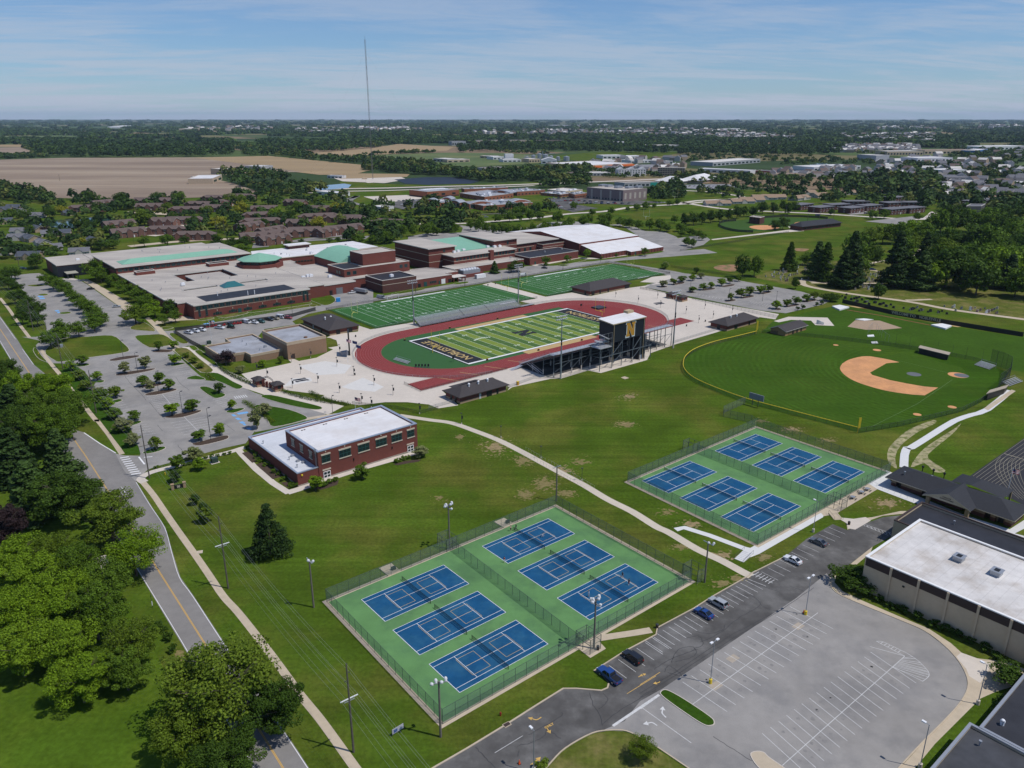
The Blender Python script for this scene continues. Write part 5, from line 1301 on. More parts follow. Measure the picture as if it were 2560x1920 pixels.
def roof_bits(root,pts,z,kind=0):
 for p in pts:
  b=MB();c=(p[0],p[1],z)
  if kind==0:b.box(c,(1.3,1.0,.9),.69);b.box((c[0],c[1],z+.9),(.9,.7,.25),.69)
  elif kind==1:b.tube(c,(c[0],c[1],z+.9),.14);b.tube((c[0],c[1],z+.9),(c[0],c[1],z+1.1),.28,.28,8)
  else:b.box(c,(2.4,2.0,1.5),.69);b.tube((c[0],c[1],z+1.5),(c[0],c[1],z+1.75),.7,.7,10)
  b.build('roof_vent',STEEL if kind!=2 else LAMPW,root)
def hip_roof(root,F,u0,u1,w0,w1,z,rise,m,over=.8,fascia=None,ridge=None):
 u0,u1,w0,w1=u0-over,u1+over,w0-over,w1+over
 L,W=u1-u0,w1-w0;b=MB()
 e=[F(u0,w0,z),F(u1,w0,z),F(u1,w1,z),F(u0,w1,z)]
 if L>=W:i=W/2*.95;r=[F(u0+i,(w0+w1)/2,z+rise),F(u1-i,(w0+w1)/2,z+rise)];fs=[[e[0],e[1],r[1],r[0]],[e[1],e[2],r[1]],[e[2],e[3],r[0],r[1]],[e[3],e[0],r[0]]]
 else:i=L/2*.95;r=[F((u0+u1)/2,w0+i,z+rise),F((u0+u1)/2,w1-i,z+rise)];fs=[[e[0],e[1],r[0]],[e[1],e[2],r[1],r[0]],[e[2],e[3],r[1]],[e[3],e[0],r[0],r[1]]]
 for f in fs:b.face(f)
 for k in range(4):
  q=(k+1)%4;b.face([e[k]-V3((0,0,.3)),e[q]-V3((0,0,.3)),e[q],e[k]],1)
 b.face([p-V3((0,0,.3)) for p in e][::-1],1)
 return b.build('roof',[m,fascia or BROWN],root)
def gable_roof(root,F,u0,u1,w0,w1,z,rise,m,over=.6,gm=None):
 """ridge along u"""
 U0,U1,W0,W1=u0-over,u1+over,w0-over,w1+over;mid=(w0+w1)/2;b=MB()
 s=rise/((W1-W0)/2)
 b.face([F(U0,W0,z),F(U1,W0,z),F(U1,mid,z+rise),F(U0,mid,z+rise)]);b.face([F(U1,W1,z),F(U0,W1,z),F(U0,mid,z+rise),F(U1,mid,z+rise)])
 d=V3((0,0,.22))
 b.face([F(U0,W0,z)-d,F(U1,W0,z)-d,F(U1,W0,z),F(U0,W0,z)],1);b.face([F(U1,W1,z)-d,F(U0,W1,z)-d,F(U0,W1,z),F(U1,W1,z)],1)
 for U in(U0,U1):
  b.face([F(U,W0,z)-d,F(U,W0,z),F(U,mid,z+rise),F(U,mid,z+rise)-d],1);b.face([F(U,W1,z),F(U,W1,z)-d,F(U,mid,z+rise)-d,F(U,mid,z+rise)],1)
 b.build('roof',[m,COPINGL],root)
 g=MB()
 for u,fl in((u0,1),(u1,0)):
  t=[F(u,w0,z-.15),F(u,w1,z-.15),F(u,mid,z+rise-.25)];g.face(t[::-1] if fl else t)
 g.build('gable',gm or STONE,root)
 # ---- 1. brick field house in the foreground
FH=Frame((-66.4,216.6),40.2)
t=empty('brick_building',FH(0,0),'near red brick building with white flat roofs and big paned windows','building')
flat_block(t,rect(FH,0,44,0,38),0,4.4,BRICK,mat('grey white membrane',(.58,.60,.64),.7,.05,.4,.08,.08,seam=.15),COPING,.45)
flat_block(t,rect(FH,7.2,44.2,-.2,23),4.3-4.28,9.6,BRICK,ROOFW,COPING,.5,.7,wall='tall_wall',roof='tall_roof')
band(t,rect(FH,0,44.2,-.2,38),.0,.5,mat('tan base course',(.30,.26,.22),.8),'base_course',.07)
for x,w in((11.0,2.9),(18.2,4.1),(25.2,4.1),(31.9,4.1),(38.2,4.0),(43.0-1.2,2.8)):
 x={11.0:9.9,18.2:16.6,25.2:23.4,31.9:30.0,38.2:36.0}.get(x,41.6)
 window(t,FH(x,-.24,5.45),FH.a,w,2.5,2 if w<3 else 3,2)
 b=MB();c=FH(x,-.26,7.98);b.box(c,(w+.35,.2,.5),FH.a);b.build('lintel',STONE,t)
 b=MB();c=FH(x,-.28,5.12);b.box(c,(w+.3,.26,.3),FH.a);b.build('sill',STONE,t)
 b=MB();c=FH(x,-.26,8.9);b.box(c,(.3,.16,.35),FH.a);b.build('keystone',STONE,t)
for x in(9.8,41.2):
 b=MB()
 c=FH(x,-.26,.08)
 for s in(-1.15,0,1.15):b.box(FH(x+s,-.28,.1),(.18,.2,2.2),FH.a)
 for z in(.1,1.1,2.2):b.box(FH(x-.57,-.28,z),(.95,.18,.16),FH.a);b.box(FH(x+.57,-.28,z),(.95,.18,.16),FH.a)
 o=b.build('door',WHITEP,t);g=MB();g.box(FH(x,-.24,.15),(2.3,.1,2.1),FH.a);g.build('pane',GLASS,o)
 b=MB();b.box(FH(x,-.26,2.75),(2.9,.2,.45),FH.a);b.build('lintel',STONE,t)
for w in(4.8,11.3,17.6):
 window(t,FH(7.16,w,5.9),FH.a+PI/2,2.2,2.2,3,2)
 b=MB();b.box(FH(7.14,w,8.15),(2.6,.18,.35),FH.a+PI/2);b.build('lintel',STONE,t);b=MB();b.box(FH(7.12,w,5.62),(2.5,.22,.25),FH.a+PI/2);b.build('sill',STONE,t)
for x,w,z in((2,30,3.95),(2.4,5,3.95),(3,12,3.95)):roof_bits(t,[FH(x,w)],z,1)
for u in(12,20,28,36):
 b=MB();b.box(FH(u,20.5,9.1),(.5,.4,.15),FH.a);b.box(FH(u+.9,20.5,9.1),(.5,.4,.15),FH.a);b.build('roof_drain',BROWN,t)
for u,w in((4.5,9),(5.5,7),(5,14)):b=MB();b.box(FH(u,w,3.95),(1.0,.9,.6),FH.a);b.build('roof_unit',STEEL,t)
for x in(19.5,34):b=MB();b.box(FH(x,-.3,3.2),(.25,.3,.8),FH.a);b.build('wall_lamp',BLACK,t)
b=MB();b.box(FH(1.5,-.12,3.2),(.5,.3,.5),FH.a);b.build('wall_lamp',YELP,t)
b=MB()
for k in range(4):b.tube(FH(7.0,.4+.5*k,8.6),FH(7.0,.4+.5*k,10.6),.04,.04,4)
b.tube(FH(6.9,.4,4),FH(6.9,.4,10.6),.06,.06,4);b.tube(FH(6.9,.95,4),FH(6.9,.95,10.6),.06,.06,4);b.build('roof_ladder',STEEL,t)
sheet('planting_bed',[FH(-4,26),FH(-1,26),FH(-.3,36),FH(-3.5,36)],.05,MULCH);sheet('planting_bed',[FH(-4,10),FH(-.3,10),FH(-.3,24),FH(-3.6,24)],.05,MULCH);sheet('planting_bed',[FH(-3,2),FH(-.4,1),FH(-.4,5),FH(-3,6)],.05,MULCH)
sheet('planting_bed',PL('k',[(850,1040),(1000,990),(1190,965),(1170,1020),(980,1080),(880,1070)]),.045,MULCH);sheet('planting_bed',PL('k',[(1840,775),(2000,730),(2180,715),(2150,740),(1900,785)]),.045,MULCH)
# ---- 2. gymnasium on the right
GY=Frame((84.8,161.6),39.5)
t=empty('gymnasium',GY(0,0),'large beige gymnasium with white stained roof and dark brown top band','building')
flat_block(t,[GY(0,0),GY(0,-66),GY(28.5,-66),GY(28.5,0)],0,9.0,BEIGE,mat('stained white roof',(.60,.58,.56),.8,.08,.5,.12,.12,hue=(.38,.33,.28),hamt=.6,hscale=.14,spec=.1,seam=.15),WHITEP,.4,.5)
b=MB()
for k in range(11):
 w0,w1=-.25-6.35*k,-.25-6.35*(k+1)+.45
 b=MB();b.pri([GY(-.05,w0),GY(-.05,w1),GY(.06,w1),GY(.06,w0)],6.75,8.8,0,None,True);b.build('fascia_panel',BROWN,t)
 b=MB();b.pri([GY(-.35,w1+.05),GY(-.35,w1-.45),GY(.05,w1-.45),GY(.05,w1+.05)],0,8.9,0,None,True);b.build('pier',BEIGE,t)
b=MB();b.pri([GY(.06,.05),GY(28,.05),GY(28,.0),GY(.06,.0)],6.75,8.8,0,None,True);b.build('fascia_panel',BROWN,t)
for v,x,y in((11,1838,795),(11,2055,878)):
 c=P(v,x,y,9.2);b=MB();b.box((c.x,c.y,8.6),(2.3,2.0,1.1),GY.a);b.box((c.x,c.y,9.7),(2.7,2.4,.18),GY.a);o=b.build('roof_vent',STEEL,t)
 b=MB();b.box((c.x,c.y,9.885),(1.5,1.1,.03),GY.a);b.build('vent_opening',BLACK,o)
c=GY(-.12,-9.6,5.4);b=MB();b.box(c,(.3,.5,.3),GY.a);b.build('wall_lamp',BLACK,t)
t2=empty('flat_building',GY(28.6,6.3),'low building with black membrane roof behind the gymnasium','building')
flat_block(t2,[GY(28.62,6.3),GY(28.62,-60),GY(45,-60),GY(45,6.3)],0,6.0,BEIGE,ROOFK,BROWN,.7,.4)
roof_bits(t2,[P('l',1370,865,5.4)],5.3,1)
BR=Frame((83.2,112.6),39.9)
t=empty('flat_building',BR(0,0),'low dark building with black roof at the bottom corner by the sidewalk','building')
flat_block(t,rect(BR,-22,0,-24,0),0,4.5,BEIGE,mat('charcoal roof',(.05,.052,.058),.6,.2,.4,.2,.1),STEEL,.5,.4)
roof_bits(t,[P(12,1955,1000,4)],4,1)
t=empty('flat_building',BR(.5,-3),'taller dark flat-roofed wing with white roof vent behind the bottom corner building','building')
flat_block(t,rect(BR,.05,30,-24,-1.6),0,4.6,BEIGE,ROOFK,STEEL,.4,.4)
for k in range(1):roof_bits(t,[P(12,2085,885,4.2)],4.2,1)
b=MB();c=P(12,2085,880,4.2);b.tube((c.x,c.y,4.2),(c.x,c.y,5.0),.35,.35,10);b.sphere((c.x,c.y,5.0),.45,8,5);b.build('turbine_vent',LAMPW,t)
# ---- 3. pavilion by the upper courts
PV=Frame((115.5,216.8),-50.5)
t=empty('pavilion',PV(0,0),'tan block pavilion with charcoal shingle roof and gabled front porch','pavilion')
b=MB()
for u0,u1 in((1.2,2.6),(4.2,10.4),(12.0,22),(24,28),(29.5,30.8),(33.2,35)):b.pri([PV(u0,2.4),PV(u1,2.4),PV(u1,11.5),PV(u0,11.5)],1.1,3.1)
b.pri([PV(1.3,3.4),PV(34.9,3.4),PV(34.9,11.4),PV(1.3,11.4)],0,3.08);b.build('wall',mat('tan block wall',(.25,.19,.125),.85,.08,.8),t)
b=MB()
for u0,u1 in((1.2,2.6),(4.2,10.4),(12.0,22),(24,28),(29.5,30.8),(33.2,35)):b.pri([PV(u0-.03,2.37),PV(u1+.03,2.37),PV(u1+.03,11.53),PV(u0-.03,11.53)],0,1.1)
b.build('base_course',BRICKD,t)
for u in(3.4,11.2,23,28.7,32):b=MB();b.box(PV(u,3.3,0),(1.3,.15,2.3),PV.a);b.build('doorway',BLACK,t)
b=MB();e=[PV(0,0,3.2),PV(36.2,0,3.2),PV(36.2,12.8,3.2),PV(0,12.8,3.2)];r=[PV(6.2,6.4,5.7),PV(30,6.4,5.7)]
for f in([e[0],e[1],r[1],r[0]],[e[1],e[2],r[1]],[e[2],e[3],r[0],r[1]],[e[3],e[0],r[0]]):b.face(f)
for k in range(4):b.face([e[k]-V3((0,0,.25)),e[(k+1)%4]-V3((0,0,.25)),e[(k+1)%4],e[k]],1)
b.build('roof',[SHINGB,STONE],t)
b=MB();pk,bk=PV(19.5,-3.4,6.1),PV(19.5,8,6.1)
l0,l1,r0,r1=PV(12.8,-3.4,3.3),PV(12.8,3,3.3),PV(26.2,-3.4,3.3),PV(26.2,3,3.3)
b.face([l0,pk,bk,PV(12.8,4,3.3)]);b.face([pk,r0,PV(26.2,4,3.3),bk])
dz=V3((0,0,.35))
b.face([l0-dz,pk-dz,pk,l0][::-1],1);b.face([pk-dz,r0-dz,r0,pk][::-1],1);b.build('porch_roof',[SHINGB,STONE],t)
b=MB();b.face([PV(14,-3.1,3.35),PV(25,-3.1,3.35),PV(19.5,-3.1,5.8)]);b.build('gable',STONE,t)
b=MB()
for k in range(12):b.box(PV(17.6+.32*k,-3.14,3.95),(.17,.06,.32),PV.a)
for k in range(7):b.box(PV(18.3+.34*k,-3.14,4.5),(.17,.06,.32),PV.a)
b.build('wall_lettering',BLACK,t)
for u in(14.2,25):
 b=MB();b.box(PV(u,-2.4,0),(1.0,1.0,3.2),PV.a);b.build('porch_pillar',MATS['tan block wall'],t)
b=MB();b.pri([PV(16,13),PV(27,13),PV(23.5,20),PV(19.5,20)],3.4,3.6);e=[PV(14.5,12,3.4),PV(29,12,3.4),PV(29,20.5,3.4),PV(14.5,20.5,3.4)];r=[PV(21,9,5.6),PV(21.7,16,5.5)]
b=MB();b.face([e[0],e[3],r[1],r[0]][::-1]);b.face([e[1],e[2],r[1],r[0]]);b.face([e[2],e[3],r[1]]);b.build('rear_roof',SHINGB,t)
b=MB()
for u in(15,28.5):b.box(PV(u,20,0),(.5,.5,3.3),PV.a)
b.build('rear_post',MATS['tan block wall'],t)
for x,y in((988,235),(1116,275),(1246,318)):
 c=P('l',x,y,3.2);b=MB();b.tube((c.x,c.y,3),(c.x,c.y,4.6),.14);b.sphere((c.x,c.y,4.9),.42,8,5);b.build('roof_speaker',BLACK,t)
for x,y in((778,262),(1104,312)):roof_bits(t,[P('l',x,y,4.8)],4.5,1)
# ---- 4. hip-roofed brick service buildings round the stadium
def service(F,u0,u1,w0,w1,label,openings=(),rise=2.6,vents=0,h=3.1,over=.9):
 t=empty('service_building',F(u0,w0),label,'building','hip-roofed brick buildings round the stadium')
 b=MB();b.pri(rect(F,u0+.2,u1-.2,w0+.2,w1-.2),.9,h);b.build('wall',BRICK,t)
 b=MB();b.pri(rect(F,u0+.12,u1-.12,w0+.12,w1-.12),0,.92);b.build('base_course',mat('tan split block',(.34,.24,.15),.85,.08,1.0),t)
 hip_roof(t,F,u0,u1,w0,w1,h,rise,SHING,over)
 for side,f,w,dark in openings:
  if side=='f':p,a=F(u0+(u1-u0)*f,w0+.06),F.a
  elif side=='l':p,a=F(u0+.06,w0+(w1-w0)*f),F.a+PI/2
  elif side=='b':p,a=F(u0+(u1-u0)*f,w1-.06),F.a
  else:p,a=F(u1-.06,w0+(w1-w0)*f),F.a+PI/2
  door(t,p,a,w,2.2,BLACK if dark else mat('pale door',(.45,.46,.47),.6))
 for k in range(vents):
  c=F(u0+(u1-u0)*(.3+.2*k),(w0+w1)/2-1.5,h+rise*.6);b=MB();b.tube(c,c+V3((0,0,1.2)),.35,.35,8);b.sphere(c+V3((0,0,1.3)),.5,8,5);b.build('turbine_vent',LAMPW,t)
 return t
t=service(CAMPUS,-90,-66,-65.8,-55.4,'brick service building with dark hip roof and turbine vents below the track curve',(('f',.42,1.0,0),('f',.62,2.6,1),('f',.8,.9,1),('l',.3,1.2,1),('l',.6,1.2,1)),2.6,3)
b=MB();F=CAMPUS;b.face([F(-86,-55,3.1),F(-72,-52.5,3.1),F(-74,-58,4.9),F(-83,-58,4.9)][::-1]);b.face([F(-86,-55,3.1),F(-86,-52.0,3.0),F(-72,-52.0,3.0),F(-72,-55,3.1)][::-1]);b.build('rear_roof',SHING,t)
service(CAMPUS,91,129,41.6,58.4,'long brick service building with dark hip roof at the corner of the far practice field',(('l',.25,1.5,1),('f',.08,2.6,1),('f',.25,1.1,1),('f',.45,1.1,1),('f',.93,4.5,1)),3.6)
service(CAMPUS,-82.5,-65.5,60.5,92,'brick service building with wide dark hip roof between the tan building and practice turf',(('l',.3,1.2,1),('l',.6,1.0,0),('f',.3,2.2,1),('f',.7,3.0,1)),3.2,2)
service(CAMPUS,85.5,113,-67,-56,'brick service building with dark hip roof beside the yellow foul pole',(('l',.5,2.0,1),('f',.3,2.5,1),('f',.75,1.2,1)),2.9,2)
SH=Frame(S(100,-93),39.7)
t=empty('storage_shed',SH(0,0),'tan brick shed with dark gable roof between ball field and throwing pad','shed')
b=MB();b.pri(rect(SH,.6,21,.6,9.4),0,2.6);b.build('wall',mat('gold brick',(.32,.20,.09),.85,.08,.8),t)
gable_roof(t,SH,.6,21,.6,9.4,2.6,2.0,SHING,.7,MATS['gold brick'])
for u in(8,12,16):door(t,SH(u,.52),SH.a,1.3,2.0,BROWN)
for F,us,l in((CAMPUS,(-144.2,-140.8,5.6,10.6),'small brick gate hut by the plaza entrance arch, left of the gate'),(CAMPUS,(-140.8,-137.2,-5,-.8),'small brick gate hut by the plaza entrance arch, right of the gate'),(CAMPUS,(124,129,2.5,6.5),'small brick gate hut at the far parking lot entrance, left one'),(CAMPUS,(122.5,127.5,-7.6,-4),'small brick gate hut at the far parking lot entrance, right one')):
 t=empty('gate_hut',F(us[0],us[2]),l,'gate hut','brick gate huts')
 b=MB();b.pri(rect(F,*us),.9,2.9);b.build('wall',BRICK,t);b=MB();b.pri(rect(F,us[0]-.08,us[1]+.08,us[2]-.08,us[3]+.08),0,.9);b.build('base_course',MATS['tan split block'],t)
 hip_roof(t,F,*us,2.9,1.1,SHING,.5);window(t,F(us[0]-.06,(us[2]+us[3])/2,1.2),F.a+PI/2,1.4,1.1,1,1,BROWN);window(t,F((us[0]+us[1])/2,us[2]-.06,1.2),F.a,1.4,1.1,1,1,BROWN)
def arch(p,q,label):
 t=empty('entrance_arch',p,label,'arch')
 d=q-p
 b=MB()
 for k in(0,.33,.66,1):b.pri(*[[p+d*k+V3(o) for o in((-.45,-.45,0),(.45,-.45,0),(.45,.45,0),(-.45,.45,0))]],0,2.5 if k in(.33,.66) else 3.2)
 b.build('brick_pier',BRICK,t)
 b=MB()
 for h in(3.3,3.9):b.path([p+d*(j/10)+V3((0,0,h+1.1*math.sin(PI*j/10))) for j in range(11)],.09,5)
 for j in range(11):b.tube(p+d*(j/10)+V3((0,0,3.3+1.1*math.sin(PI*j/10))),p+d*(j/10)+V3((0,0,3.9+1.1*math.sin(PI*j/10))),.05,.05,4)
 b.build('arch_truss',STEELD,t)
 g=MB()
 for j in range(24):c=p+d*(j/24);g.tube(c,c+V3((0,0,1.8)),.04,.04,4)
 g.build('gate_bars',STEELD,t)
arch(S(-141.6,5.2),S(-139.6,-.6),'dark steel arch over brick piers at the plaza entrance');arch(S(125,2),S(124.5,-3.6),'dark steel arch between the two far gate huts')
# ---- 5. tan maintenance building
MT=CAMPUS
t=empty('maintenance_building',S(-144,48),'tan brick maintenance building with grey roofs beside the plaza','building')
flat_block(t,rect(MT,-117.3,-97.2,34.4,63.1),0,8.3,TANB,ROOFG,mat('tan coping',(.43,.34,.24),.7),.9,.5,wall='tall_wall',roof='tall_roof')
low=[S(-144,48.8),S(-133,46.6),S(-132.8,40.2),S(-117.32,40.2),S(-117.32,76),S(-131.5,76),S(-132,69),S(-144,69)]
flat_block(t,low,0,4.0,TANB,ROOFG,MATS['tan coping'],.6,.5)
band(t,rect(MT,-117.3,-97.2,34.4,63.1),7.0,1.1,MATS['tan coping'],'stone_band',.06)
pts=low;b=MB()
band(t,low,3.05,.8,MATS['tan coping'],'stone_band',.06)
door(t,S(-138,47.55),FA-.2,1.1,2.2,BROWN);door(t,S(-114.5,34.36),FA,1.3,2.4,BROWN)
roof_bits(t,[P('j',510,360,3.4),P('j',560,400,3.4),P('j',720,465,3.4),P('j',690,330,3.4)],3.4,1);roof_bits(t,[P('j',785,425,3.4)],3.4,0)
b=MB();c=P('j',1270,308,7.4);b.tube((c.x,c.y,7.4),(c.x,c.y,7.8),.9,.9,12);b.sphere((c.x,c.y,7.8),.8,10,5,0,.4);b.build('roof_vent',mat('rust vent',(.16,.09,.06),.8),t)
# ---- 6. the school
t=empty('school_building',S(-125,141),'sprawling red brick school with pale flat roofs and green copper roofs','school')
def cells(add,sub,z0,z1,wm,rm,cm,wall='wall',roof='roof',F=CAMPUS,over=.35):
 xs=sorted({v for r in add+sub for v in r[:2]});ys=sorted({v for r in add+sub for v in r[2:]})
 nx,ny=len(xs)-1,len(ys)-1
 def on(i,j):
  if not(0<=i<nx and 0<=j<ny):return False
  x,y=(xs[i]+xs[i+1])/2,(ys[j]+ys[j+1])/2
  f=lambda r:r[0]<x<r[1] and r[2]<y<r[3]
  return any(map(f,add)) and not any(map(f,sub))
 w,r,c=MB(),MB(),MB()
 for i in range(nx):
  for j in range(ny):
   if not on(i,j):continue
   x0,x1,y0,y1=xs[i],xs[i+1],ys[j],ys[j+1]
   r.face([F(x0,y0,z1),F(x1,y0,z1),F(x1,y1,z1),F(x0,y1,z1)])
   for(di,dj,a,b_) in((0,-1,(x0,y0),(x1,y0)),(1,0,(x1,y0),(x1,y1)),(0,1,(x1,y1),(x0,y1)),(-1,0,(x0,y1),(x0,y0))):
    if on(i+di,j+dj):continue
    p,q=F(*a),F(*b_)
    w.face([(p.x,p.y,z0),(q.x,q.y,z0),(q.x,q.y,z1),(p.x,p.y,z1)])
    d=(q-p).normalized();n=V3((d.y,-d.x,0));p2,q2=p+n*.3,q+n*.3
    c.face([(p2.x,p2.y,z1-.5),(q2.x,q2.y,z1-.5),(q2.x,q2.y,z1+.18),(p2.x,p2.y,z1+.18)])
    c.face([(p2.x,p2.y,z1+.18),(q2.x,q2.y,z1+.18),(q.x,q.y,z1+.18),(p.x,p.y,z1+.18)])
    c.face([(q.x,q.y,z1+.002),(p.x,p.y,z1+.002),(p.x,p.y,z1+.18),(q.x,q.y,z1+.18)])
 w.build(wall,wm,t);r.build(roof,rm,t);c.build('fascia',cm,t)
cells([(-125,-54,141,165),(-130,-125,153,165),(-133,-41,165,267),(-54,-41,148,165)],[(-105.7,-100,211,241.5),(-100,-77,231.5,241.5),(-77,-71.3,210.5,241.5),(-116.3,-94.5,183.6,189.2),(-81,-62,183.6,189.2)],0,8.0,BRICK,ROOFC,COPINGL,'low_wall','low_roof')
cells([(-41,-18,149,262),(-18,-2,157,222)],[(-21,-3,222,240)],0,7.0,BRICK,ROOFC,COPINGL,'low_wall','low_roof')
sheet('courtyard',[S(-106,210),S(-71,210),S(-71,242),S(-106,242)],.05,GRASSD)
b=MB();b.pri(rect(CAMPUS,-115.8,-61,146.2,163),8.0,8.09);b.build('dark_roof_panel',ROOFK,t)
for v,x,y in(('f',20,720),('f',385,710),('f',465,700)):
 c=P(v,x,y,8.1);b=MB();b.tube(c,c+V3((0,0,2.6)),.22,.22,6);b.build('flue',LAMPW,t)
A,B_=S(-124,140.93),S(-56,140.93);win_row(t,A,B_,5.2,1.9,20,2.7,2,1)
b=MB();b.pri([S(-124.6,140.96),S(-55,140.96),S(-55,141.02),S(-124.6,141.02)],5.0,7.3,0,None,True);b.build('window_band',BRICKD,t)
for u in(-122,-118,-58.5,-56):window(t,S(u,140.9,1.2),FA,1.2,5.4,1,3)
for u in(-112,-103,-94,-85,-76,-67):
 window(t,S(u-1.9,140.9,1.0),FA,1.0,1.2);window(t,S(u,140.9,1.0),FA,2.2,1.5,2,1);window(t,S(u+1.9,140.9,1.0),FA,1.0,1.2)
 b=MB();b.box(S(u,140.85,3.0),(.25,.2,.9),FA);b.build('wall_lamp',STONE,t)
door(t,S(-99,140.9),FA,2.0,2.4,GLASST);band(t,[S(-124.6,141.05),S(-54,141.05),S(-54,150),S(-124.6,150)],4.55,.3)
# glass pyramid
b=MB();q=[S(-94.5,176,8.1),S(-81,176,8.1),S(-81,185,8.1),S(-94.5,185,8.1)];k0,k1=S(-90.5,180.5,11),S(-86,180.5,11)
for f in([q[0],q[1],k1,k0],[q[1],q[2],k1],[q[2],q[3],k0,k1],[q[3],q[0],k0]):b.face(f)
b.build('glass_lantern',mat('teal glass',(.03,.13,.14),.15,.1,.5,spec=.6),t)
# upper block with the long green roof
flat_block(t,rect(CAMPUS,-133.5,-41.2,267.3,330),0,12.2,BRICK,ROOFC,COPINGL,over=.9,wall='upper_wall',roof='upper_roof')
win_row(t,S(-133,267.22),S(-42,267.22),9.5,1.7,26,2.5,2,1);b=MB();b.pri([S(-133,267.26),S(-42,267.26),S(-42,267.34),S(-133,267.34)],9.3,11.6,0,None,True);b.build('window_band',BRICKD,t)
win_row(t,S(-133.56,300),S(-133.56,268),9.5,1.7,6,2.6,2,1)
hip_roof(t,CAMPUS,-127,-47.5,275,290,12.9,2.2,COPPER,.5,COPPER)
for(u0,u1,w0,w1) in((-124.5,-112.5,254,260),(-76,-62,254,261)):
 flat_block(t,rect(CAMPUS,u0,u1,w0,w1),7.9,10.2,BRICK,ROOFW,COPINGL,.5,.4,wall='lantern_wall',roof='lantern_roof');b=MB();b.pri(rect(CAMPUS,u0+1.5,u1-1.5,w0+1.5,w1-1.5),9.7,10.1);b.build('skylight',GLASS,t)
flat_block(t,rect(CAMPUS,-158.5,-133.6,326,367),0,8.3,BRICK,ROOFC,COPINGL,over=.6,wall='entry_wall',roof='entry_roof')
flat_block(t,rect(CAMPUS,-133.4,-44,330.1,364),0,8.6,BRICK,ROOFC,COPINGL,over=.4,wall='rear_wall',roof='rear_roof')
b=MB();b.pri(rect(CAMPUS,-158.7,-140.0,325.7,345),.3,7.6);b.build('dark_entry_wall',NAVY,t)
b=MB();b.pri(rect(CAMPUS,-155,-147.5,316,325.6),3.4,3.8,0,None,True)
b.build('entry_canopy',mat('pale canopy',(.35,.34,.28),.7),t)
b=MB();[b.pri(rect(CAMPUS,u,u+.5,316.3,316.8),0,3.4) for u in(-154.7,-151.5,-148.3)];b.build('canopy_post',STEELD,t)
# rotunda
def ngon(F,u,w,r,n=8,ph=PI/8):return[F(u+r*math.cos(ph+2*PI*k/n),w+r*math.sin(ph+2*PI*k/n)) for k in range(n)]
rc=(-45.5,238)
b=MB();b.pri(ngon(CAMPUS,*rc,16),7.0,10.2);b.build('rotunda_base',BRICK,t)
b=MB();b.pri(ngon(CAMPUS,*rc,13),10.2,13.0);b.build('rotunda_wall',BRICKD,t)
g8=ngon(CAMPUS,*rc,13.05)
for k in range(8):
 a,c=g8[k],g8[(k+1)%8]
 if k in(3,4,5,6):win_row(t,a,c,10.6,2.0,3,2.5,2,1)
b=MB();e=ngon(CAMPUS,*rc,15.5);top=V3((*S(*rc)[:2],17.0))
for k in range(8):b.face([(*e[k][:2],13.0),(*e[(k+1)%8][:2],13.0),top]);b.face([(*e[k][:2],12.6),(*e[(k+1)%8][:2],12.6),(*e[(k+1)%8][:2],13.0),(*e[k][:2],13.0)])
b.build('rotunda_roof',COPPER,t)
# cafeteria with white roof
flat_block(t,[S(-40.8,262.2),S(-24,250),S(9,247),S(58,250),S(56,288),S(-30,292)],0,9.0,BRICK,ROOFW,STONE,over=.3,wall='cafeteria_wall',roof='cafeteria_roof')
win_row(t,S(-22,249.6),S(0,247.6),5.2,.7,9,1.6)
flat_block(t,rect(CAMPUS,-3,14,282,290),9.1,12.0,BRICKD,ROOFW,COPINGL,over=1.2,wall='penthouse_wall',roof='penthouse_roof')
roof_bits(t,[P('f',850,225,9.6),P('f',885,240,9.6),P('f',700,215,9.6)],9.6,1);roof_bits(t,[P('f',1150,212,9.6)],9.6,2)
# auditorium
flat_block(t,rect(CAMPUS,-18.2,33,163.4,187.2),0,12.4,BRICK,ROOFC,COPINGL,.4,.4,wall='stage_wall',roof='stage_roof')
b=MB();b.pri(rect(CAMPUS,-17.5,-3,164.2,186),12.0,12.06);b.build('dark_roof_panel',ROOFK,t)
for u in(-15,-10.5):window(t,S(u,163.34,8.4),FA,2.6,2.2,2,1)
for w in(170,173.5):window(t,S(-18.26,w,8.4),FA+PI/2,2.4,2.2,2,1)
for u in(26,30):window(t,S(u,163.34,8.4),FA,2.4,2.2,2,1)
flat_block(t,rect(CAMPUS,-.6,25.5,169.3,187.3),12.3,20,BRICK,ROOFC,COPINGL,.4,.4,wall='fly_tower_wall',roof='fly_tower_roof')
b=MB();b.pri(rect(CAMPUS,-9,28,187.4,226),0,12.0);b.build('auditorium_wall',BRICK,t)
b=MB();N=12
def vault(f):return-9.3+37.6*f,12.0+6.2*math.sin(PI*(.02+.96*f))
for k in range(N):
 u0,z0=vault(k/N);u1,z1=vault((k+1)/N)
 b.face([S(u0,187.1,z0),S(u1,187.1,z1),S(u1,226.3,z1),S(u0,226.3,z0)]);b.face([S(u0,226.3,z0),S(u1,226.3,z1),S(u1,226.3,11.9),S(u0,226.3,11.9)][::-1]);b.face([S(u0,187.1,11.9),S(u1,187.1,11.9),S(u1,187.1,z1),S(u0,187.1,z0)])
b.build('vaulted_roof',COPPER,t)
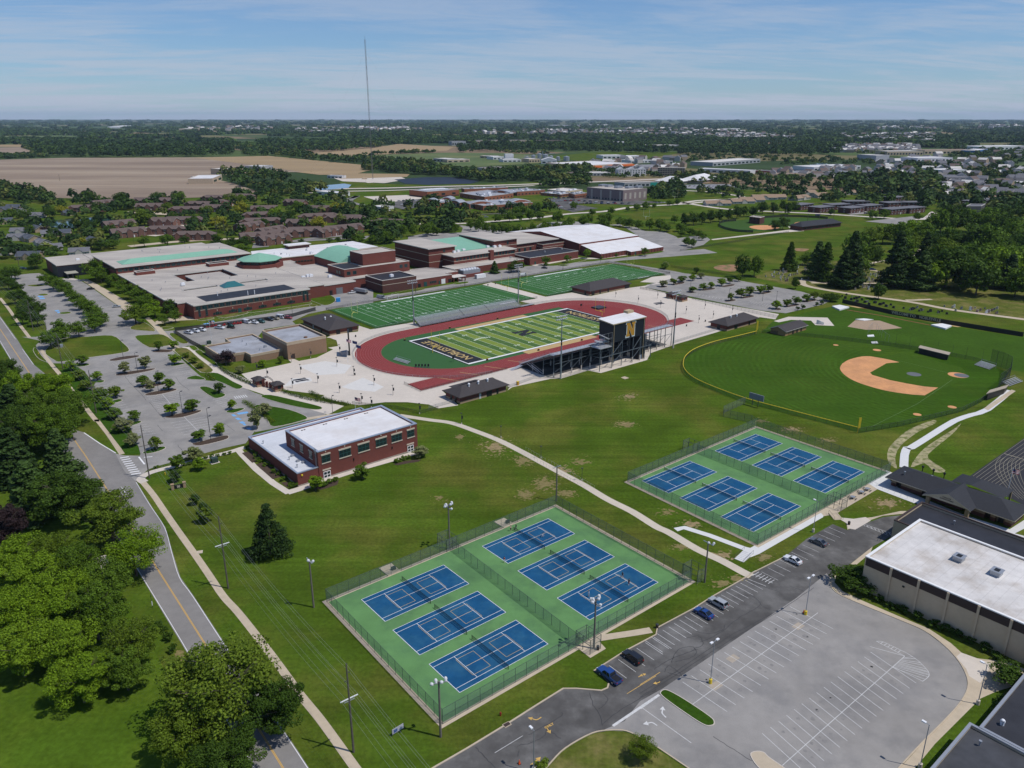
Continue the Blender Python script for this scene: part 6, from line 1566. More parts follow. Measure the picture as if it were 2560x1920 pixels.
# box with black roof, garage wing
flat_block(t,rect(CAMPUS,-7.9,18.2,132,154),0,8.5,BRICKD,ROOFK,COPINGL,.5,.4,wall='gym_wall',roof='gym_roof');band(t,rect(CAMPUS,-7.9,18.2,132,154),5.2,.28);roof_bits(t,[P('f',2110,488,8)],8,2)
flat_block(t,[S(18.3,133),S(48,133),S(48,140),S(58,140),S(58,150),S(49,165),S(33.1,167),S(33.1,163.2),S(18.3,160)],0,5.5,BRICK,ROOFC,COPINGL,.3,.35,wall='shop_wall',roof='shop_roof')
for u,w,h,m in((21,2.2,2.4,BLACK),(25.8,2.4,3.0,GLASST),(40.5,3.2,3.2,WHITEP),(46,2.4,2.4,BLACK),(37.2,1.0,2.2,GLASST)):door(t,S(u,132.92),FA,w,h,m)
for u in(30,31.4,32.8,34.2):window(t,S(u,132.92,1.6),FA,1.1,1.4)
b=MB();b.pri(rect(CAMPUS,48.2,59,131.5,139.8),3.1,3.4,0,None,True);b.build('loading_canopy',COPINGL,t);b=MB();[b.pri(rect(CAMPUS,u,u+.5,131.8,132.3),0,3.1) for u in(48.5,52,55.5,58.4)];b.build('canopy_post',BRICK,t)
door(t,S(-30,148.92),FA,4.5,4,mat('grey roller door',(.16,.17,.18),.6));door(t,S(-36,148.92),FA,2,3,BLACK)
# performing wing: two tall blocks, green roof between, windows in front
for(u0,u1,w0,w1) in((60.5,84.5,180,227.5),(122.5,146,180,227)):
 flat_block(t,rect(CAMPUS,u0,u1,w0,w1),0,15.6,BRICK,ROOFC,COPINGL,over=1.1,wall='tall_wall',roof='tall_roof');band(t,rect(CAMPUS,u0,u1,w0,w1),11.0,.35);band(t,rect(CAMPUS,u0,u1,w0,w1),5.6,.35)
 window(t,S(u0+14,w0-.08,12.2),FA,1.8,2.0,2,1)
b=MB();a=[S(83,181,11.2),S(123,181,11.2),S(131,224,14.2),S(96,224,14.2)]
b.face([S(84.6,181,11.2),S(122.4,181,11.2),S(122.4,224,14.6),S(84.6,224,14.6)]);b.face([S(84.6,181,10.4),S(122.4,181,10.4),S(122.4,181,11.2),S(84.6,181,11.2)]);b.build('green_roof',COPPER,t)
flat_block(t,rect(CAMPUS,84.6,122.4,181.2,224),0,10.3,BRICK,ROOFC,COPINGL,.1,.3,wall='lobby_wall',roof='lobby_roof')
flat_block(t,rect(CAMPUS,73,132,165.4,179.8),0,10.3,BRICK,ROOFC,COPINGL,over=1.0,wall='front_wall',roof='front_roof');band(t,rect(CAMPUS,73,132,165.4,179.8),6.9,.3)
for k,u in enumerate((76,79,82.5,85.8,89,92,95.5,98.5,101.5,104,111,113.6,117,120,123,126,128.4,130.4)):window(t,S(u,165.32,7.5),FA,1.9,2.2 if 3<k<15 else 1.4,2,1)
b=MB();b.pri(rect(CAMPUS,106,109.5,163.6,166.5),0,12.0,0);b.build('chimney',BRICK,t)
flat_block(t,rect(CAMPUS,62,128,150,165.2),0,4.8,BRICK,ROOFC,COPINGL,.3,.4,wall='base_wall',roof='base_roof')
flat_block(t,rect(CAMPUS,146.3,198,181.4,233),0,10.6,BRICK,ROOFC,COPINGL,over=1.0,wall='tall_wall',roof='tall_roof')
for u in(150,156,162):window(t,S(u,181.3,4.2),FA,2,2.6,2,1)
b=MB();b.pri([S(147,181.25),S(166,181.25),S(166,181.35),S(147,181.35)],7.4,7.7,0,None,True);b.build('stone_band',STONE,t)
flat_block(t,rect(CAMPUS,169,200.5,174,187),0,9.0,BRICK,ROOFK,STONE,.4,.4,wall='link_wall',roof='link_roof');band(t,rect(CAMPUS,169,200.5,174,187),6.6,.3)
flat_block(t,[S(131.5,147),S(183.5,147),S(183.5,172),S(132.2,172)],0,5.8,BRICK,ROOFK,COPINGL,.4,.4,wall='low_wall',roof='low_roof');door(t,S(137,146.9),FA,1.4,2.3,GLASST)
roof_bits(t,[P('g',845,440,11),P('g',890,430,11),P('g',955,415,11),P('g',1245,378,11),P('g',1330,375,11),P('g',1390,370,11)],10.8,2)
roof_bits(t,[P('f',1105,490,7),P('f',1140,488,7),P('f',1370,495,7),P('f',1050,510,7),P('h',295,310,11),P('h',390,300,11)],7.0,2);roof_bits(t,[P('h',585,432,5.6),P('h',790,400,5.6),P('h',175,510,5)],5.4,0)
roof_bits(t,[P('e',455,290,8.8),P('e',670,268,8.8),P('e',1720,600,8)],8.4,2);roof_bits(t,[P('e',1350,540,8),P('e',1190,470,8),P('e',1510,560,8),P('f',720,455,8),P('f',480,495,8),P('f',380,492,8)],8.0,1)
rr=random.Random(2)
roof_bits(t,[S(rr.uniform(-130,-45),rr.uniform(192,262)) for _ in range(14)]+[S(rr.uniform(-112,-60),rr.uniform(166,182)) for _ in range(5)],8.0,1);roof_bits(t,[S(rr.uniform(-130,-48),rr.uniform(296,326)) for _ in range(10)],12.7,1);roof_bits(t,[S(rr.uniform(-36,45),rr.uniform(256,280)) for _ in range(8)],9.3,0)
# cooling plant
tt=empty('cooling_plant',S(63,139),'bank of white rooftop cooling fans on a brick plinth by the service lane','cooling unit')
b=MB();b.pri(rect(CAMPUS,62,80,139,147),0,2.4);b.build('plinth',BRICK,tt)
b=MB();b.pri(rect(CAMPUS,63,78,140,146.5),2.4,5.0);b.build('cabinet',STEEL,tt)
for k in range(6):
 for j in range(2):c=S(64.5+2.4*k,141.6+3.2*j,5.0);b=MB();b.tube(c,c+V3((0,0,.5)),1.0,1.0,12);b.build('fan',LAMPW,tt)
tt=empty('storage_container',S(72,130),'white storage container parked beside the cooling plant','container');b=MB();b.pri(rect(CAMPUS,68,76,131,133.6),.2,2.8);b.build('container_body',WHITEP,tt);b=MB();b.pri(rect(CAMPUS,67.95,68.0,131.2,133.4),.3,2.7,0,None,True);b.build('door',STEEL,tt)
# ---- 7. indoor practice building
t=empty('indoor_hall',S(190,128),'large brick hall with two long white sloping roofs, one stepped above the other','hall')
def prism_roof(poly_low,zs,wm,rm,wname,rname):
 b=MB();n=len(poly_low)
 b.face([(*p[:2],z) for p,z in zip(poly_low,zs)]);b.build(rname,rm,t)
 w=MB()
 for k in range(n):
  q=(k+1)%n;w.face([(*poly_low[k][:2],0),(*poly_low[q][:2],0),(*poly_low[q][:2],zs[q]-.05),(*poly_low[k][:2],zs[k]-.05)])
 w.build(wname,wm,t)
def at_h(v,x,y,z):return SI(P(v,x,y,z))
prism_roof([S(195,132.6),S(225,132.6),S(225,127.0),S(266,127.0),S(283,158),S(197.5,158)][:4]+[S(266,156),S(195,156)],[3.8,3.8,3.2,3.2,8.4,8.4],BRICK,ROOFW,'low_wall','low_roof')
prism_roof([S(193.6,156.02),S(266.4,156.02),S(266.4,205),S(193.6,205)],[9.6,9.6,14.5,14.5],BRICK,ROOFW,'high_wall','high_roof')
prism_roof([S(193.6,205.02),S(266.4,205.02),S(266.4,250),S(193.6,250)],[14.4,14.4,9.0,9.0],BRICK,ROOFW,'rear_wall','rear_roof')
for k in range(8):
 b=MB();u=198+3.6*k if k<8 else 0;b.pri(rect(CAMPUS,u,u+.4,132.4,132.7),0,3.7,0,None,True);b.build('pilaster',BRICKD,t)
for k in range(10):b=MB();u=227+3.9*k;b.pri(rect(CAMPUS,u,u+.4,126.8,127.1),0,3.1,0,None,True);b.build('pilaster',BRICKD,t)
door(t,S(230,126.9),FA,1.6,2.3,GLASST)
# ---- 8. middle school and buildings behind
def far_block(name,v,corners,h,wm,rm,label,cat='building',cm=None,over=0,group=None,par=.5):
 """corners = roof corners left, front, right (photo detail) at height h"""
 l,f,r_=[P(v,x,y,h) for x,y in corners];k=l+r_-f
 t=empty(name,(f.x,f.y,0),label,cat,group)
 poly=[V3((p.x,p.y,0)) for p in(l,f,r_,k)];AVOID.append([(p.x,p.y) for p in poly])
 flat_block(t,poly,0,h,wm,rm,cm,par,.5,over);t['q']=0
 del t['q']
 return t,poly
def facade(t,A,B,z,h,n,w,fm=None,gm=None,f0=.0,f1=1.0,off=.06):
 A,B=V3((A[0],A[1],0)),V3((B[0],B[1],0));d=(B-A).normalized();n_=V3((d.y,-d.x,0))*off
 win_row(t,A+n_,B+n_,z,h,n,w,1,1,fm,gm,f0,f1)
GREYB=mat('grey lilac block',(.22,.17,.165),.85,.06,.6);GREYB2=mat('pale block',(.40,.36,.31),.85,.06,.6)
t,q=far_block('storage_block',2,[(1588,484),(1822,503),(1975,490)],15.2,GREYB,ROOFC,'four-storey grey lilac block with rooftop units beyond the parking','building',GREYB2)
for k in range(4):
 a=q[0].lerp(q[1],.12+.26*k);b=MB();d=(q[1]-q[0]).normalized();n_=V3((d.y,-d.x,0));b.pri([a,a+d*3,a+d*3+n_*.3,a+n_*.3],0,13.5);b.build('pilaster',GREYB2,t)
facade(t,q[0],q[1],1,2.2,12,2.2);facade(t,q[1],q[2],3,8,5,4,GREYB2,GREYB2)
for x,y in((1690,475),(1730,478),(1790,486),(1860,488),(1920,485)):c=P(2,x,y,15.2);b=MB();b.box((c.x,c.y,14.8),(11,7,2.6),.7);b.build('rooftop_unit',STEEL,t)
t,q=far_block('flat_building',2,[(1765,450),(1830,455),(2060,448)],7,mat('pale grey wall',(.36,.36,.36),.8),ROOFC,'long grey building with one teal panel behind the grey lilac block','building')
a=q[1].lerp(q[2],.72);c=q[1].lerp(q[2],.92);d=(c-a).normalized();n_=V3((d.y,-d.x,0))*.2;b=MB();b.pri([a,c,c+n_,a+n_],.5,6.2,0,None,True);b.build('teal_panel',mat('teal panel',(.02,.28,.22),.6),t);facade(t,q[1],q[2],1,3,6,5,None,None,0,.7)
t,q=far_block('middle_school',2,[(445,500),(560,512),(765,498)],9,BRICKO,ROOFG,'orange brick gym block with solar panels on its roof, left of the middle school','school')
for k in range(9):
 b=MB();c=P(2,530+18*k,500-1.0*k,8.6);b.box((c.x,c.y,8.6),(4.6,12,.5),.75);b.build('roof_panel',LAMPW,t)
facade(t,q[1],q[2],3,2.5,3,6)
band(t,q,0,2.2,BRICKD,'base_course',.1)
specs=[([(770,520),(930,545),(1115,522)],6,'flat brick wing with dark roof in the middle of the middle school'),([(780,488),(800,495),(1080,484)],7,'rear brick wing of the middle school with many rooftop units'),([(1020,500),(1140,512),(1320,500)],6,'right-hand brick wing of the middle school'),([(540,570),(600,588),(780,570)],5.5,'front left brick wing of the middle school among trees'),([(780,575),(920,602),(1240,582)],6,'long front brick wing of the middle school with gables'),([(1330,498),(1450,510),(1560,498)],5,'tan flat building right of the middle school'),([(1470,520),(1510,530),(1590,520)],6,'small brick building beside the grey lilac block'),([(1290,518),(1420,530),(1500,520)],4,'low dark-roofed building between middle school and parking')]
rr=random.Random(11)
for q_,h,l in specs:
 t,q=far_block('middle_school',2,q_,h,BEIGE if 'tan' in l else BRICKO,ROOFG if 'tan' not in l else ROOFS,l,'school' if 'middle' in l[-60:] and 'between' not in l else 'building')
 facade(t,q[1],q[2],1.2,1.8,14 if 'long' in l else 8,2.4);facade(t,q[0],q[1],1.2,1.8,4,2.4)
 for k in range(12 if 'tan' not in l else 3):
  a,c=rr.uniform(.1,.9),rr.uniform(.1,.9);p=q[1]+(q[0]-q[1])*a+(q[2]-q[1])*c;b=MB();b.box((p.x,p.y,h-.5),(rr.uniform(2,5),rr.uniform(2,4),rr.uniform(.8,2.0)),.7);b.build('rooftop_unit',STEEL if k%2 else LAMPW,t)
def barrel(v,a,c,depth,z,rise,label,m=None):
 """low vaulted metal roof on a base wall; a-c front line at height z"""
 A,C_=P(v,*a,z),P(v,*c,z);d=(C_-A);L=d.length;d.normalize();n=V3((-d.y,d.x,0));t=empty('vaulted_hall',(A.x,A.y,0),label,'building')
 b=MB();w=MB();N=10
 for k in range(N):
  f0,f1=k/N,(k+1)/N;p0,p1=A+d*L*f0+V3((0,0,rise*math.sin(PI*f0))),A+d*L*f1+V3((0,0,rise*math.sin(PI*f1)))
  b.face([p0,p1,p1+n*depth,p0+n*depth]);w.face([(p0.x,p0.y,0),(p1.x,p1.y,0),p1-V3((0,0,.6)),p0-V3((0,0,.6))]);b.face([p0-V3((0,0,.8)),p1-V3((0,0,.8)),p1,p0],1)
 w.face([(A.x,A.y,0),A,A+n*depth,((A+n*depth).x,(A+n*depth).y,0)][::-1])
 b.build('vaulted_roof',[m or mat('grey metal roof',(.33,.35,.38),.5,.05,.2,metal=.2),LAMPW],t);w.build('wall',BRICKO,t)
 facade(t,A,C_,1,z-1.5,3,L/4.5,LAMPW)
for a,c,dp,l in(((540,572),(615,574),14,'small vaulted hall of the middle school, leftmost'),((648,560),(720,562),16,'small vaulted hall of the middle school, rearmost'),((698,580),(770,584),16,'small vaulted hall of the middle school, nearest the trees'),((830,590),(990,584),12,'long vaulted grey roof in the front of the middle school'),((1100,580),(1225,572),14,'vaulted silver roof toward the right of the middle school'),((970,512),(1100,520),16,'vaulted pale roof with arched entrance in the middle school')):
 barrel(2,a,c,dp,6.5,3.0,l)
 # ---- 9. houses and apartments: a few prototypes, copied and turned
def house_proto(name,L,W,h,rise,wm,rm,wins,hip=False,gables=0,label='',cat='house',group=None,storeys=2):
 F=Frame((0,0),0);t=empty(name,(0,0,0),label,cat,group)
 b=MB();b.pri(rect(F,-L/2,L/2,-W/2,W/2),0,h);b.build('wall',wm,t)
 if hip=='flat':b=MB();b.pri(rect(F,-L/2-.6,L/2+.6,-W/2-.6,W/2+.6),h,h+.45);b.build('roof',rm,t)
 elif hip:hip_roof(t,F,-L/2,L/2,-W/2,W/2,h,rise,rm,.7)
 else:gable_roof(t,F,-L/2,L/2,-W/2,W/2,h,rise,rm,.6,wm)
 for g in range(gables):
  u=-L/2+L*(g+.5)/gables;b=MB();q=W/2
  b.face([(u-3,-q-1.2,h),(u,-q-1.2,h+rise*.75),(u,0,h+rise*.8),(u-3,-q+2,h)]);b.face([(u,-q-1.2,h+rise*.75),(u+3,-q-1.2,h),(u+3,-q+2,h),(u,0,h+rise*.8)]);b.build('dormer_roof',rm,t)
  b=MB();b.pri([(u-2.6,-q-1.0),(u+2.6,-q-1.0),(u+2.6,-q),(u-2.6,-q)],0,h);b.face([(u-2.6,-q-1.02,h),(u+2.6,-q-1.02,h),(u,-q-1.02,h+rise*.7)]);b.build('bay',wm,t)
 n=max(2,int(L/4.5))
 for s in range(storeys):
  z=1.0+s*2.9
  for k in range(n):
   u=-L/2+L*(k+.5)/n
   for w,a in((-W/2-.05,0),(W/2+.05,0)):window(t,(u,w,z),a,1.5,1.3,1,1,WHITEP)
  for u in(-L/2-.05,L/2+.05):window(t,(u,0,z),PI/2,1.5,1.3,1,1,WHITEP)
 door(t,(L*.12,-W/2-.06,0),0,1.0,2.1,WHITEP)
 return t
BRB=mat('apartment brick',(.165,.085,.065),.85,.08,.8)
SIDING=mat('pale siding',(.46,.43,.39),.8,.06,.5);SIDING2=mat('tan siding',(.34,.26,.18),.8,.06,.5)
apt=house_proto('apartment_house',30,13,5.4,3.4,BRB,SHINGM,1,False,3,'two-storey brick apartment house with brown roof among the trees','apartment house','brick apartment houses among trees')
apt2=house_proto('apartment_house',44,12,5.4,3.0,BRB,SHINGM,1,True,4,'long brick apartment row with brown hipped roof among the trees','apartment house','brick apartment houses among trees')
hs=[house_proto('house',15,10,3.0,3.0,SIDING,SHINGG,1,False,1,'pale sided house with grey gable roof near the pond','house','grey-roofed houses near the pond',1),house_proto('house',17,11,3.2,3.2,SIDING2,mat('dark blue shingle',(.07,.08,.10),.9,.1,.8),1,False,1,'tan sided house with dark gable roof near the pond','house','grey-roofed houses near the pond',1)]
tanh=house_proto('duplex',26,12,3.2,3.4,SIDING,SHINGT,1,False,1,'low duplex with tan shingle roof among the right-hand trees','house','tan-roofed houses',1)
flat=house_proto('flat_apartment',26,14,6.2,0,BRICKD,SHINGG,1,'flat',0,'dark brick flat-roofed apartment building beyond the grass field','apartment house','dark brick flat-roofed apartments',2)
_used=set()
def put(proto,v,x,y,deg,z=6.5,sc=1.0,label=None):
 c=P(v,x,y,z);o=proto if proto.name not in _used else copy_tree(proto)
 _used.add(proto.name)
 o.location=(c.x,c.y,0);o.rotation_euler.z=math.radians(deg);o.scale=(sc,sc,1);SPOTS.append((c.x,c.y,12*sc))
 if label:o['label']=label
 return o
for x,y,d,k in((560,605,15,1),(665,575,60,0),(960,597,5,0),(1075,560,0,0),(1300,582,-10,1),(1210,615,5,1),(1380,605,-12,0),(1400,542,-8,1),(1540,533,-5,1),(1900,572,-25,0),(1700,612,10,0),(1690,650,15,1),(1680,690,12,1),(1940,702,-5,0),(1650,785,30,0),(1740,750,60,0),(1850,762,25,1),(1960,752,10,0),(2110,752,60,0),(2190,742,20,0),(1050,690,-10,0),(1180,682,5,1),(760,708,50,0),(820,758,40,0),(1460,570,50,0),(2090,610,0,1),(2050,660,20,1),(1600,720,60,0),(1760,800,50,0),(940,560,0,0)):
 put(apt2 if k else apt,1,x,y,d)
put(apt,2,90,680,-20);put(apt2,2,250,705,15);put(apt,2,45,735,40);put(apt,2,330,700,-15);put(apt2,2,30,670,0)
for l,x,y,d in(('dark brown clubhouse with open front beside the tennis pool yard',1065,745,8),('clubhouse with white porch gable near the street',1250,780,5)):
 put(apt2,1,x,y,d,6,.85,l)
for i,(x,y,d) in enumerate(((120,628,-30),(20,695,40),(125,755,15),(240,742,-40),(110,795,10),(195,802,-35),(270,828,-40),(390,768,20),(320,768,30),(600,818,-45),(510,885,20),(190,912,5),(240,655,10),(440,640,-40),(15,885,0),(90,605,0),(330,860,40),(30,620,0))):put(hs[i%2],1,x,y,d,4,1.0)
for x,y,d in((240,575,5),(395,562,15),(460,553,5),(540,538,0),(600,535,0),(800,508,10),(910,524,30),(1060,508,10),(1460,505,20),(1330,503,0),(1770,528,0),(2130,392,0),(770,540,40),(1960,520,-5),(2060,522,-5),(2150,530,-5),(2060,545,-5),(2180,555,-5),(1660,480,0)):put(tanh,3,x,y,d,5,1.25)
for x,y,d in((780,592,40),(910,608,35),(1105,612,35),(1215,598,30),(1390,545,30),(1490,612,30),(1130,572,0),(1480,578,5),(1370,620,30),(1010,592,20),(1370,580,20),(1890,570,20),(1790,590,10),(1960,560,20)):put(flat,3,x,y,d,6.2,1.15)
# right-hand single buildings
t,q=far_block('blank_building',3,[(1840,605),(1870,590),(1965,590)],11,mat('grey brown siding',(.10,.095,.10),.8),SHINGG,'tall windowless grey brown building behind the cemetery trees','building')
t,q=far_block('softball_building',3,[(447,672),(515,680),(545,672)],7,BRICKD,ROOFC,'two-storey brick press building at the softball field','building');facade(t,q[0],q[1],4,1.5,3,2)
F=Frame(P(3,780,765),32)
t=empty('softball_clubhouse',F(0,0),'long brick clubhouse with dark hip roof at the softball diamonds','building');b=MB();b.pri(rect(F,0,62,0,14),0,4.2);b.build('wall',BRICKD,t);hip_roof(t,F,0,62,0,14,4.2,4,SHINGB,1.2)
for k in range(6):window(t,F(6+9*k,-.06,1.4),F.a,2,1.4)
# ---- 10. shops, sheds and plants in the distance
def far_row(name,v,a,c,depth,h,wm,rm,label,cat='shop',n=0,fm=None,over=0):
 A,C_=P(v,*a),P(v,*c);d=(C_-A).normalized();n_=V3((-d.y,d.x,0));t=empty(name,A,label,cat)
 SPOTS.append(((A.x+C_.x)/2,(A.y+C_.y)/2+depth/2,max(depth,(C_-A).length)*.5));flat_block(t,[A,C_,C_+n_*depth,A+n_*depth],0,h,wm,rm,None,.6,.8)
 if n:facade(t,A,C_,h*.18,h*.4,n,(C_-A).length/n*.6,fm)
 return t,A,C_,n_
WHB=mat('white metal wall',(.62,.62,.62),.7);ORG=mat('orange sign panel',(.62,.13,.02),.7);TANW=mat('tan stucco',(.48,.38,.27),.8);GRW=mat('grey metal wall',(.34,.35,.36),.7);REDW=mat('dull red wall',(.28,.05,.04),.8)
t,A,C_,n_=far_row('big_store',2,(1580,375),(1880,358),130,10,TANW,ROOFW,'huge tan store with orange entrance panels and white roof','store',0)
for f0,f1 in((.08,.3),(.45,.62),(.72,1.0)):
 b=MB();a,c=A.lerp(C_,f0),A.lerp(C_,f1);b.pri([a-n_*6,c-n_*6,c,a],4.5,8,0,None,True);b.build('orange_awning',ORG,t)
FR=[(2,(1700,214),(1920,212),60,12,WHB,ROOFW,'long white warehouse near the far tree line',10),(2,(1840,232),(2020,230),60,10,GRW,ROOFW,'grey warehouse just in front of the long white warehouse',8),(2,(2035,238),(2200,234),80,12,GRW,ROOFC,'wide grey metal building right of the white warehouse',6),(2,(600,318),(690,324),40,8,GRW,ROOFS,'long grey shed, left one, in the meadow left of the grain plant',4),(2,(690,326),(835,322),40,7,TANW,ROOFS,'tan shed joined to the grey shed in the meadow',4),(2,(900,296),(990,298),30,6,TANW,ROOFS,'small tan shed behind the meadow sheds',3),(2,(985,308),(1060,306),40,8,WHB,ROOFW,'white shed at the foot of the grain plant tower',3),(2,(1050,324),(1165,322),40,7,WHB,ROOFW,'low white shed in front of the grain plant tower',4),(2,(1215,326),(1285,324),40,9,TANW,ROOFS,'tan shed right of the grain plant tower',4),(2,(1690,302),(1830,300),50,9,WHB,ROOFW,'white gabled warehouse behind the orange store',5),(2,(1850,304),(1960,302),50,8,WHB,ROOFW,'white flat warehouse right of the gabled one',5),(2,(1870,330),(2000,326),50,7,WHB,ROOFW,'low white store right of the orange store',6),(2,(2050,334),(2140,330),30,6,GRW,ROOFS,'small grey shop by the edge lot',4),(2,(1605,412),(1740,410),40,6,GRW,ROOFS,'grey shop in front of the orange store',6),(2,(1420,425),(1590,418),30,8,BRB,SHINGM,'brown roofed apartment row under the orange store',9),(2,(720,392),(860,388),22,8,BRB,SHINGM,'brown roofed row behind the tree belt, left one',8),(2,(920,388),(1060,382),22,9,SIDING,SHINGM,'white trimmed row behind the tree belt, middle one',8),(2,(1090,386),(1300,380),22,8,BRB,SHINGM,'brown roofed row behind the tree belt, right one',8),(2,(720,216),(810,215),60,16,GRW,SHINGG,'grey apartment block by the far tree line, left one',6),(2,(880,205),(1200,203),60,14,TANW,SHINGG,'very long apartment row by the far tree line',16),(2,(1225,206),(1430,205),60,14,BRB,SHINGM,'long brown apartment row by the far tree line',12),(2,(185,198),(225,198),40,10,WHB,ROOFW,'small white barn beside the mast in the far fields',2),(2,(365,112),(560,112),120,14,TANW,SHINGT,'far tan housing row near the horizon, left of centre',8),(2,(1340,94),(1540,94),160,18,WHB,ROOFW,'far white warehouses near the horizon',8),(2,(1640,92),(1760,90),160,18,WHB,ROOFW,'far white block near the horizon, right of the warehouses',6),(3,(210,350),(515,325),60,9,GRW,ROOFS,'long grey roofed store with a white front',12),(3,(120,385),(450,400),30,7,WHB,ROOFW,'low white shop row behind the white hip-roofed hall',8),(3,(570,418),(860,418),30,6,TANW,SHINGT,'long store with orange tan roof',10),(3,(860,380),(1160,368),60,8,WHB,ROOFW,'white car dealership with rounded front',12),(3,(1000,400),(1100,404),20,6,WHB,ROOFW,'small white showroom before the dealership',4),(3,(1258,315),(1342,312),60,14,GRW,ROOFS,'grey box building standing in the lots',0),(3,(1525,322),(1750,318),60,10,WHB,ROOFW,'wide white dealership among many parked cars',10),(3,(1580,340),(1690,340),40,7,REDW,ROOFW,'dull red shop with white roof among parked cars',4),(3,(1330,280),(1560,278),60,12,TANW,ROOFS,'tan strip mall in the distance, left end',12),(3,(1570,272),(1900,268),60,12,TANW,SHINGT,'tan and orange strip mall in the distance, right end',14),(3,(1930,246),(2240,240),80,12,WHB,ROOFW,'white store row at the right-hand edge of the shops',12),(3,(1900,274),(1975,262),40,12,mat('blue store front',(.05,.14,.34),.7),ROOFW,'blue fronted store at the end of the strip mall',3),(3,(1550,440),(1880,440),60,6,GRW,SHINGG,'long dark flat store roof behind the cemetery trees',8),(3,(1700,405),(1860,400),50,9,WHB,ROOFW,'white stepped shop behind the dark flat store',6),(3,(1720,470),(1960,480),40,8,mat('dark blue shed',(.05,.06,.09),.7),SHINGG,'dark blue roofed shed near the right edge',6),(3,(2050,470),(2200,478),40,6,WHB,ROOFS,'pale roofed shop at the right edge',4),(3,(1560,445),(1660,442),16,6,ORG,REDW,'small shop with bright red roof',2),(3,(320,120),(385,118),100,16,WHB,ROOFW,'far white hall near the horizon, right half',3),(3,(1040,258),(1530,240),120,9,GRW,SHINGG,'wide mass of grey house roofs beyond the shops',0),(3,(1320,350),(1430,352),40,6,WHB,ROOFW,'flat white canopy station near the pond',3),(3,(1280,395),(1400,405),30,6,REDW,SHINGG,'red trimmed shop row near the grove',5),(3,(480,395),(575,400),30,6,REDW,SHINGG,'red fronted restaurant in front of the lots',3),(1,(475,152),(535,148),60,12,WHB,ROOFW,'white farm barn beyond the ploughed field',2),(1,(765,105),(845,96),100,16,WHB,ROOFW,'far white farm buildings near the horizon',3),(1,(1215,118),(1280,114),80,14,TANW,ROOFS,'far tan store in the horizon haze, left one',3),(1,(1330,120),(1420,112),80,16,TANW,SHINGT,'far tan store in the horizon haze, middle one',4),(1,(1440,116),(1560,116),80,12,TANW,ROOFS,'far tan store in the horizon haze, right one',4),(1,(1370,462),(1430,435),40,9,TANW,ROOFW,'tan barn with pale doors by the poplar trees',2),(1,(1435,405),(1510,400),40,11,TANW,ROOFW,'tan hall behind the poplar trees',3),(1,(1575,385),(1680,388),40,12,GRW,ROOFS,'grey hall behind the poplar trees, right one',4),(1,(2105,425),(2200,428),14,5,WHB,ROOFW,'row of white trailers in the construction yard',4),(1,(1230,432),(1262,437),8,5,WHB,ROOFW,'single white trailer at the edge of the ploughed field',1),(1,(2030,530),(2180,545),20,5,WHB,ROOFW,'long white roof behind the tree row near the pond',3),(2,(205,630),(280,640),16,5,WHB,ROOFW,'white roof showing through the street trees',2)]
for v,a,c,dp,h,wm,rm,l,n in FR:far_row('far_building',v,a,c,dp,h,wm,rm,l,'building',n,None)
t,A,C_,n_=far_row('hotel',2,(1790,415),(1965,412),18,13,WHB,SHINGG,'white four-storey hotel with grey gabled roof','hotel',0)
for s in range(3):facade(t,A,C_,2+3.6*s,1.8,10,3)
for f in(.1,.5,.9):
 c=A.lerp(C_,f);d=(C_-A).normalized();b=MB();b.face([c-d*5-n_*.3+V3((0,0,13)),c+d*5-n_*.3+V3((0,0,13)),c-n_*.3+V3((0,0,17.5))]);b.face([c-d*5+V3((0,0,13))-n_*.3,c+V3((0,0,17.5))-n_*.3,c+n_*9+V3((0,0,17.5)),c-d*5+n_*18+V3((0,0,13))][::-1]);b.build('gable',WHB,t)
t,A,C_,n_=far_row('hotel',2,(2040,412),(2215,415),18,16,TANW,ROOFS,'tan and brown four-storey hotel near the white hip roof','hotel',0)
for s in range(4):facade(t,A,C_,2+3.6*s,1.8,11,4)
t,A,C_,n_=far_row('white_barn',2,(1295,333),(1395,333),30,9,WHB,ROOFW,'white barn with gabled roof right of the grain plant','barn',3)
b=MB();d=(C_-A).normalized();b.face([A+V3((0,0,9.1)),A.lerp(C_,.5)+V3((0,0,15)),A.lerp(C_,.5)+n_*30+V3((0,0,15)),A+n_*30+V3((0,0,9.1))]);b.face([A.lerp(C_,.5)+V3((0,0,15)),C_+V3((0,0,9.1)),C_+n_*30+V3((0,0,9.1)),A.lerp(C_,.5)+n_*30+V3((0,0,15))]);b.face([A+V3((0,0,9.1)),C_+V3((0,0,9.1)),A.lerp(C_,.5)+V3((0,0,15))]);b.build('gable_roof',ROOFW,t)
p=P(2,1085,315);t=empty('grain_plant',p,'white grain tower with grey steel elevator legs','grain plant')
b=MB();b.box(p,(22,18,18),.2);b.build('tower',WHB,t)
for k,(dx,h) in enumerate(((48,10),(64,14),(80,18),(95,16),(110,12),(128,10),(150,11))):
 b=MB();b.tube((p.x+dx,p.y,0),(p.x+dx,p.y,h),5.5 if k%3 else 8,None,10);b.tube((p.x+dx,p.y,h),(p.x+dx,p.y,h+2),5.5,.6,10);b.build('silo',STEEL,t)
b=MB();b.bar((p.x+40,p.y,13),(p.x+120,p.y,19),1);b.bar((p.x+88,p.y,0),(p.x+88,p.y,25),1);b.build('elevator_leg',STEEL,t)
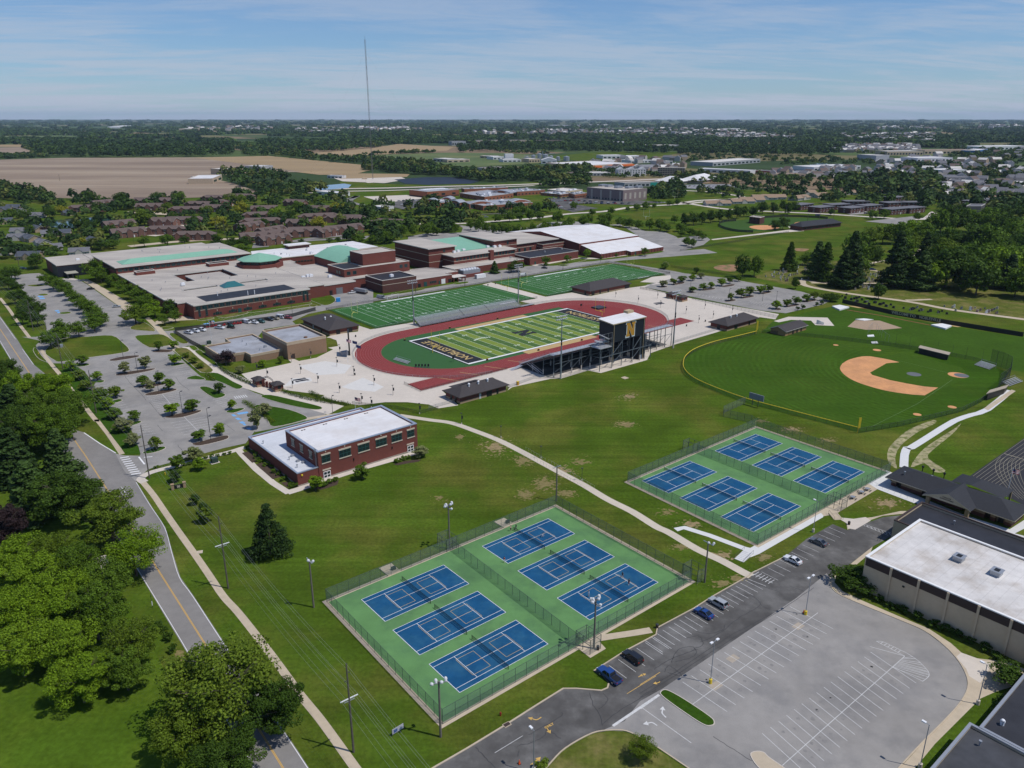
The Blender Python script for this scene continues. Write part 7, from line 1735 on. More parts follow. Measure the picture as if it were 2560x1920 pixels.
for v,pts,l in((3,[(40,455),(140,462),(245,440)],'white hip-roofed hall, the larger right part'),(2,[(2110,465),(2160,470),(2230,462)],'white hip-roofed hall, the smaller left part')):
 a,f,r_=PL(v,pts);F=Frame(f,math.degrees(math.atan2((r_-f).y,(r_-f).x)));L=(r_-f).length;t=empty('white_hall',f,l,'hall');b=MB();b.pri(rect(F,0,L,0,40),0,5);b.build('wall',TANW,t);hip_roof(t,F,0,L,0,40,5,8,ROOFW,2)
 # ================================================================ TREES AND PLANTS
RNG=np.random.default_rng(3)
def quads_mesh(name,cen,nor,size,m):
 """leaf-sized faces at cen facing nor"""
 n=len(cen)
 up=RNG.normal(size=(n,3));x=np.cross(nor,up);x/=np.linalg.norm(x,axis=1,keepdims=True)+1e-9
 y=np.cross(nor,x);s=size[:,None]*.5
 a=RNG.uniform(.7,1.3,(n,1))
 v=np.stack([cen-x*s*a,cen-y*s/a,cen+x*s*a,cen+y*s/a],1).reshape(-1,3)
 me=bpy.data.meshes.new(name)
 me.vertices.add(4*n);me.vertices.foreach_set('co',v.astype(np.float32).ravel())
 me.loops.add(4*n);me.loops.foreach_set('vertex_index',np.arange(4*n,dtype=np.int32))
 me.polygons.add(n);me.polygons.foreach_set('loop_start',np.arange(0,4*n,4,dtype=np.int32));me.polygons.foreach_set('loop_total',np.full(n,4,dtype=np.int32))
 me.materials.append(m);me.update(calc_edges=True)
 return me
def crown_pts(R,H,base,nclump,per,leaf,shape):
 C,Nn,Sz=[],[],[]
 for k in range(nclump):
  if shape=='cone':
   f=RNG.uniform(0,1)**1.25;r=R*(1-f)**.9*RNG.uniform(.55,1.05);a=RNG.uniform(0,2*PI);c=np.array([r*np.cos(a),r*np.sin(a),base+(H-base)*f]);cr=R*(.20+.16*(1-f));sq=.55
  else:
   d=RNG.normal(size=3);d/=np.linalg.norm(d);rad=RNG.uniform(.45,1.0) if k>nclump*.15 else RNG.uniform(0,.5)
   if shape=='vase':d[2]=abs(d[2])*.9+.1 if RNG.random()<.7 else d[2]
   c=np.array([d[0]*R*rad,d[1]*R*rad,base+(H-base)*(.5+.46*d[2]*rad)]);cr=R*(RNG.uniform(.15,.33) if R>8 else RNG.uniform(.26,.44));sq=.8
  p=RNG.normal(size=(per,3));p/=np.linalg.norm(p,axis=1,keepdims=True);o=p*RNG.uniform(.35,1.0,(per,1))**.5
  o[:,2]=np.where(o[:,2]<0,o[:,2]*.6,o[:,2])
  q=c+o*cr*np.array([1,1,sq]);C.append(q)
  nn=p+RNG.normal(size=(per,3))*.55+np.array([0,0,.55]);Nn.append(nn/np.linalg.norm(nn,axis=1,keepdims=True));Sz.append(leaf*RNG.uniform(.6,1.35,per))
 C,Nn,Sz=np.concatenate(C),np.concatenate(Nn),np.concatenate(Sz)
 C[:,2]=np.maximum(C[:,2],.25 if base<1 else base*.55)
 return C,Nn,Sz
BARK=mat('grey brown bark',(.085,.07,.055),.95,.2,1.0)
def trunk_mesh(R,H,base,limbs):
 b=MB();r=.018*H+.05
 b.tube((0,0,-.1),(0,0,base),r*1.25,r,7,0,False);b.tube((0,0,base),(0,0,H*.72),r,r*.3,6,0,False)
 for k in range(limbs):
  a=k*2.4;z=base+(H-base)*(.05+.4*k/max(1,limbs));e=(R*.7*math.cos(a),R*.7*math.sin(a),min(H*.92,z+R*.55))
  b.tube((0,0,z),e,r*.5,r*.12,5,0,False)
  for s in(-.5,.5):
   m_=V3((0,0,z)).lerp(V3(e),.6);b.tube(m_,m_+V3((R*.3*math.cos(a+s),R*.3*math.sin(a+s),R*.2)),r*.25,r*.08,4,0,False)
 return b.mesh('trunk',BARK)
LEAF={'green':leaf_mat('mid green leaves',(.078,.142,.010),(.112,.186,.018)),'dark':leaf_mat('dark green leaves',(.044,.088,.010),(.066,.118,.014)),'bright':leaf_mat('bright spring leaves',(.135,.228,.009),(.180,.280,.018)),'olive':leaf_mat('olive spring leaves',(.100,.160,.011),(.138,.196,.020)),'yellow':leaf_mat('yellow green leaves',(.25,.26,.02),(.31,.30,.03)),'purple':leaf_mat('purple brown leaves',(.026,.016,.018),(.040,.024,.024),.1),'needle':leaf_mat('dark needles',(.023,.048,.010),(.036,.068,.015),.1),'bluegreen':leaf_mat('blue green needles',(.046,.088,.018),(.066,.112,.026),.15),'blossom':leaf_mat('pale budding leaves',(.17,.205,.06),(.24,.25,.11))}
PROTO={}
def proto(kind,n,R,H,base,ncl,per,leaf,shape,limbs):
 PROTO[kind]=[(R,H,quads_mesh('crown',*crown_pts(R,H,base,ncl,per,leaf,shape),LEAF['green']),trunk_mesh(R,H,base,limbs)) for _ in range(n)]
proto('big',5,9,16,3.0,74,360,.42,'round',9)
proto('sparse',2,9,16,3.6,84,190,.40,'round',13)
proto('street',4,4.0,8.5,1.8,34,90,.44,'round',5)
proto('young',4,1.9,5.2,.8,30,90,.30,'round',4)
proto('mid',5,6.5,12,1.6,44,60,.85,'round',4)
proto('conifer',3,5.0,19,.8,150,50,.70,'cone',0)
proto('spruce',1,5.4,14.5,.5,150,70,.42,'cone',0)
proto('shrub',3,1.0,1.5,.2,12,34,.24,'round',0)
CATN={'big':'tree','sparse':'tree','street':'tree','young':'young tree','mid':'tree','conifer':'conifer','spruce':'conifer','shrub':'shrub'}
NAMES={'big':'broad_tree','sparse':'thin_leaved_tree','street':'street_tree','young':'young_tree','mid':'garden_tree','conifer':'pine_tree','spruce':'spruce_tree','shrub':'shrub'}
_k=[0]
TREE_R=random.Random(9)
def tree(kind,p,R,H,leaf,label,group=None):
 _k[0]+=1;V=PROTO[kind];R0,H0,cm,tm=V[_k[0]%len(V)]
 t=empty(NAMES[kind],(p[0],p[1],p[2] if len(p)>2 else 0),label,CATN[kind],group,TREE_R.uniform(0,6.28))
 t.location.z=0;t.scale=(R/R0,R/R0,H/H0)
 o=child('crown',cm,t);o.material_slots[0].link='OBJECT';o.material_slots[0].material=LEAF[leaf]
 if kind!='shrub':child('trunk',tm,t)
 return t
def trees(kind,v,lst,R,H,leaf,label,group,var=.15,from_crown=False):
 """lst of base points (or (x, y, R, H, leaf)); each label names its place in the row, counted from the left of the photo"""
 order=sorted(range(len(lst)),key=lambda i:src(v,*lst[i][:2])[0]);rank={i:k for k,i in enumerate(order)}
 for i,q in enumerate(lst):
  r_=q[2] if len(q)>2 else R*TREE_R.uniform(1-var,1+var);h_=q[3] if len(q)>3 else H*TREE_R.uniform(1-var,1+var);lf=q[4] if len(q)>4 else leaf
  p=P(v,q[0],q[1],h_*.5 if from_crown else 0)
  if kind=='young' and lf=='green':r_*=1.15;lf=TREE_R.choice(('green','bright','olive','blossom'))
  tree(kind,p,r_,h_,lf,label.replace('#',ORD[rank[i]]) if '#' in label else label,group)
G_ROAD='big trees beside the road'
for(v,x,y,R,H,k,lf,l) in[(7,440,490,10.8,16,'big','dark','huge dense dark green tree beside the road bend'),(7,180,430,8,17,'conifer','bluegreen','wide grey green pine left of the huge dark tree'),(7,700,630,9.3,15,'big','olive','wide olive tree overhanging the road below the dark tree'),(7,850,840,7.6,13,'sparse','bright','bright yellow-green tree leaning over the road edge'),(7,10,690,6.5,14,'big','purple','dark purple-leaved tree at the left edge'),(7,330,60,8.5,17,'big','green','broad green tree at the road where it vanishes under trees'),(7,120,60,8,18,'big','dark','dark broad tree behind the pine, left edge'),(7,370,190,6,15,'conifer','bluegreen','spreading green pine between the road and dark tree'),(7,60,210,8,18,'conifer','needle','dark pine standing at the left edge over the lawn'),(4,150,850,8.5,16,'big','bright','light green tree beside the road, nearest the turning lane'),(4,330,860,8.5,16,'big','bright','light green tree reaching over the road edge'),(4,230,960,8.5,16,'big','green','green tree in the middle of the left roadside clump'),(4,440,960,8,16,'big','green','green tree at the walk side of the left roadside clump'),(4,80,960,8,17,'conifer','needle','dark pine at the left of the roadside clump'),(4,340,1060,8.5,16,'big','green','green tree at the near end of the left roadside clump'),(4,20,760,7,15,'big','dark','dark tree at the left edge by the turning lane'),(4,130,1070,7.5,16,'big','dark','dark tree under the left roadside clump'),(7,100,900,7.5,13,'big','bright','bright spring-green tree at the left edge of the lower grove'),(7,340,860,6.5,12,'sparse','olive','thin olive tree at the top of the lower grove'),(7,200,1020,7.5,13,'big','bright','bright tree in the left middle of the lower grove'),(7,480,940,6.5,12,'sparse','green','green tree beside the hidden cottage roof'),(7,640,1060,7,12,'big','green','green tree between the grove and the road'),(7,420,1110,7,13,'big','bright','bright tree in the centre of the lower grove'),(8,60,130,7.5,13,'big','bright','bright tree at the left edge above the meadow'),(8,330,160,7.5,13,'big','bright','bright feathery tree in the lower grove, above the lowest one'),(8,600,130,7,13,'big','green','green tree in the upper right of the lower grove'),(8,120,370,7,12,'big','bright','bright tree at the lower left of the grove'),(8,400,330,6.5,12,'big','bright','bright tree right above the lowest grove tree'),(8,830,320,6.3,11,'sparse','olive','thin olive green tree at the road side of the grove'),(8,510,560,6.2,10,'big','bright','lowest bright green tree of the grove, over the meadow'),(8,800,500,5.2,9,'big','green','round green tree right of the lowest grove tree'),(8,1400,620,11.5,17,'sparse','olive','huge thin-leaved tree overhanging the road at the bottom'),(8,1740,720,6.6,12,'big','dark','dark green tree merging with the huge thin-leaved tree, walk side'),(8,1480,1040,6.0,9,'big','dark','dark green tree at the bottom edge beside the road'),(8,1200,880,6.5,11,'big','olive','low olive tree at the lower left of the huge one')]:
 p=P(v,x,y,H*.55);tree(k,p,R*.92,H,lf,l,G_ROAD)
trees('shrub',8,[(1020,245),(1050,265),(1080,315),(1112,385)],1.2,2.0,'dark','# small dark bush on the left verge of the road','bushes on the road verge')
trees('street',4,[(60,215),(115,240),(150,300),(185,340),(100,310),(165,390),(215,400),(255,390),(150,440),(245,450),(50,150),(20,190)],4.6,8,'dark','# tree in the row between the road and the far lot','trees between road and lot',.12)
trees('street',4,[(395,225),(425,255),(460,285),(495,315),(525,345),(560,370),(595,395),(625,425),(645,455),(300,185),(345,215),(610,485),(380,555),(330,590),(510,520),(405,520)],4.8,8.5,'green','# tree in the double row across the school front lot','trees in the school front lot',.12)
trees('street',4,[(100,150,5,9),(240,75,5.5,12),(620,155,8,14,'green'),(650,170,6,11,'green'),(740,195,6,9),(790,235,6,9),(850,275,6,9),(900,300,6,9),(955,330,5.5,8.5),(1000,395,5.5,10,'bright'),(1100,395,5,10,'dark'),(875,435,7,10.5,'olive'),(1130,430,3.5,7,'green'),(1060,445,3,6,'green'),(930,350,5,8,'green')],5,9,'green','# tree along the left school wall, going down the slope','trees along the school wall')
trees('young',4,[(528,700),(805,755,2.6,5.5,'blossom'),(935,722,2.7,6,'blossom'),(1122,697),(628,800),(922,838),(1025,820),(968,870),(1085,860),(745,912,2.6,5),(1108,1020,2.6,5),(1238,998,2.6,5),(868,1060),(1412,882,2.3,4.6,'dark'),(1492,988,1.6,4.5),(1655,1110,2.4,8,'blossom'),(1702,1025,2.2,5),(1022,608),(1118,595),(700,1500)][:19],2.2,4.8,'green','# young tree in the near school lot islands','young trees in the lot islands')
trees('young',7,[(795,75),(860,165,2.4,4.6),(1005,190,2.2,4.8,'olive'),(1280,130),(1415,102),(1245,265,2.8,5),(1290,322),(1140,318),(1135,400,2,4.4,'dark'),(1253,545,1.5,3.5,'dark'),(1310,600,1.4,3.5,'dark'),(1325,660,2.0,5)],2.2,4.6,'green','# young tree round the near lot corner and the roadside lawn','young trees on the lawns')
trees('young',4,[(465,735),(512,795),(558,860),(635,905),(690,985),(735,1045),(795,1130),(650,935)],2.7,4.8,'green','# tree on the verge strip beside the near lot','verge trees')
trees('young',4,[(1200,655),(1245,690),(1290,722)],2.0,2.8,'olive','# bushy tree in the planting strip beside the walk','planting strip trees')
tree('street',P(4,1455,700),4.6,7,'purple','dark purple tree beside the tan brick building')
trees('young',4,[(1550,755),(1690,715),(1805,690)],1.6,3.8,'green','# tiny tree on the lawn before the tan brick building','lawn saplings')
trees('young','k',[(910,1085,2.2,5),(1475,945,2.1,5.2),(2165,690,2.3,4)],2,5,'green','# young tree along the front of the near brick building','trees by the brick building')
tree('spruce',P(7,1745,868),5.2,14.6,'needle','dark conical spruce alone on the lawn above the courts')
trees('shrub','k',[(985,1035),(1030,1025),(1075,1000),(1110,990),(1150,970),(1880,755),(1925,740),(1970,725),(2020,710),(90,585),(1010,1040)],1.0,1.5,'green','# bush in the beds along the near brick building front','bushes at the brick building')
trees('shrub','k',[(180,700),(225,735),(250,750),(160,640),(200,670),(260,690),(310,740),(350,780),(390,815),(405,880),(450,905),(480,890),(515,970),(540,950),(600,1035),(665,1050),(640,1020),(610,1060),(560,930),(300,800)],.9,1.3,'green','# clipped shrub in the beds at the left of the brick building','shrubs beside the brick building',.3)
trees('shrub',7,[(1210,290),(1250,280),(1320,250),(1360,240),(1400,235),(1440,225),(1480,218),(1180,295),(1000,310),(1590,180)],.9,1.1,'green','# low bush along the walk toward the corner crossing','bushes along the walk')
tree('street',P(11,1205,945),4.6,4.8,'dark','large dark spreading shrub at the gymnasium corner');tree('street',P(11,1262,985),3.4,3.8,'dark','smaller dark shrub behind the large one at the gymnasium corner')
tree('street',P(12,2140,655),3.8,4.2,'dark','dark spreading shrub beside the tan patio at the right edge')
trees('shrub',12,[(1375,168),(1450,202),(1518,232),(1597,270),(1677,305),(1745,338),(1820,362),(1898,408),(1985,450),(2055,500),(1310,135)],1.35,1.5,'dark','# round clipped bush along the beige gymnasium wall','clipped gymnasium bushes')
trees('shrub',12,[(2085,765),(2045,840)],1.6,1.8,'dark','# round bush beside the lower right lawn','corner bushes')
tree('sparse',P(10,2130,1080),2.7,4.6,'olive','thin bare-looking small tree on the bottom lawn corner');tree('shrub',P(10,1480,1130),1.5,1.8,'olive','brown bush at the bottom edge beside the arrow')
tree('conifer',P('g',1330,690),3.6,9,'bluegreen','grey green pine beside the cooling plant');tree('street',P('g',1600,670),5.5,9,'dark','dark rounded tree beside the service lane');tree('street',P('g',1530,680),4,6.5,'dark','smaller dark tree left of the rounded one')
trees('street','h',[(600,590,3.6,7),(860,560,3,6),(1090,510,3.2,8,'bright'),(1440,485,2.2,2.6),(1268,515,1.2,2),(1790,480,3.6,7,'olive'),(2030,640,3,5),(600,600,2,3)],3,6,'green','# tree along the service lane by the indoor hall','trees along the service lane')
trees('young',6,[(145,70),(325,100,2.6,4.5,'dark'),(193,165),(243,150),(303,143),(350,130),(300,208),(364,195),(408,185),(468,172),(518,158),(567,145),(582,240,3.4,6,'olive'),(632,228,3.4,6,'olive'),(695,215,3,5.5),(740,205,2.5,5),(520,258,1.8,5),(785,305),(845,292),(897,278),(955,262),(1003,250),(908,312,1.3,2.4,'dark'),(937,305,1.4,2.8,'dark'),(1018,288,1.3,2.4,'dark'),(1047,280,1.4,2.6,'dark'),(132,178)],2.5,4.6,'green','# young tree in the far lot beside the cemetery','young trees in the far lot')
trees('mid',6,[(1075,258,4,5),(1110,262,4,5),(895,190,2.8,8),(1372,248,4.5,10)],4,6,'dark','# dark tree at the cemetery edge by the far lot','cemetery edge trees')
trees('mid',3,[(400,1065,5.5,16,'dark'),(475,1058,6,15,'green')],5,15,'green','# tall tree of the pair above the far lot','pair of tall trees')
CEM=[('conifer',700,1020,5.5,20,'dark'),('conifer',870,1075,8,25,'bluegreen'),('conifer',925,1085,7,25,'dark'),('mid',800,985,5,10,'green'),('conifer',1085,1125,8.5,35,'needle'),('conifer',1040,1130,8,24,'needle'),('mid',1130,1000,10,26,'dark'),('conifer',1370,1125,9.5,35,'needle'),('mid',1245,985,7,14,'dark'),('mid',1210,860,9,15,'olive'),('mid',1300,850,9,16,'olive'),('mid',1390,850,10,19,'green'),('mid',1460,830,9,18,'bright'),('mid',1550,840,9,17,'green'),('mid',1670,790,12,24,'dark'),('mid',1760,780,12,25,'dark'),('mid',1850,770,11,22,'dark'),('mid',1880,920,14,24,'dark'),('mid',1970,940,12,26,'green'),('mid',2080,820,11,22,'dark'),('mid',2140,860,11,22,'green'),('mid',2180,690,9,16,'dark'),('mid',2100,690,8,14,'dark'),('conifer',1570,940,6,20,'needle'),('mid',1690,960,9,17,'olive'),('mid',1820,990,10,18,'green'),('conifer',1450,1125,8,22,'dark'),('conifer',1540,1140,9,24,'bluegreen'),('mid',1700,1130,14,27,'dark'),('mid',1800,1140,12,24,'dark'),('mid',1960,1120,13,26,'green'),('mid',2060,1110,12,24,'bright'),('mid',2170,1110,12,24,'dark'),('conifer',2100,1140,8,22,'needle'),('mid',1970,620+80,8,14,'green'),('mid',1530,700,5,9,'dark'),('mid',1235,690,5.5,10,'dark'),('mid',1310,685,5.5,10.5,'dark'),('mid',2050,960,10,20,'dark'),('mid',1620,1060,9,16,'olive'),('mid',2200,980,12,24,'dark'),('mid',1330,800,7,11,'bright')]
for x,y,R,H,lf in((1150,1060,7,14,'dark'),(1620,1140,9,18,'green'),(1880,1060,12,22,'dark'),(1760,1050,10,20,'dark'),(2240,1080,13,25,'green'),(2260,940,13,24,'dark'),(2230,820,12,22,'green'),(2020,1010,11,22,'green'),(1730,890,10,19,'green'),(1640,900,8,15,'dark'),(1500,900,8,15,'olive'),(1430,930,8,16,'dark'),(1990,790,12,24,'dark'),(1560,780,8,13,'green'),(1470,770,7,11,'green'),(1900,1180,11,20,'dark'),(2150,1190,9,17,'dark'),(2240,1200,11,20,'dark')):CEM.append(('mid',x,y,R,H,lf))
CEM=[(k,x,y,R*1.05,H*1.05,'green' if lf=='dark' and k=='mid' and(x//10)%2 else 'bright' if lf=='green' and(x//10)%3==0 else lf) for k,x,y,R,H,lf in CEM]
CEM=sorted(CEM,key=lambda q:q[1])
for i,(k,x,y,R,H,lf) in enumerate(CEM):
 nm={'needle':'dark pine','bluegreen':'grey green pine','dark':'dark tree','olive':'pale olive tree','green':'green tree','bright':'light green tree'}[lf]
 tree(k,P(3,x,y),R,H,lf,'%s of the cemetery grove, %s counting from its left end'%(nm,ORD[i]),'cemetery trees')
trees('mid',3,[(30,735),(85,728),(140,722),(195,712),(250,705),(310,695),(365,685),(410,675),(465,672),(530,655),(600,655),(665,640),(690,660),(735,640),(970,665,4,8),(610,760,6,10),(660,755,6,13)],6,13,'dark','# tree in the row along the grass field toward the softball diamonds','trees along the grass field')
trees('mid',3,[(25,775),(60,790),(10,800),(90,800),(120,810),(140,825),(40,860),(75,870)],3.8,7,'green','# small tree in the lot right of the indoor hall','hall lot trees')
V2T=[(620,795),(700,770),(740,780),(560,800),(470,800),(400,800),(300,850),(115,850),(210,850),(840,760),(890,770),(940,780),(990,790),(1040,785),(1085,790),(1140,790),(1190,790),(1240,790),(1300,780),(1400,720,7,14),(1480,740),(1560,735),(1600,725),(1620,668),(1740,660),(1850,640,3,6),(1910,635),(1965,628),(2020,618,3,6),(2120,605),(2170,600),(1680,715),(1720,715),(1800,735),(1860,745),(1920,755),(1990,760),(2060,760),(2100,770),(2150,715),(2190,770),(1130,665),(1175,660),(1270,650),(1500,628),(1090,708),(1155,705),(1220,700),(1285,695),(1010,710),(690,680),(760,690),(580,790),(905,740),(1330,760),(1390,760),(1450,770),(1700,760)]
V2A=[q for q in V2T if q[1]>735];V2B=[q for q in V2T if q[1]<=735]
trees('mid',2,V2A,5.2,10.5,'green','# tree in the rear lot right behind the school roofs','trees behind the school',.25);trees('mid',2,V2B,5.2,10.5,'green','# tree along the street beyond the rear lot','trees behind the school',.25)
trees('street',1,[(930,870),(1080,865,6,11),(1190,860,5,9,'dark'),(1400,880,6.5,12,'dark'),(1500,880,6,10,'dark'),(1590,880,6,11,'dark'),(1850,865,3.5,6,'dark'),(1940,845,3,4,'dark'),(2120,845,3,5,'dark'),(2170,840,3,5,'dark'),(1560,895,5,6,'green'),(650,890,6,9,'dark'),(590,880,6,9,'dark'),(520,865,5,8,'yellow'),(80,1085,5,9,'dark'),(230,1010,5.5,11,'dark'),(730,880,5,8,'green'),(370,920,5,8,'dark'),(290,920,5,9,'green')],5,9,'green','# tree along the street behind the long school roof','trees on the street behind the school')
VT=[(585,590,8,16,'dark'),(770,600,9,16,'dark'),(850,620,7,12,'dark'),(1160,590,9,16,'green'),(1000,570,7,12,'dark'),(1080,640,7,11,'olive'),(930,730,10,17,'olive'),(1120,710,6,11,'dark'),(1245,745,7,12,'dark'),(1550,660,8,16,'yellow'),(2050,775,8,16,'yellow'),(1400,750,9,12,'yellow'),(400,660,7,11,'yellow'),(320,680,7,12,'dark'),(160,700,7,12,'dark'),(70,690,7,12,'green'),(640,650,8,13,'dark'),(570,770,9,14,'dark'),(640,740,5,15,'needle'),(490,740,5,12,'needle'),(720,800,7,11,'dark'),(1480,600,9,15,'olive'),(1560,600,8,14,'olive'),(1780,690,8,14,'bright'),(1870,700,6,12,'dark'),(1920,640,8,13,'green'),(2060,620,8,14,'olive'),(2170,650,8,13,'yellow'),(1690,740,7,9,'dark'),(1330,660,7,11,'olive'),(300,780,5,7,'purple'),(190,780,5,8,'green'),(1050,830,3,5,'green')]
trees('mid',1,VT,7,12,'dark','# large tree among the brick apartment houses','apartment garden trees')
# ---- tree masses farther off: every tree its own clump of leaf faces, joined as stuff
def avoid(x,y,extra=0):
 for poly in AVOID:
  if inside((x,y),poly):return True
 for sx,sy,r in SPOTS:
  if(x-sx)**2+(y-sy)**2<(r+extra)**2:return True
 for pts,w in WAYS:
  for a,b_ in zip(pts[:-1],pts[1:]):
   dx,dy=b_[0]-a[0],b_[1]-a[1];t=max(0,min(1,((x-a[0])*dx+(y-a[1])*dy)/(dx*dx+dy*dy+1e-6)))
   if(x-a[0]-t*dx)**2+(y-a[1]-t*dy)**2<w*w:return True
 return False
def mass(name,spots,n,m):
 """spots: (x, y, R, H)"""
 C,Nn,S_=[],[],[]
 for x,y,R,H in spots:
  d=RNG.normal(size=(n,3));d/=np.linalg.norm(d,axis=1,keepdims=True);d[:,2]=np.abs(d[:,2])*1.25-.3
  lump=1+.22*np.sin(3*d[:,:1]*2+x)*np.cos(4*d[:,1:2]+y)
  q=d*lump*RNG.uniform(.72,1.0,(n,1))*np.array([R,R,H*.55])+np.array([x,y,H*.5]);q[:,2]=np.maximum(q[:,2],.5)
  nn=d+RNG.normal(size=(n,3))*.5+np.array([0,0,.35]);C.append(q);Nn.append(nn/np.linalg.norm(nn,axis=1,keepdims=True));S_.append(RNG.uniform(.75,1.3,n)*R*2.6/math.sqrt(n)*1.55)
 o=bpy.data.objects.new(name,quads_mesh(name,np.concatenate(C),np.concatenate(Nn),np.concatenate(S_),m));link(o);o['kind']='stuff'
 return o
def scatter(v,poly,n,R,H,seed):
 r=random.Random(seed);xs=[p[0] for p in poly];ys=[p[1] for p in poly];out=[];k=0
 while len(out)<n and k<n*12:
  k+=1;x,y=r.uniform(min(xs),max(xs)),r.uniform(min(ys),max(ys))
  if not inside((x,y),poly):continue
  p=P(v,x,y)
  if avoid(p.x,p.y,R*.6):continue
  q=r.uniform(.7,1.3);out.append((p.x,p.y,R*q,H*q*r.uniform(.85,1.15)))
 return out
FLEAF=[leaf_mat('far dark leaves',(.030,.060,.014),(.030,.060,.014),.15),leaf_mat('far green leaves',(.055,.098,.018),(.055,.098,.018),.15),leaf_mat('far olive leaves',(.115,.135,.030),(.115,.135,.030),.15)]
ZONES=[(1,[(0,480),(180,475),(340,560),(345,595),(170,590),(0,560)],110,6,12),(1,[(0,570),(500,590),(760,640),(800,860),(560,900),(300,960),(0,960)],90,5,8.5),(1,[(340,540),(900,530),(1500,500),(2212,520),(2212,600),(1300,600),(700,640)],85,6,10),(1,[(760,600),(2212,580),(2212,780),(1650,830),(800,800)],95,5.5,9.5),(2,[(0,640),(480,560),(780,600),(900,690),(700,800),(440,780),(300,860),(0,830)],130,5.5,10),(2,[(0,318),(300,300),(560,330),(650,385),(900,405),(1280,380),(1600,370),(1600,430),(1300,448),(900,448),(650,418),(400,395),(0,370)],480,8,14),(2,[(1270,440),(1600,440),(1620,485),(1300,490)],60,7,12),(2,[(1800,590),(2212,500),(2212,575)],20,6,11),(2,[(2030,480),(2212,460),(2212,560),(2040,560)],30,6,10),(2,[(0,210),(340,205),(330,245),(0,250)],90,9,15),(2,[(140,270),(560,262),(740,262),(740,268),(140,288)],46,7,10),(2,[(760,235),(1300,215),(2000,225),(2212,240),(2212,275),(1400,255),(760,262)],420,9,16),(2,[(880,260),(1340,265),(1340,290),(1100,285)],26,7,10),(2,[(1400,330),(1560,345),(1900,395),(2212,400),(2212,440),(1600,420)],70,6,9),(2,[(940,620),(1480,600),(1500,640),(960,690)],18,5,9),(3,[(0,195),(500,185),(1040,215),(1040,275),(500,285),(0,275)],520,9,17),(3,[(0,280),(560,280),(1300,310),(1300,340),(700,345),(0,330)],160,6,8),(3,[(0,390),(560,410),(1000,400),(1000,440),(400,470),(0,460)],110,6,9),(3,[(560,430),(1000,440),(2212,470),(2212,640),(1620,640),(1000,600),(560,560)],190,6.5,11),(3,[(980,420),(1500,420),(1700,480),(1600,560),(1000,520)],90,10,18),(3,[(1300,330),(2212,300),(2212,440),(1500,410)],190,7,10),(3,[(1130,270),(2212,215),(2212,300),(1500,290)],170,8,11),(3,[(1500,620),(1560,560),(2212,560),(2212,680),(1640,660)],46,8,14),(3,[(150,440),(560,470),(540,560),(100,560)],34,6,10),(1,[(0,275),(180,225),(240,270),(310,295),(0,302)],150,7,8),(1,[(180,215),(560,200),(1480,210),(1500,285),(1000,292),(640,298),(380,290),(220,270)],700,10,18),(1,[(1480,230),(1700,240),(2212,320),(2212,362),(1900,330),(1620,296)],170,9,15),(1,[(1860,215),(2212,225),(2212,262),(1880,250)],120,9,14),(1,[(1410,400),(1640,400),(1640,480),(1420,470)],30,7,15),(1,[(1640,380),(1860,370),(1850,470),(1650,470)],26,6.5,17),(1,[(1640,480),(2080,500),(2080,540),(1700,520)],50,7,11),(1,[(1500,470),(1740,500),(1700,530),(1500,510)],24,7,10)]
buck=[[],[],[]]
for i,(v,poly,n,R,H) in enumerate(ZONES):
 for j,s in enumerate(scatter(v,poly,n,R,H,i+40)):buck[(0,0,1,0,1,2)[(j+i)%6] if i not in(25,15,11) else(0,0,1,0,0)[j%5]].append(s)
for k,(bk,nm) in enumerate(zip(buck,('distant_woods','distant_woods','distant_woods'))):mass(nm,bk,62,FLEAF[k])
# horizon country: clumps thinning into fields
from mathutils import noise as mnoise
far=[[],[],[]];r=random.Random(77);k=0
while sum(map(len,far))<6500 and k<60000:
 k+=1;y=1/(1/1900+(1/24000-1/1900)*r.random()**.85);x=r.uniform(-.78,.78)*y
 d=mnoise.noise(V3((x/900,y/420,3.1)))+.5*mnoise.noise(V3((x/260,y/160,7)))
 if d<(.06 if y>3200 else .14):continue
 u,w=screen((x,y,0))
 if y<3000 and w>372:continue
 if avoid(x,y,20):continue
 R=9+y/420;far[(0,0,1)[k%3]].append((x,y,R*r.uniform(.8,1.6),r.uniform(11,17)+y/2500))
for q,m in zip(far,FLEAF):
 if q:mass('horizon_woods',q,44,m)
def hedge(pts,w,h,m,label):
 t=empty('hedge',pts[0],label,'hedge');C,Nn,S_=[],[],[]
 for a,c in zip(pts[:-1],pts[1:]):
  L=(c-a).length;n=int(L*60);f=RNG.random(n)[:,None];o=RNG.uniform(-1,1,(n,3))*np.array([w/2,w/2,h/2])+np.array([0,0,h/2])
  C.append(np.array(a)+(np.array(c)-np.array(a))*f+o-np.array(pts[0]));nn=RNG.normal(size=(n,3))+np.array([0,0,.8]);Nn.append(nn/np.linalg.norm(nn,axis=1,keepdims=True));S_.append(RNG.uniform(.2,.4,n))
 child('foliage',quads_mesh('foliage',np.concatenate(C),np.concatenate(Nn),np.concatenate(S_),m),t)
hedge(smo(PL('j',[(230,665),(330,740),(450,800),(560,850),(620,870)]),2),1.6,1.5,LEAF['dark'],'dark hedge along the black fence left of the entrance gate')
hedge(smo(PL(5,[(-60,880),(0,915),(100,945),(190,960)]),2),2.2,1.2,LEAF['dark'],'long dark hedge along the plaza right of the entrance gate')
hedge(smo(PL(4,[(1810,870),(1900,900),(2000,925),(2150,950)]),2),2.2,1.2,LEAF['dark'],'dark hedge between the gate hut and the plaza lawn')
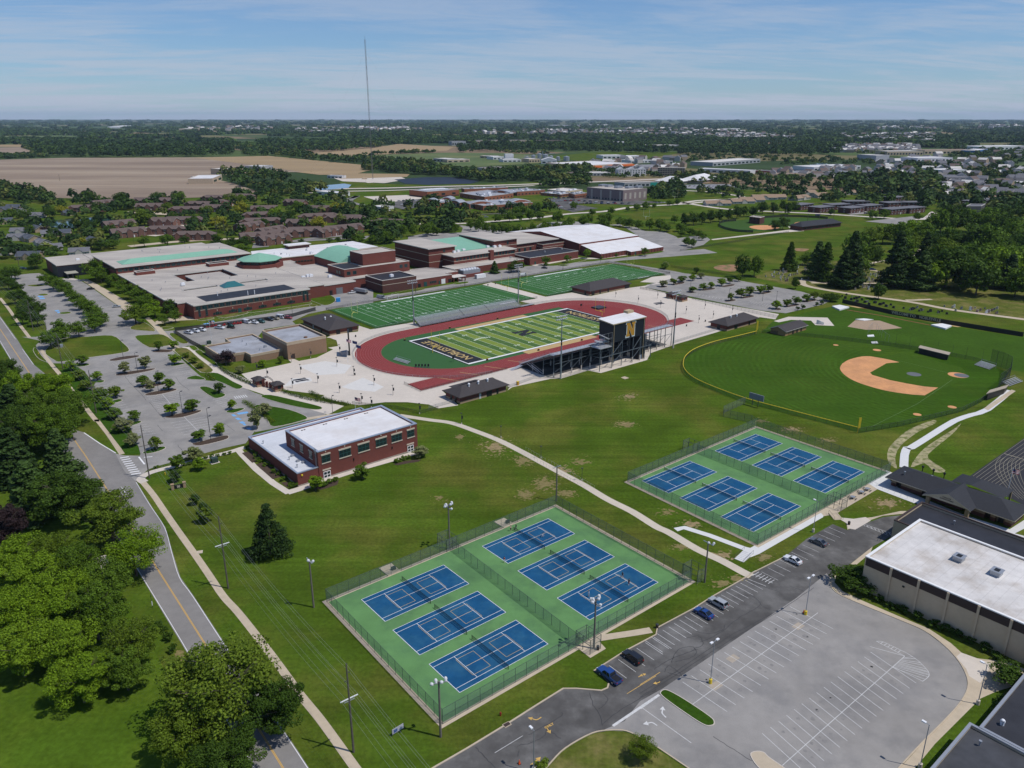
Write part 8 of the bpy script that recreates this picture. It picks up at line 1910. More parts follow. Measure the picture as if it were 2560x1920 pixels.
hedge(PL(4,[(1330,765),(1360,790),(1380,800)]),1.8,1.4,LEAF['olive'],'short clipped hedge at the walk corner');hedge(PL(4,[(1570,940),(1640,985),(1700,1030),(1760,1075)]),2.0,1.2,LEAF['olive'],'mixed hedge strip beside the blue parking bays')
# housing estates near the horizon: too small to tell apart
b=MB();r=random.Random(31);k=0
for v,poly,n in((2,[(0,108),(360,100),(560,120),(560,128),(0,125)],60),(2,[(800,130),(2212,110),(2212,165),(1000,150)],190),(3,[(0,110),(240,120),(730,165),(720,190),(0,175)],200),(3,[(1000,150),(1650,145),(1620,205),(1280,200),(1020,175)],180),(3,[(1250,100),(1650,100),(1650,115),(1250,118)],40),(3,[(1900,90),(2212,92),(2212,110),(1900,106)],30),(1,[(1900,118),(2212,112),(2212,140),(1900,140)],50),(1,[(1180,100),(1750,100),(1750,120),(1180,122)],40),(3,[(1040,225),(1530,222),(1530,262),(1040,262)],160),(3,[(1150,300),(2212,250),(2212,420),(1500,440)],60),(3,[(560,380),(1500,360),(1500,420),(560,420)],40),(2,[(1600,330),(2212,280),(2212,400),(1700,410)],40),(3,[(1500,470),(2212,440),(2212,560),(1600,560)],40)):
 xs,ys=[p[0] for p in poly],[p[1] for p in poly];j=0
 while j<n:
  x,y=r.uniform(min(xs),max(xs)),r.uniform(min(ys),max(ys));k+=1
  if k>20000:break
  if not inside((x,y),poly):continue
  j+=1;p=P(v,x,y);s_=1+p.y/5000;a=r.uniform(0,3.1);w,d_,h=r.uniform(10,17)*s_,r.uniform(9,12)*s_,r.uniform(5,7)*s_;m_=r.choice((0,0,1));cs,sn=math.cos(a),math.sin(a)
  q=[V3((p.x+x_*cs-y_*sn,p.y+x_*sn+y_*cs,0)) for x_,y_ in((-w/2,-d_/2),(w/2,-d_/2),(w/2,d_/2),(-w/2,d_/2))]
  for e in range(4):b.face([q[e],q[(e+1)%4],q[(e+1)%4]+V3((0,0,h)),q[e]+V3((0,0,h))],m_)
  r0,r1=(q[0]+q[3])/2+V3((0,0,h*1.55)),(q[1]+q[2])/2+V3((0,0,h*1.55));u=[c+V3((0,0,h)) for c in q];mr=r.choice((2,2,3,4))
  b.face([u[0],u[1],r1,r0],mr);b.face([u[2],u[3],r0,r1],mr);b.face([u[1],u[2],r1],m_);b.face([u[3],u[0],r0],m_)
b.build('distant_houses',[SIDING,SIDING2,SHINGG,SHINGM,ROOFS],None,'stuff')
# ================================================================ POLES, VEHICLES, PEOPLE, SMALL THINGS
def Z3(z):return V3((0,0,z))
# ---- tennis floodlight poles
FLOOD=plain('flood lamp shell',(.62,.63,.64),.35)
def flood_pole(p,h,n,label,ang):
 t=empty('floodlight_pole',p,label,'light pole','tennis floodlight poles');p=V3(p)
 b=MB();b.tube(p-Z3(.1),p+Z3(h),.24,.16,8);b.build('pole',mat('grey timber pole',(.16,.14,.12),.9,.15,1),t)
 d=V3((math.cos(ang),math.sin(ang),0));q=V3((-d.y,d.x,0))
 b=MB();b.bar(p+Z3(h-.4)-d*1.5,p+Z3(h-.4)+d*1.5,.16)
 if n>4:b.bar(p+Z3(h-1.1)-q*1.1,p+Z3(h-1.1)+q*1.1,.14)
 b.build('crossarm',STEEL,t)
 for k in range(n):
  if k<4:c=p+Z3(h-.2)+d*(-1.35+.9*k)
  else:c=p+Z3(h-.9)+q*(-1.0+2.0*(k-4))
  s=q*(.35 if k%2 else-.35)
  b=MB();b.tube(c-Z3(.2),c+s+Z3(.15),.16,.34,10);b.sphere(c+s*1.15+Z3(.2),.33,8,5);b.build('flood_lamp',FLOOD,t)
for v,x,y,h,n,l,a in((10,828,932,12.6,4,'floodlight pole with three white lamps at the front corner of the lower courts',.3),(9,885,828,13.2,6,'floodlight pole with a ring of lamps at the back middle of the lower courts',.7),(9,1571,520,11.6,0,'bare topped pole at the far corner fence of the lower courts',.7),(10,1812,365,12.6,6,'floodlight pole with lamps rising from the concrete gate pad by the drive',.7),(12,372,60,11.5,2,'floodlight pole standing in grass between the two sets of courts',2.2),(7,2018,1205,13.0,2,'floodlight pole alone in the grass left of the lower courts',2.2)):
 flood_pole(P(v,x,y),h,n,l,a)
 # ---- stadium lights
def stadium_light(p,h,label):
 t=empty('stadium_light',p,label,'stadium light','tall stadium lights')
 b=MB();b.tube(p,p+Z3(h),.42,.17,10);b.build('pole',mat('pale steel pole',(.24,.27,.29),.5,.05,.5,metal=.3),t)
 b=MB();b.tube(p,p+Z3(2.4),.46,.44,10);b.build('concrete_base',CONC,t)
 d,q=FU,FW
 b=MB()
 for z in(h,h-1.3):b.bar(p+Z3(z)-d*3.0,p+Z3(z)+d*3.0,.14)
 b.build('crossarm',STEEL,t)
 for z in(h,h-1.3):
  for k in range(6):
   c=p+Z3(z+.25)+d*(-2.75+1.1*k);s=q*(.4 if p.dot(FW)<FC.dot(FW) else-.4)
   b=MB();b.tube(c-s*.4,c+s-Z3(.25),.2,.36,8);b.build('lamp',FLOOD,t)
 for z in(h*.55,h*.6):b=MB();b.box(p+V3((.0,-.5,z)),(.5,.4,1.1),FA);b.build('speaker',BLACK,t)
for v,x,y,h,l in((5,1548,788,28,'tall stadium light in front of the grandstand nearest the lawn'),(6,190,530,28.5,'tall stadium light at the far end of the grandstand'),(5,605,440,24.5,'tall stadium light at the near end of the visitor bleachers'),(5,1275,298,23.3,'tall stadium light at the far end of the visitor bleachers')):stadium_light(P(v,x,y),h,l)
# ---- parking lot lamps
def lamp(p,h,heads,label,group,m=STEEL,base=None,ang=.7,arm=.9):
 t=empty('street_lamp',p,label,'street lamp',group)
 b=MB();b.tube(p,p+Z3(h),.10,.07,8);b.build('pole',m,t)
 if base:b=MB();b.tube(p,p+Z3(1.0),.36,.34,12);b.build('concrete_base',base,t)
 d=V3((math.cos(ang),math.sin(ang),0))
 for k in range(heads):
  s=1 if k==0 else-1;c=p+Z3(h)+d*(arm*s)
  b=MB();b.tube(p+Z3(h-.05),c,.05,.05,5);b.build('arm',m,t);b=MB();b.box(c+Z3(-.1),(.75,.42,.22),ang);b.build('lamp_head',m if m is not STEEL else LAMPW,t)
G_='grey parking lot lamps'
for v,x,y,h,n,base,l in((12,405,640,10.2,2,YELP,'grey lamp post on a yellow base, nearest the grass island'),(12,953,245,10.1,2,YELP,'grey lamp post on a yellow base with red cone, upper end of the lot'),(12,1945,762,9.4,1,CONC,'grey lamp post beside the tan patio sidewalk'),(12,1612,1128,9.5,1,CONC,'grey lamp post at the bottom beside the black roofed building'),(11,997,645,9.6,1,CONC,'grey lamp post on the grass below the upper courts'),(10,1425,1160,9.2,1,CONC,'grey lamp post at the bottom edge of the drive')):
 lamp(P(v,x,y),h,n,l,G_,STEEL,base,.64 if n==2 else 2.2)
G_='dark school lot lamps'
LL=[(4,793,655,8.6),(4,885,745,9),(4,1020,875,9),(4,1175,1015,9),(4,1348,1128,9),(4,660,440,7.4),(4,557,330,7),(4,415,230,7),(7,1357,130,9),(4,1330,445,6),(4,1622,375,6),(4,1880,370,6.5),(4,300,470,7),('g',975,850,6.5),('g',385,945,6),('g',1550,755,6.5),('h',805,655,6.5),('h',1257,555,6.5),('g',2150,655,6.5),(6,705,260,8),(6,785,260,6),(6,290,195,6),(6,510,262,8),(4,2140,1015,7.2),(1,865,865,9),(5,930,190,6),(5,615,235,6)]
for i,(v,x,y,h) in enumerate(sorted(LL,key=lambda q:src(*q[:3])[0])):lamp(P(v,x,y),h,1,'slim dark lamp post, %s of its kind from the left side of the campus'%ORD[i],G_,STEELD,None,.6+.3*(i%3))
# plaza lamps with a banner
PL_=[('j',1210,742),('j',1647,655),('j',1417,855),('j',1850,765),('j',1112,916),('j',2092,880),('j',1676,975),('j',808,790),('j',1100,600),('j',1330,550),('j',1678,495),('j',682,712),(5,470,895),(5,268,950),(5,330,975),(6,264,332),(6,337,387),(6,117,298),(6,420,360),(6,373,305),(6,100,245),(9,962,25),(9,1215,112),(9,1472,245),(9,1735,390),(5,910,1080),(5,640,1015),(5,1900,265),(5,2045,300),(6,530,330)]
lm=MB();lm.tube((0,0,0),(0,0,4.3),.075,.06,6);LM1=lm.mesh('pole',STEELD);lm=MB();lm.box((0,0,4.25),(.7,.35,.18));LM2=lm.mesh('lamp_head',STEELD);lm=MB();lm.box((.38,0,1.9),(.6,.05,1.3));LM3=lm.mesh('banner',NAVY);lm=MB();lm.tube((0,0,0),(0,0,.5),.2,.18,8);LM4=lm.mesh('concrete_base',CONC)
for i,(v,x,y) in enumerate(sorted(PL_,key=lambda q:src(*q)[0])):
 p=P(v,x,y);t=empty('plaza_lamp',p,'short dark plaza lamp with banner, %s counting from the left of the photo'%ORD[i],'street lamp','plaza and path lamps',FA);
 child('pole',LM1,t);child('lamp_head',LM2,t);child('concrete_base',LM4,t)
 if v not in(9,):child('banner',LM3,t)
 # ---- utility poles and cables
UP=[((-420,600),17,0),(None,16.5,(4,215,480)),(None,16.8,(4,405,725)),(None,17.4,(4,620,1010)),(None,18.2,(7,962,375)),(None,19.6,(7,1468,1082)),(None,19.3,(10,268,1030))]
pts=[]
for xy,h,q in UP:
 p=P(*q) if q else V3((*xy,0));pts.append((p,h))
d=(pts[-1][0]-pts[-2][0]);pts.append((pts[-1][0]+d*1.0,19.0))
dirv=(pts[-1][0]-pts[2][0]).normalized();nrm=V3((-dirv.y,dirv.x,0))
UL=['farthest','in the row of trees by the far lot','at the entrance to the near lot','beside the verge lawn of the near lot','at the corner crossing','on the lawn beside the road bend','at the bottom by the lower courts','out past the bottom']
for i,(p,h) in enumerate(pts):
 t=empty('utility_pole',p,'wooden utility pole with crossarms '+UL[i],'utility pole','roadside utility poles')
 b=MB();b.tube(p-Z3(.1),p+Z3(h),.22,.13,8);b.build('pole',WOOD,t)
 b=MB();b.bar(p+Z3(h*.62)-nrm*1.7,p+Z3(h*.62)+nrm*1.7,.16);b.build('crossarm',LAMPW if i>4 else WOOD,t)
 b=MB();b.bar(p+Z3(h*.62-.5)-nrm*1.0,p+Z3(h*.62-.5)+nrm*1.0,.12);b.build('crossarm',STEEL,t)
 for z,s in((h*.82,-.5),(h*.9,.5),(h,0)):
  b=MB();b.tube(p+Z3(z),p+Z3(z)+nrm*(s or .1),.06);b.sphere(p+Z3(z)+nrm*(s or .1),.12,6,4);b.build('insulator',STEELD,t)
 if i in(2,):b=MB();b.box(p+Z3(h*.6)+nrm*1.2,(1.1,1.0,1.3),.7);b.build('transformer',STEEL,t)
CAB=mat('bright cable',(.30,.32,.33),.5,.05,1,metal=.4)
for k,(s,f) in enumerate(((-1.6,.635),(-.7,.635),(.7,.635),(1.6,.635),(-.5,.82),(.5,.9),(0,1.0))):
 b=MB()
 for(a,ha),(c,hc) in zip(pts[:-1],pts[1:]):
  A_,C_=a+nrm*s+Z3(ha*f),c+nrm*s+Z3(hc*f);L=(C_-A_).length
  b.path([A_.lerp(C_,j/10)-Z3(L*.022*4*(j/10)*(1-j/10)) for j in range(11)],.015,4)
 o=b.build('power_cable',CAB);tag(o,'power cable strung along the roadside poles, %s from the road side up'%ORD[k],'cable','roadside power cables')
for i,(v,x,y,h) in enumerate([(1,125,1000,14),(1,1395,795,16),(1,1447,795,16),(1,1830,830,14),(2,772,720,15),(2,45,760,14),(2,1078,650,14),(3,250,640,14),(3,675,690,16),(3,597,690,15),(3,895,700,14),(3,985,700,13),(3,580,640,14),(3,815,740,14),(3,2190,590,16),(1,385,445,12),(2,430,390,16),(2,540,410,16)]):
 p=P(v,x,y);t=empty('utility_pole',p,'distant thin utility pole by a street, %s of the listed row from left'%ORD[i],'utility pole','distant utility poles')
 b=MB();b.tube(p,p+Z3(h),.22,.16,6);b.build('pole',WOOD,t);b=MB();b.bar(p+Z3(h-1)-V3((1.3,0,0)),p+Z3(h-1)+V3((1.3,0,0)),.16);b.build('crossarm',WOOD,t)
 # ---- the radio mast
p=P(0,805.3,387);t=empty('radio_mast',p,'very tall guyed radio mast standing on a gravel pad among the fields','mast')
H=236.0;leg=MB()
d_=(p.length/FOCAL)*1.0
R3=[V3((1.1*math.cos(a),1.1*math.sin(a),0)) for a in(.3,2.39,4.49)]
mm=[mat('grey mast steel',(.16,.15,.155),.6),mat('rust mast steel',(.22,.10,.08),.6)]
for sgm in range(8):
 b=MB();z0,z1=H*sgm/8,H*(sgm+1)/8
 for q in R3:b.tube(p+q+Z3(z0),p+q+Z3(z1),.17,.17,4)
 n=10
 for k in range(n):
  za,zb=z0+(z1-z0)*k/n,z0+(z1-z0)*(k+1)/n
  for j in range(3):b.tube(p+R3[j]+Z3(za),p+R3[(j+1)%3]+Z3(zb),.09,.09,3)
 b.build('lattice_section',mm[sgm%2 if False else 0],t)
b=MB()
for z in(.3,.62,.92):
 for a in(.6,2.7,4.8):b.tube(p+Z3(H*z),p+V3((150*math.cos(a),150*math.sin(a),0)),.035,.035,3)
b.build('guy_wire',STEELD,t)
for z in(.72,.8,.86):b=MB();b.tube(p+Z3(H*z)+V3((.8,0,0)),p+Z3(H*z+5)+V3((.8,0,0)),.5);b.build('antenna',STEEL,t)
b=MB();b.tube(p+Z3(H),p+Z3(H+6),.12);b.build('top_spike',STEELD,t);b=MB();b.box(p+V3((-14,-6,0)),(9,5,3),.3);b.build('equipment_hut',TANW,t)
# ---- vehicles
TYRE=plain('tyre rubber',(.012,.012,.012),.8);RIM=plain('alloy rim',(.45,.46,.48),.3,.7);HL=plain('headlight glass',(.7,.72,.75),.15);TL=plain('tail light',(.35,.012,.01),.3);CGL=plain('car glass',(.012,.016,.02),.06,0,.6)
PAINT={n:mat(n+' car paint',c,.28,.02,1,spec=.5,coat=.6) for n,c in{'white':(.68,.69,.70),'silver':(.34,.36,.38),'grey':(.10,.105,.115),'black':(.012,.013,.016),'blue':(.012,.05,.20),'navy':(.012,.02,.07),'red':(.30,.014,.016),'green':(.012,.09,.07),'tan':(.30,.26,.18),'yellow':(.6,.42,.03)}.items()}
def loft(b,prof,hw,m=0):
 """side profile (x, z) closed loop extruded over half widths: hw(x, z)"""
 n=len(prof);L=[(x,hw(x,z),z) for x,z in prof];R=[(x,-hw(x,z),z) for x,z in prof];i=len(b.v);b.v+=L+R
 for k in range(n):q=(k+1)%n;b.f.append((i+k,i+q,i+n+q,i+n+k));b.m.append(m)
 b.f.append(tuple(range(i+n-1,i-1,-1)));b.m.append(m);b.f.append(tuple(range(i+n,i+2*n)));b.m.append(m)
KINDS={'sedan':dict(L=4.7,W=1.84,low=[(-2.35,.35),(2.35,.35),(2.35,.62),(2.28,.80),(1.15,.96),(-1.55,1.0),(-2.28,.98),(-2.35,.7)],cab=[(1.05,.95),(.25,1.42),(-.85,1.45),(-1.75,1.0)],roof=(.22,-.85,1.43)),'suv':dict(L=4.75,W=1.9,low=[(-2.36,.4),(2.36,.4),(2.36,.75),(2.28,.98),(1.25,1.08),(-2.3,1.12),(-2.36,.8)],cab=[(1.15,1.05),(.45,1.68),(-2.05,1.70),(-2.32,1.1)],roof=(.42,-2.03,1.69)),'pickup':dict(L=5.8,W=1.98,low=[(-2.9,.5),(2.9,.5),(2.9,.95),(2.8,1.12),(1.45,1.18),(-2.88,1.2),(-2.9,.8)],cab=[(1.4,1.15),(.75,1.86),(-.75,1.88),(-1.0,1.18)],roof=(.72,-.74,1.87)),'van':dict(L=5.6,W=2.0,low=[(-2.8,.4),(2.8,.4),(2.8,.95),(2.5,1.15),(-2.8,1.25)],cab=[(2.4,1.15),(1.75,2.1),(-2.72,2.15),(-2.8,1.2)],roof=(1.72,-2.7,2.12))}
_cm={}
def car_meshes(k):
 if k in _cm:return _cm[k]
 q=KINDS[k];W=q['W']/2;out=[]
 b=MB();loft(b,q['low'],lambda x,z:W*(1-.05*(abs(x)/q['L']*2)**4)*(1 if z<.9 else .97));z0=min(z for x,z in q['cab'])
 r0,r1,rz=q['roof'];wr=W*.78;b.box(((r0+r1)/2,0,rz-.02),(r0-r1,wr*2,.07))
 for s in(-1,1):
  b.bar((q['cab'][0][0],s*W*.9,q['cab'][0][1]),(r0,s*wr,rz),.08);b.bar((q['cab'][-1][0],s*W*.9,q['cab'][-1][1]),(r1,s*wr,rz),.1);b.bar(((r0+r1)/2,s*W*.91,z0),((r0+r1)/2,s*wr,rz),.08)
  b.box((q['cab'][0][0]-.15,s*(W+.1),z0+.05),(.18,.22,.14))
 if k=='van':loft(b,[(1.0,1.2),(1.0,2.1),(-2.72,2.12),(-2.8,1.2)],lambda x,z:W*(.99 if z<1.5 else .93))
 me=b.mesh('body',PAINT['white']);me.polygons.foreach_set('use_smooth',[False]*len(me.polygons));out.append(('body',me,1))
 b=MB();loft(b,q['cab'],lambda x,z:W*.93 if z<rz-.3 else wr*.985);out.append(('windows',b.mesh('windows',CGL),0))
 if k=='pickup':b=MB();b.box((-1.95,0,1.205),(1.75,1.6,.03));out.append(('bed_cover',b.mesh('bed_cover',BLACK),0))
 wx=q['L']*.305;r=.34 if k in('sedan','suv') else .39
 for sx in(-1,1):
  for s in(-1,1):
   b=MB();b.tube((sx*wx,s*(W-.2),r),(sx*wx,s*(W+.02),r),r,r,14);out.append(('wheel',b.mesh('wheel',TYRE),0))
   b=MB();b.tube((sx*wx,s*(W+.0),r),(sx*wx,s*(W+.03),r),r*.62,r*.6,10);out.append(('>rim',b.mesh('rim',RIM),0))
 for s in(-1,1):
  b=MB();b.box((q['L']/2-.06,s*W*.68,q['low'][2][1]-.02),(.16,.4,.17));out.append(('headlight',b.mesh('headlight',HL),0))
  b=MB();b.box((-q['L']/2+.05,s*W*.74,q['low'][-1][1]+.05),(.14,.32,.2));out.append(('tail_light',b.mesh('tail_light',TL),0))
 _cm[k]=out;return out
def car(kind,p,ang,paint,label,group=None,simple=False,z=.02):
 t=empty('parked_'+('car' if kind in('sedan','suv') else 'truck' if kind=='pickup' else 'van'),(p[0],p[1],z),label,{'pickup':'truck','van':'van'}.get(kind,'car'),group,ang)
 last=None
 for n,me,pt in car_meshes(kind):
  if simple and n not in('body','windows','wheel'):continue
  if n[0]=='>':child(n[1:],me,last);continue
  last=child(n,me,t)
  if pt:last.material_slots[0].link='OBJECT';last.material_slots[0].material=PAINT[paint]
 return t
aS=math.atan2(d3.y,d3.x)
G_='cars in the south-east lot'
for k,v,x,y,f,c,l in(('pickup',10,1912,538,1,'blue','deep blue pickup truck at the kerb end of the drive'),('suv',10,2062,420,1,'black','black SUV next to the blue pickup'),('sedan',12,368,236,1,'blue','blue sedan parked along the kerb'),('suv',12,450,178,1,'silver','silver SUV beside the blue sedan'),('sedan',11,880,805,1,'white','white sedan with a door open near the new walk steps'),('sedan',11,1028,702,1,'grey','dark grey sedan below the lamp post near the turnaround')):
 p=P(v,x,y,.6);o=car(k,p,aS+PI,c,l,G_)
 if c=='white':
  b=MB();b.box((1.0,1.2,.4),(.08,.95,.75),-.9);m_=b.mesh('open_door',PAINT['white']);child('open_door',m_,o)
G_='vehicles in the maintenance yard'
for k,x,y,a,c,l in(('pickup',1213,500,-.5,'white','white pickup nearest the screened fence corner in the yard'),('pickup',1255,490,-.5,'white','second white pickup from the fence corner in the yard'),('pickup',1297,482,-.5,'white','third white pickup from the fence corner in the yard'),('pickup',1413,468,-.35,'white','white pickup with dark bed alone in the yard'),('van',1587,432,-.6,'white','white van in the middle of the yard row'),('pickup',1636,434,-.6,'white','white service truck right of the white van'),('pickup',1678,428,-.6,'green','dark teal truck with tan load in the yard'),('pickup',1732,415,-.5,'black','black flat truck in the yard row'),('pickup',1768,408,-.5,'tan','tan trailer truck in the yard row'),('van',1806,400,-.5,'white','white bucket truck at the right end of the yard'),('pickup',1850,404,-.4,'red','red trailer at the far right of the yard')):
 car(k,P(4,x,y),a,c,l,G_,k=='x')
for x in(1310,1335,1350,1370,1385,1440,1505,1525,1545,1360):
 p=P(4,x,462-(x-1310)*.11);t=empty('mower',p,'red mower parked in the row along the screened yard fence','mower','red mowers in the yard')
 b=MB();b.box(p+Z3(.2),(1.7,1.2,.5),.8);b.box(p+Z3(.7)+V3((.3,.1,0)),(.7,.6,.6),.8);b.build('body',PAINT['red'],t);b=MB();[b.tube(p+V3((sx*.6,sy*.6,.3)),p+V3((sx*.6,sy*.75,.3)),.3,.3,8) for sx in(-1,1) for sy in(-1,1)];b.build('wheels',TYRE,t)
p=P(4,1483,462);t=empty('tractor',p,'dark green tractor with cab standing among red mowers','tractor');b=MB();b.box(p+Z3(.8),(3.2,1.2,1.0),-.5);b.build('hood',PAINT['green'],t);b=MB();b.box(p+Z3(1.6)+V3((-.6,.3,0)),(1.4,1.4,1.5),-.5);b.build('cab',CGL,t);b=MB();[b.tube(p+V3((sx,sy,.7)),p+V3((sx,sy*1.4,.7)),.75,.75,12) for sx in(-1,1.1) for sy in(-.8,.8)];b.build('wheels',TYRE,t);b=MB();b.box(p+V3((1.5,-1.2,.1)),(2.4,1.6,.5),-.5);b.build('bucket',BROWN,t)
for k,v,x,y,a,c,l in(('sedan',4,585,216,.35,'black','black sedan in the drive by the school left wall'),('sedan',4,750,330,.45,'silver','silver car with dark purple side in the school drive'),('pickup','f',1640,690,.6,'white','white truck with yellow bollards behind at the loading dock'),('van','f',1985,750,-.5,'silver','grey van at the end of the service lane by the practice turf'),('van','g',1672,722,.5,'white','white van driving along the service lane'),('sedan','g',1930,632,-.3,'black','dark car parked by the low black roof'),('sedan','n',390,938,-.3,'blue','blue car on the cemetery drive'),('suv',1,150,1012,.1,'navy','dark blue car on the street at the left edge'),('sedan','n',150,258,.3,'blue','blue car, left one in front of brick apartments'),('sedan','n',210,245,.3,'navy','dark car, right one in front of brick apartments'),('suv','n',310,262,.3,'navy','dark car under the trees at the brick apartments'),('suv',1,920,778,.2,'red','red car by the apartment garages'),('sedan',1,960,775,.2,'white','white car by the apartment garages'),('van',3,885,668,.1,'navy','dark van on the street past the softball field'),('suv',2,940,678,.3,'silver','grey car row start in the street lot')):
 car(k,P(v,x,y),a,c,l)
p=P('f',1742,690);t=empty('box_trailer',p,'silver and brown school bus-like trailer at the loading dock','trailer');b=MB();b.box(p+Z3(.6),(10,2.5,2.6),-.6);b.build('body',STEEL,t);b=MB();b.box(p+Z3(.55),(10.05,2.55,.9),-.6);b.build('skirt',BROWN,t)
r=random.Random(21);cols=['white','silver','grey','black','blue','red','white','silver','tan','navy'];cc=0
LOTS=[(2,[(1345,562),(1560,548),(1800,560)],14),(2,[(1360,580),(1500,572),(1800,590)],16),(2,[(1480,590),(1640,592),(1900,592)],12),(2,[(380,575),(480,570),(540,585)],7),(2,[(400,600),(500,600)],5),(2,[(1390,600),(1440,625)],5),(2,[(2040,590),(2110,585)],3),(3,[(560,382),(880,378)],16),(3,[(1000,388),(1180,386)],8),(3,[(1170,316),(1500,318)],16),(3,[(1750,325),(2080,335)],18),(3,[(1780,338),(1980,345)],12),(3,[(900,430),(1380,425)],12),(2,[(1700,395),(2080,375)],16),(3,[(30,480),(280,482)],8)]
for v,pl,n in LOTS:
 q=[P(v,*a) for a in pl]
 for i in range(n):
  f=i/n*(len(q)-1);k=min(int(f),len(q)-2);p=q[k].lerp(q[k+1],f-k);cc+=1
  car(r.choice(['sedan','suv','suv']),p,r.choice([.7,.7+PI])+r.uniform(-.05,.05),*[(q_,'small parked %s car in the distant school and shop lots'%q_) for q_ in[r.choice(cols)]][0],'cars in distant lots',True,.42)
  # ---- people on the courts
SKIN=plain('skin',(.42,.26,.18),.6);HAIRM=plain('dark hair',(.03,.02,.015),.7)
def person(p,ang,pose,shirt,shorts,label,hair=HAIRM):
 """one continuous body grown round a posed skeleton"""
 lean={'stand':0,'walk':.06,'bend':.75,'ready':.35}[pose];st={'stand':.10,'walk':.32,'bend':.2,'ready':.34}[pose];kn=.04 if pose in('stand','walk') else .16
 hz=.93-(.12 if pose in('bend','ready') else 0);V={};R_={}
 def v_(n,c,r):V[n]=V3(c);R_[n]=r
 v_('pelvis',(0,0,hz),.15);s,c=math.sin(lean),math.cos(lean)
 up=lambda t,y=0:(s*t,y,hz+c*t)
 v_('waist',up(.18),.135);v_('chest',up(.38),.16);v_('neck',up(.56),.062);v_('jaw',up(.63),.075);v_('head',(s*.72+.01,0,hz+c*.72),.105);v_('crown',(s*.80,0,hz+c*.80),.07)
 for sd,y in(('l',.1),('r',-.1)):
  k=st/2 if sd=='l' else-st/2;y2=y*(1 if pose in('stand','walk') else 2.1)
  v_('hip'+sd,(0,y,hz-.06),.105);v_('knee'+sd,(k*.6+kn,y2,.48 if kn<.1 else .42),.068);v_('ankle'+sd,(k,y2,.09),.045);v_('toe'+sd,(k+.16,y2,.04),.04)
  v_('sh'+sd,up(.47,y*1.75),.068);e=-.08+(.16 if(pose=='walk' and sd=='r') else 0);fw=.28 if pose in('bend','ready') else .04
  S_=V['sh'+sd];v_('elb'+sd,(S_.x+e+fw*.5,y*2.3,S_.z-.27),.045);v_('wri'+sd,(S_.x+e+fw*.9+.1,y*2.2,S_.z-.50),.032);v_('hand'+sd,(S_.x+e+fw*1.0+.12,y*2.15,S_.z-.60),.038)
  for f in range(3):v_('fin%d%s'%(f,sd),(S_.x+e+fw*1.05+.14+.02*f,y*2.1+(f-1)*.025,S_.z-.68),.013)
 E_=[('pelvis','waist'),('waist','chest'),('chest','neck'),('neck','jaw'),('jaw','head'),('head','crown')]
 for sd in 'lr':
  E_+=[('pelvis','hip'+sd),('hip'+sd,'knee'+sd),('knee'+sd,'ankle'+sd),('ankle'+sd,'toe'+sd),('chest','sh'+sd),('sh'+sd,'elb'+sd),('elb'+sd,'wri'+sd),('wri'+sd,'hand'+sd)]+[('hand'+sd,'fin%d%s'%(f,sd)) for f in range(3)]
 names=list(V);ix={n:i for i,n in enumerate(names)}
 me=bpy.data.meshes.new('body');me.from_pydata([V[n] for n in names],[(ix[a],ix[b_]) for a,b_ in E_],[]);o=bpy.data.objects.new('body',me);COL.objects.link(o)
 o.modifiers.new('Skin','SKIN').use_smooth_shade=True
 if not me.skin_vertices:me.attributes.new('skin','FLOAT','POINT') if False else None
 bm=bmesh.new();bm.from_mesh(me);lay=bm.verts.layers.skin.verify();bm.verts.ensure_lookup_table()
 for i,n in enumerate(names):bm.verts[i][lay].radius=(R_[n],R_[n]);bm.verts[i][lay].use_root=n=='pelvis'
 bm.to_mesh(me);bm.free()
 o.modifiers.new('Subsurf','SUBSURF').levels=1
 dg=bpy.context.evaluated_depsgraph_get();m2=bpy.data.meshes.new_from_object(o.evaluated_get(dg));bpy.data.objects.remove(o)
 m2.materials.clear();[m2.materials.append(x) for x in(SKIN,shirt,shorts,WHITEP)]
 ax=V3((s,0,c));P0=V['pelvis']
 for f in m2.polygons:
  q=f.center;h=(q-P0).dot(ax)
  arm=abs(q.y)>.2 and h>-.1 and q.z<V['shl'].z-.17
  f.material_index=3 if q.z<.11 else 2 if(h<.06 and q.z>.5) else 1 if(h>=.06 and h<.53 and not arm) else 0
  f.use_smooth=True
 t=empty('person',(p[0],p[1],.066),label,'person',None,ang);child('body',m2,t)
 b=MB();hd=V['head'];b.sphere((hd.x-.025,0,hd.z+.045),.118,10,6);child('hair',b.mesh('hair',hair),t)
 b=MB()
 for y in(-.035,.035):b.sphere((hd.x+.098,y,hd.z+.005),.014,6,4)
 child('eyes',b.mesh('eyes',BLACK),t);b=MB();b.sphere((hd.x+.112,0,hd.z-.03),.02,6,4);child('nose',b.mesh('nose',SKIN),t)
 return t
cw,cb,cpk,cgr,crd=plain('white cloth',(.7,.7,.72),.9),plain('black cloth',(.015,.015,.02),.9),plain('pink cloth',(.5,.28,.26),.9),plain('grey cloth',(.25,.26,.28),.9),plain('red cloth',(.4,.05,.04),.9)
def at_feet(v,x,y):return P(v,x,y)
person(at_feet(9,1278,716),2.5,'stand',cpk,cb,'person in pink top standing by the fence side of the top court');person(at_feet(9,1312,706),-2.4,'stand',cb,cgr,'person in black top standing beside the pink-topped one');person(at_feet(9,1479,752),-1.0,'bend',cw,cw,'person in white bending forward on the top court');person(at_feet(9,1236,918),1.0,'walk',crd,cw,'person in red top walking at the corner of the top court',)
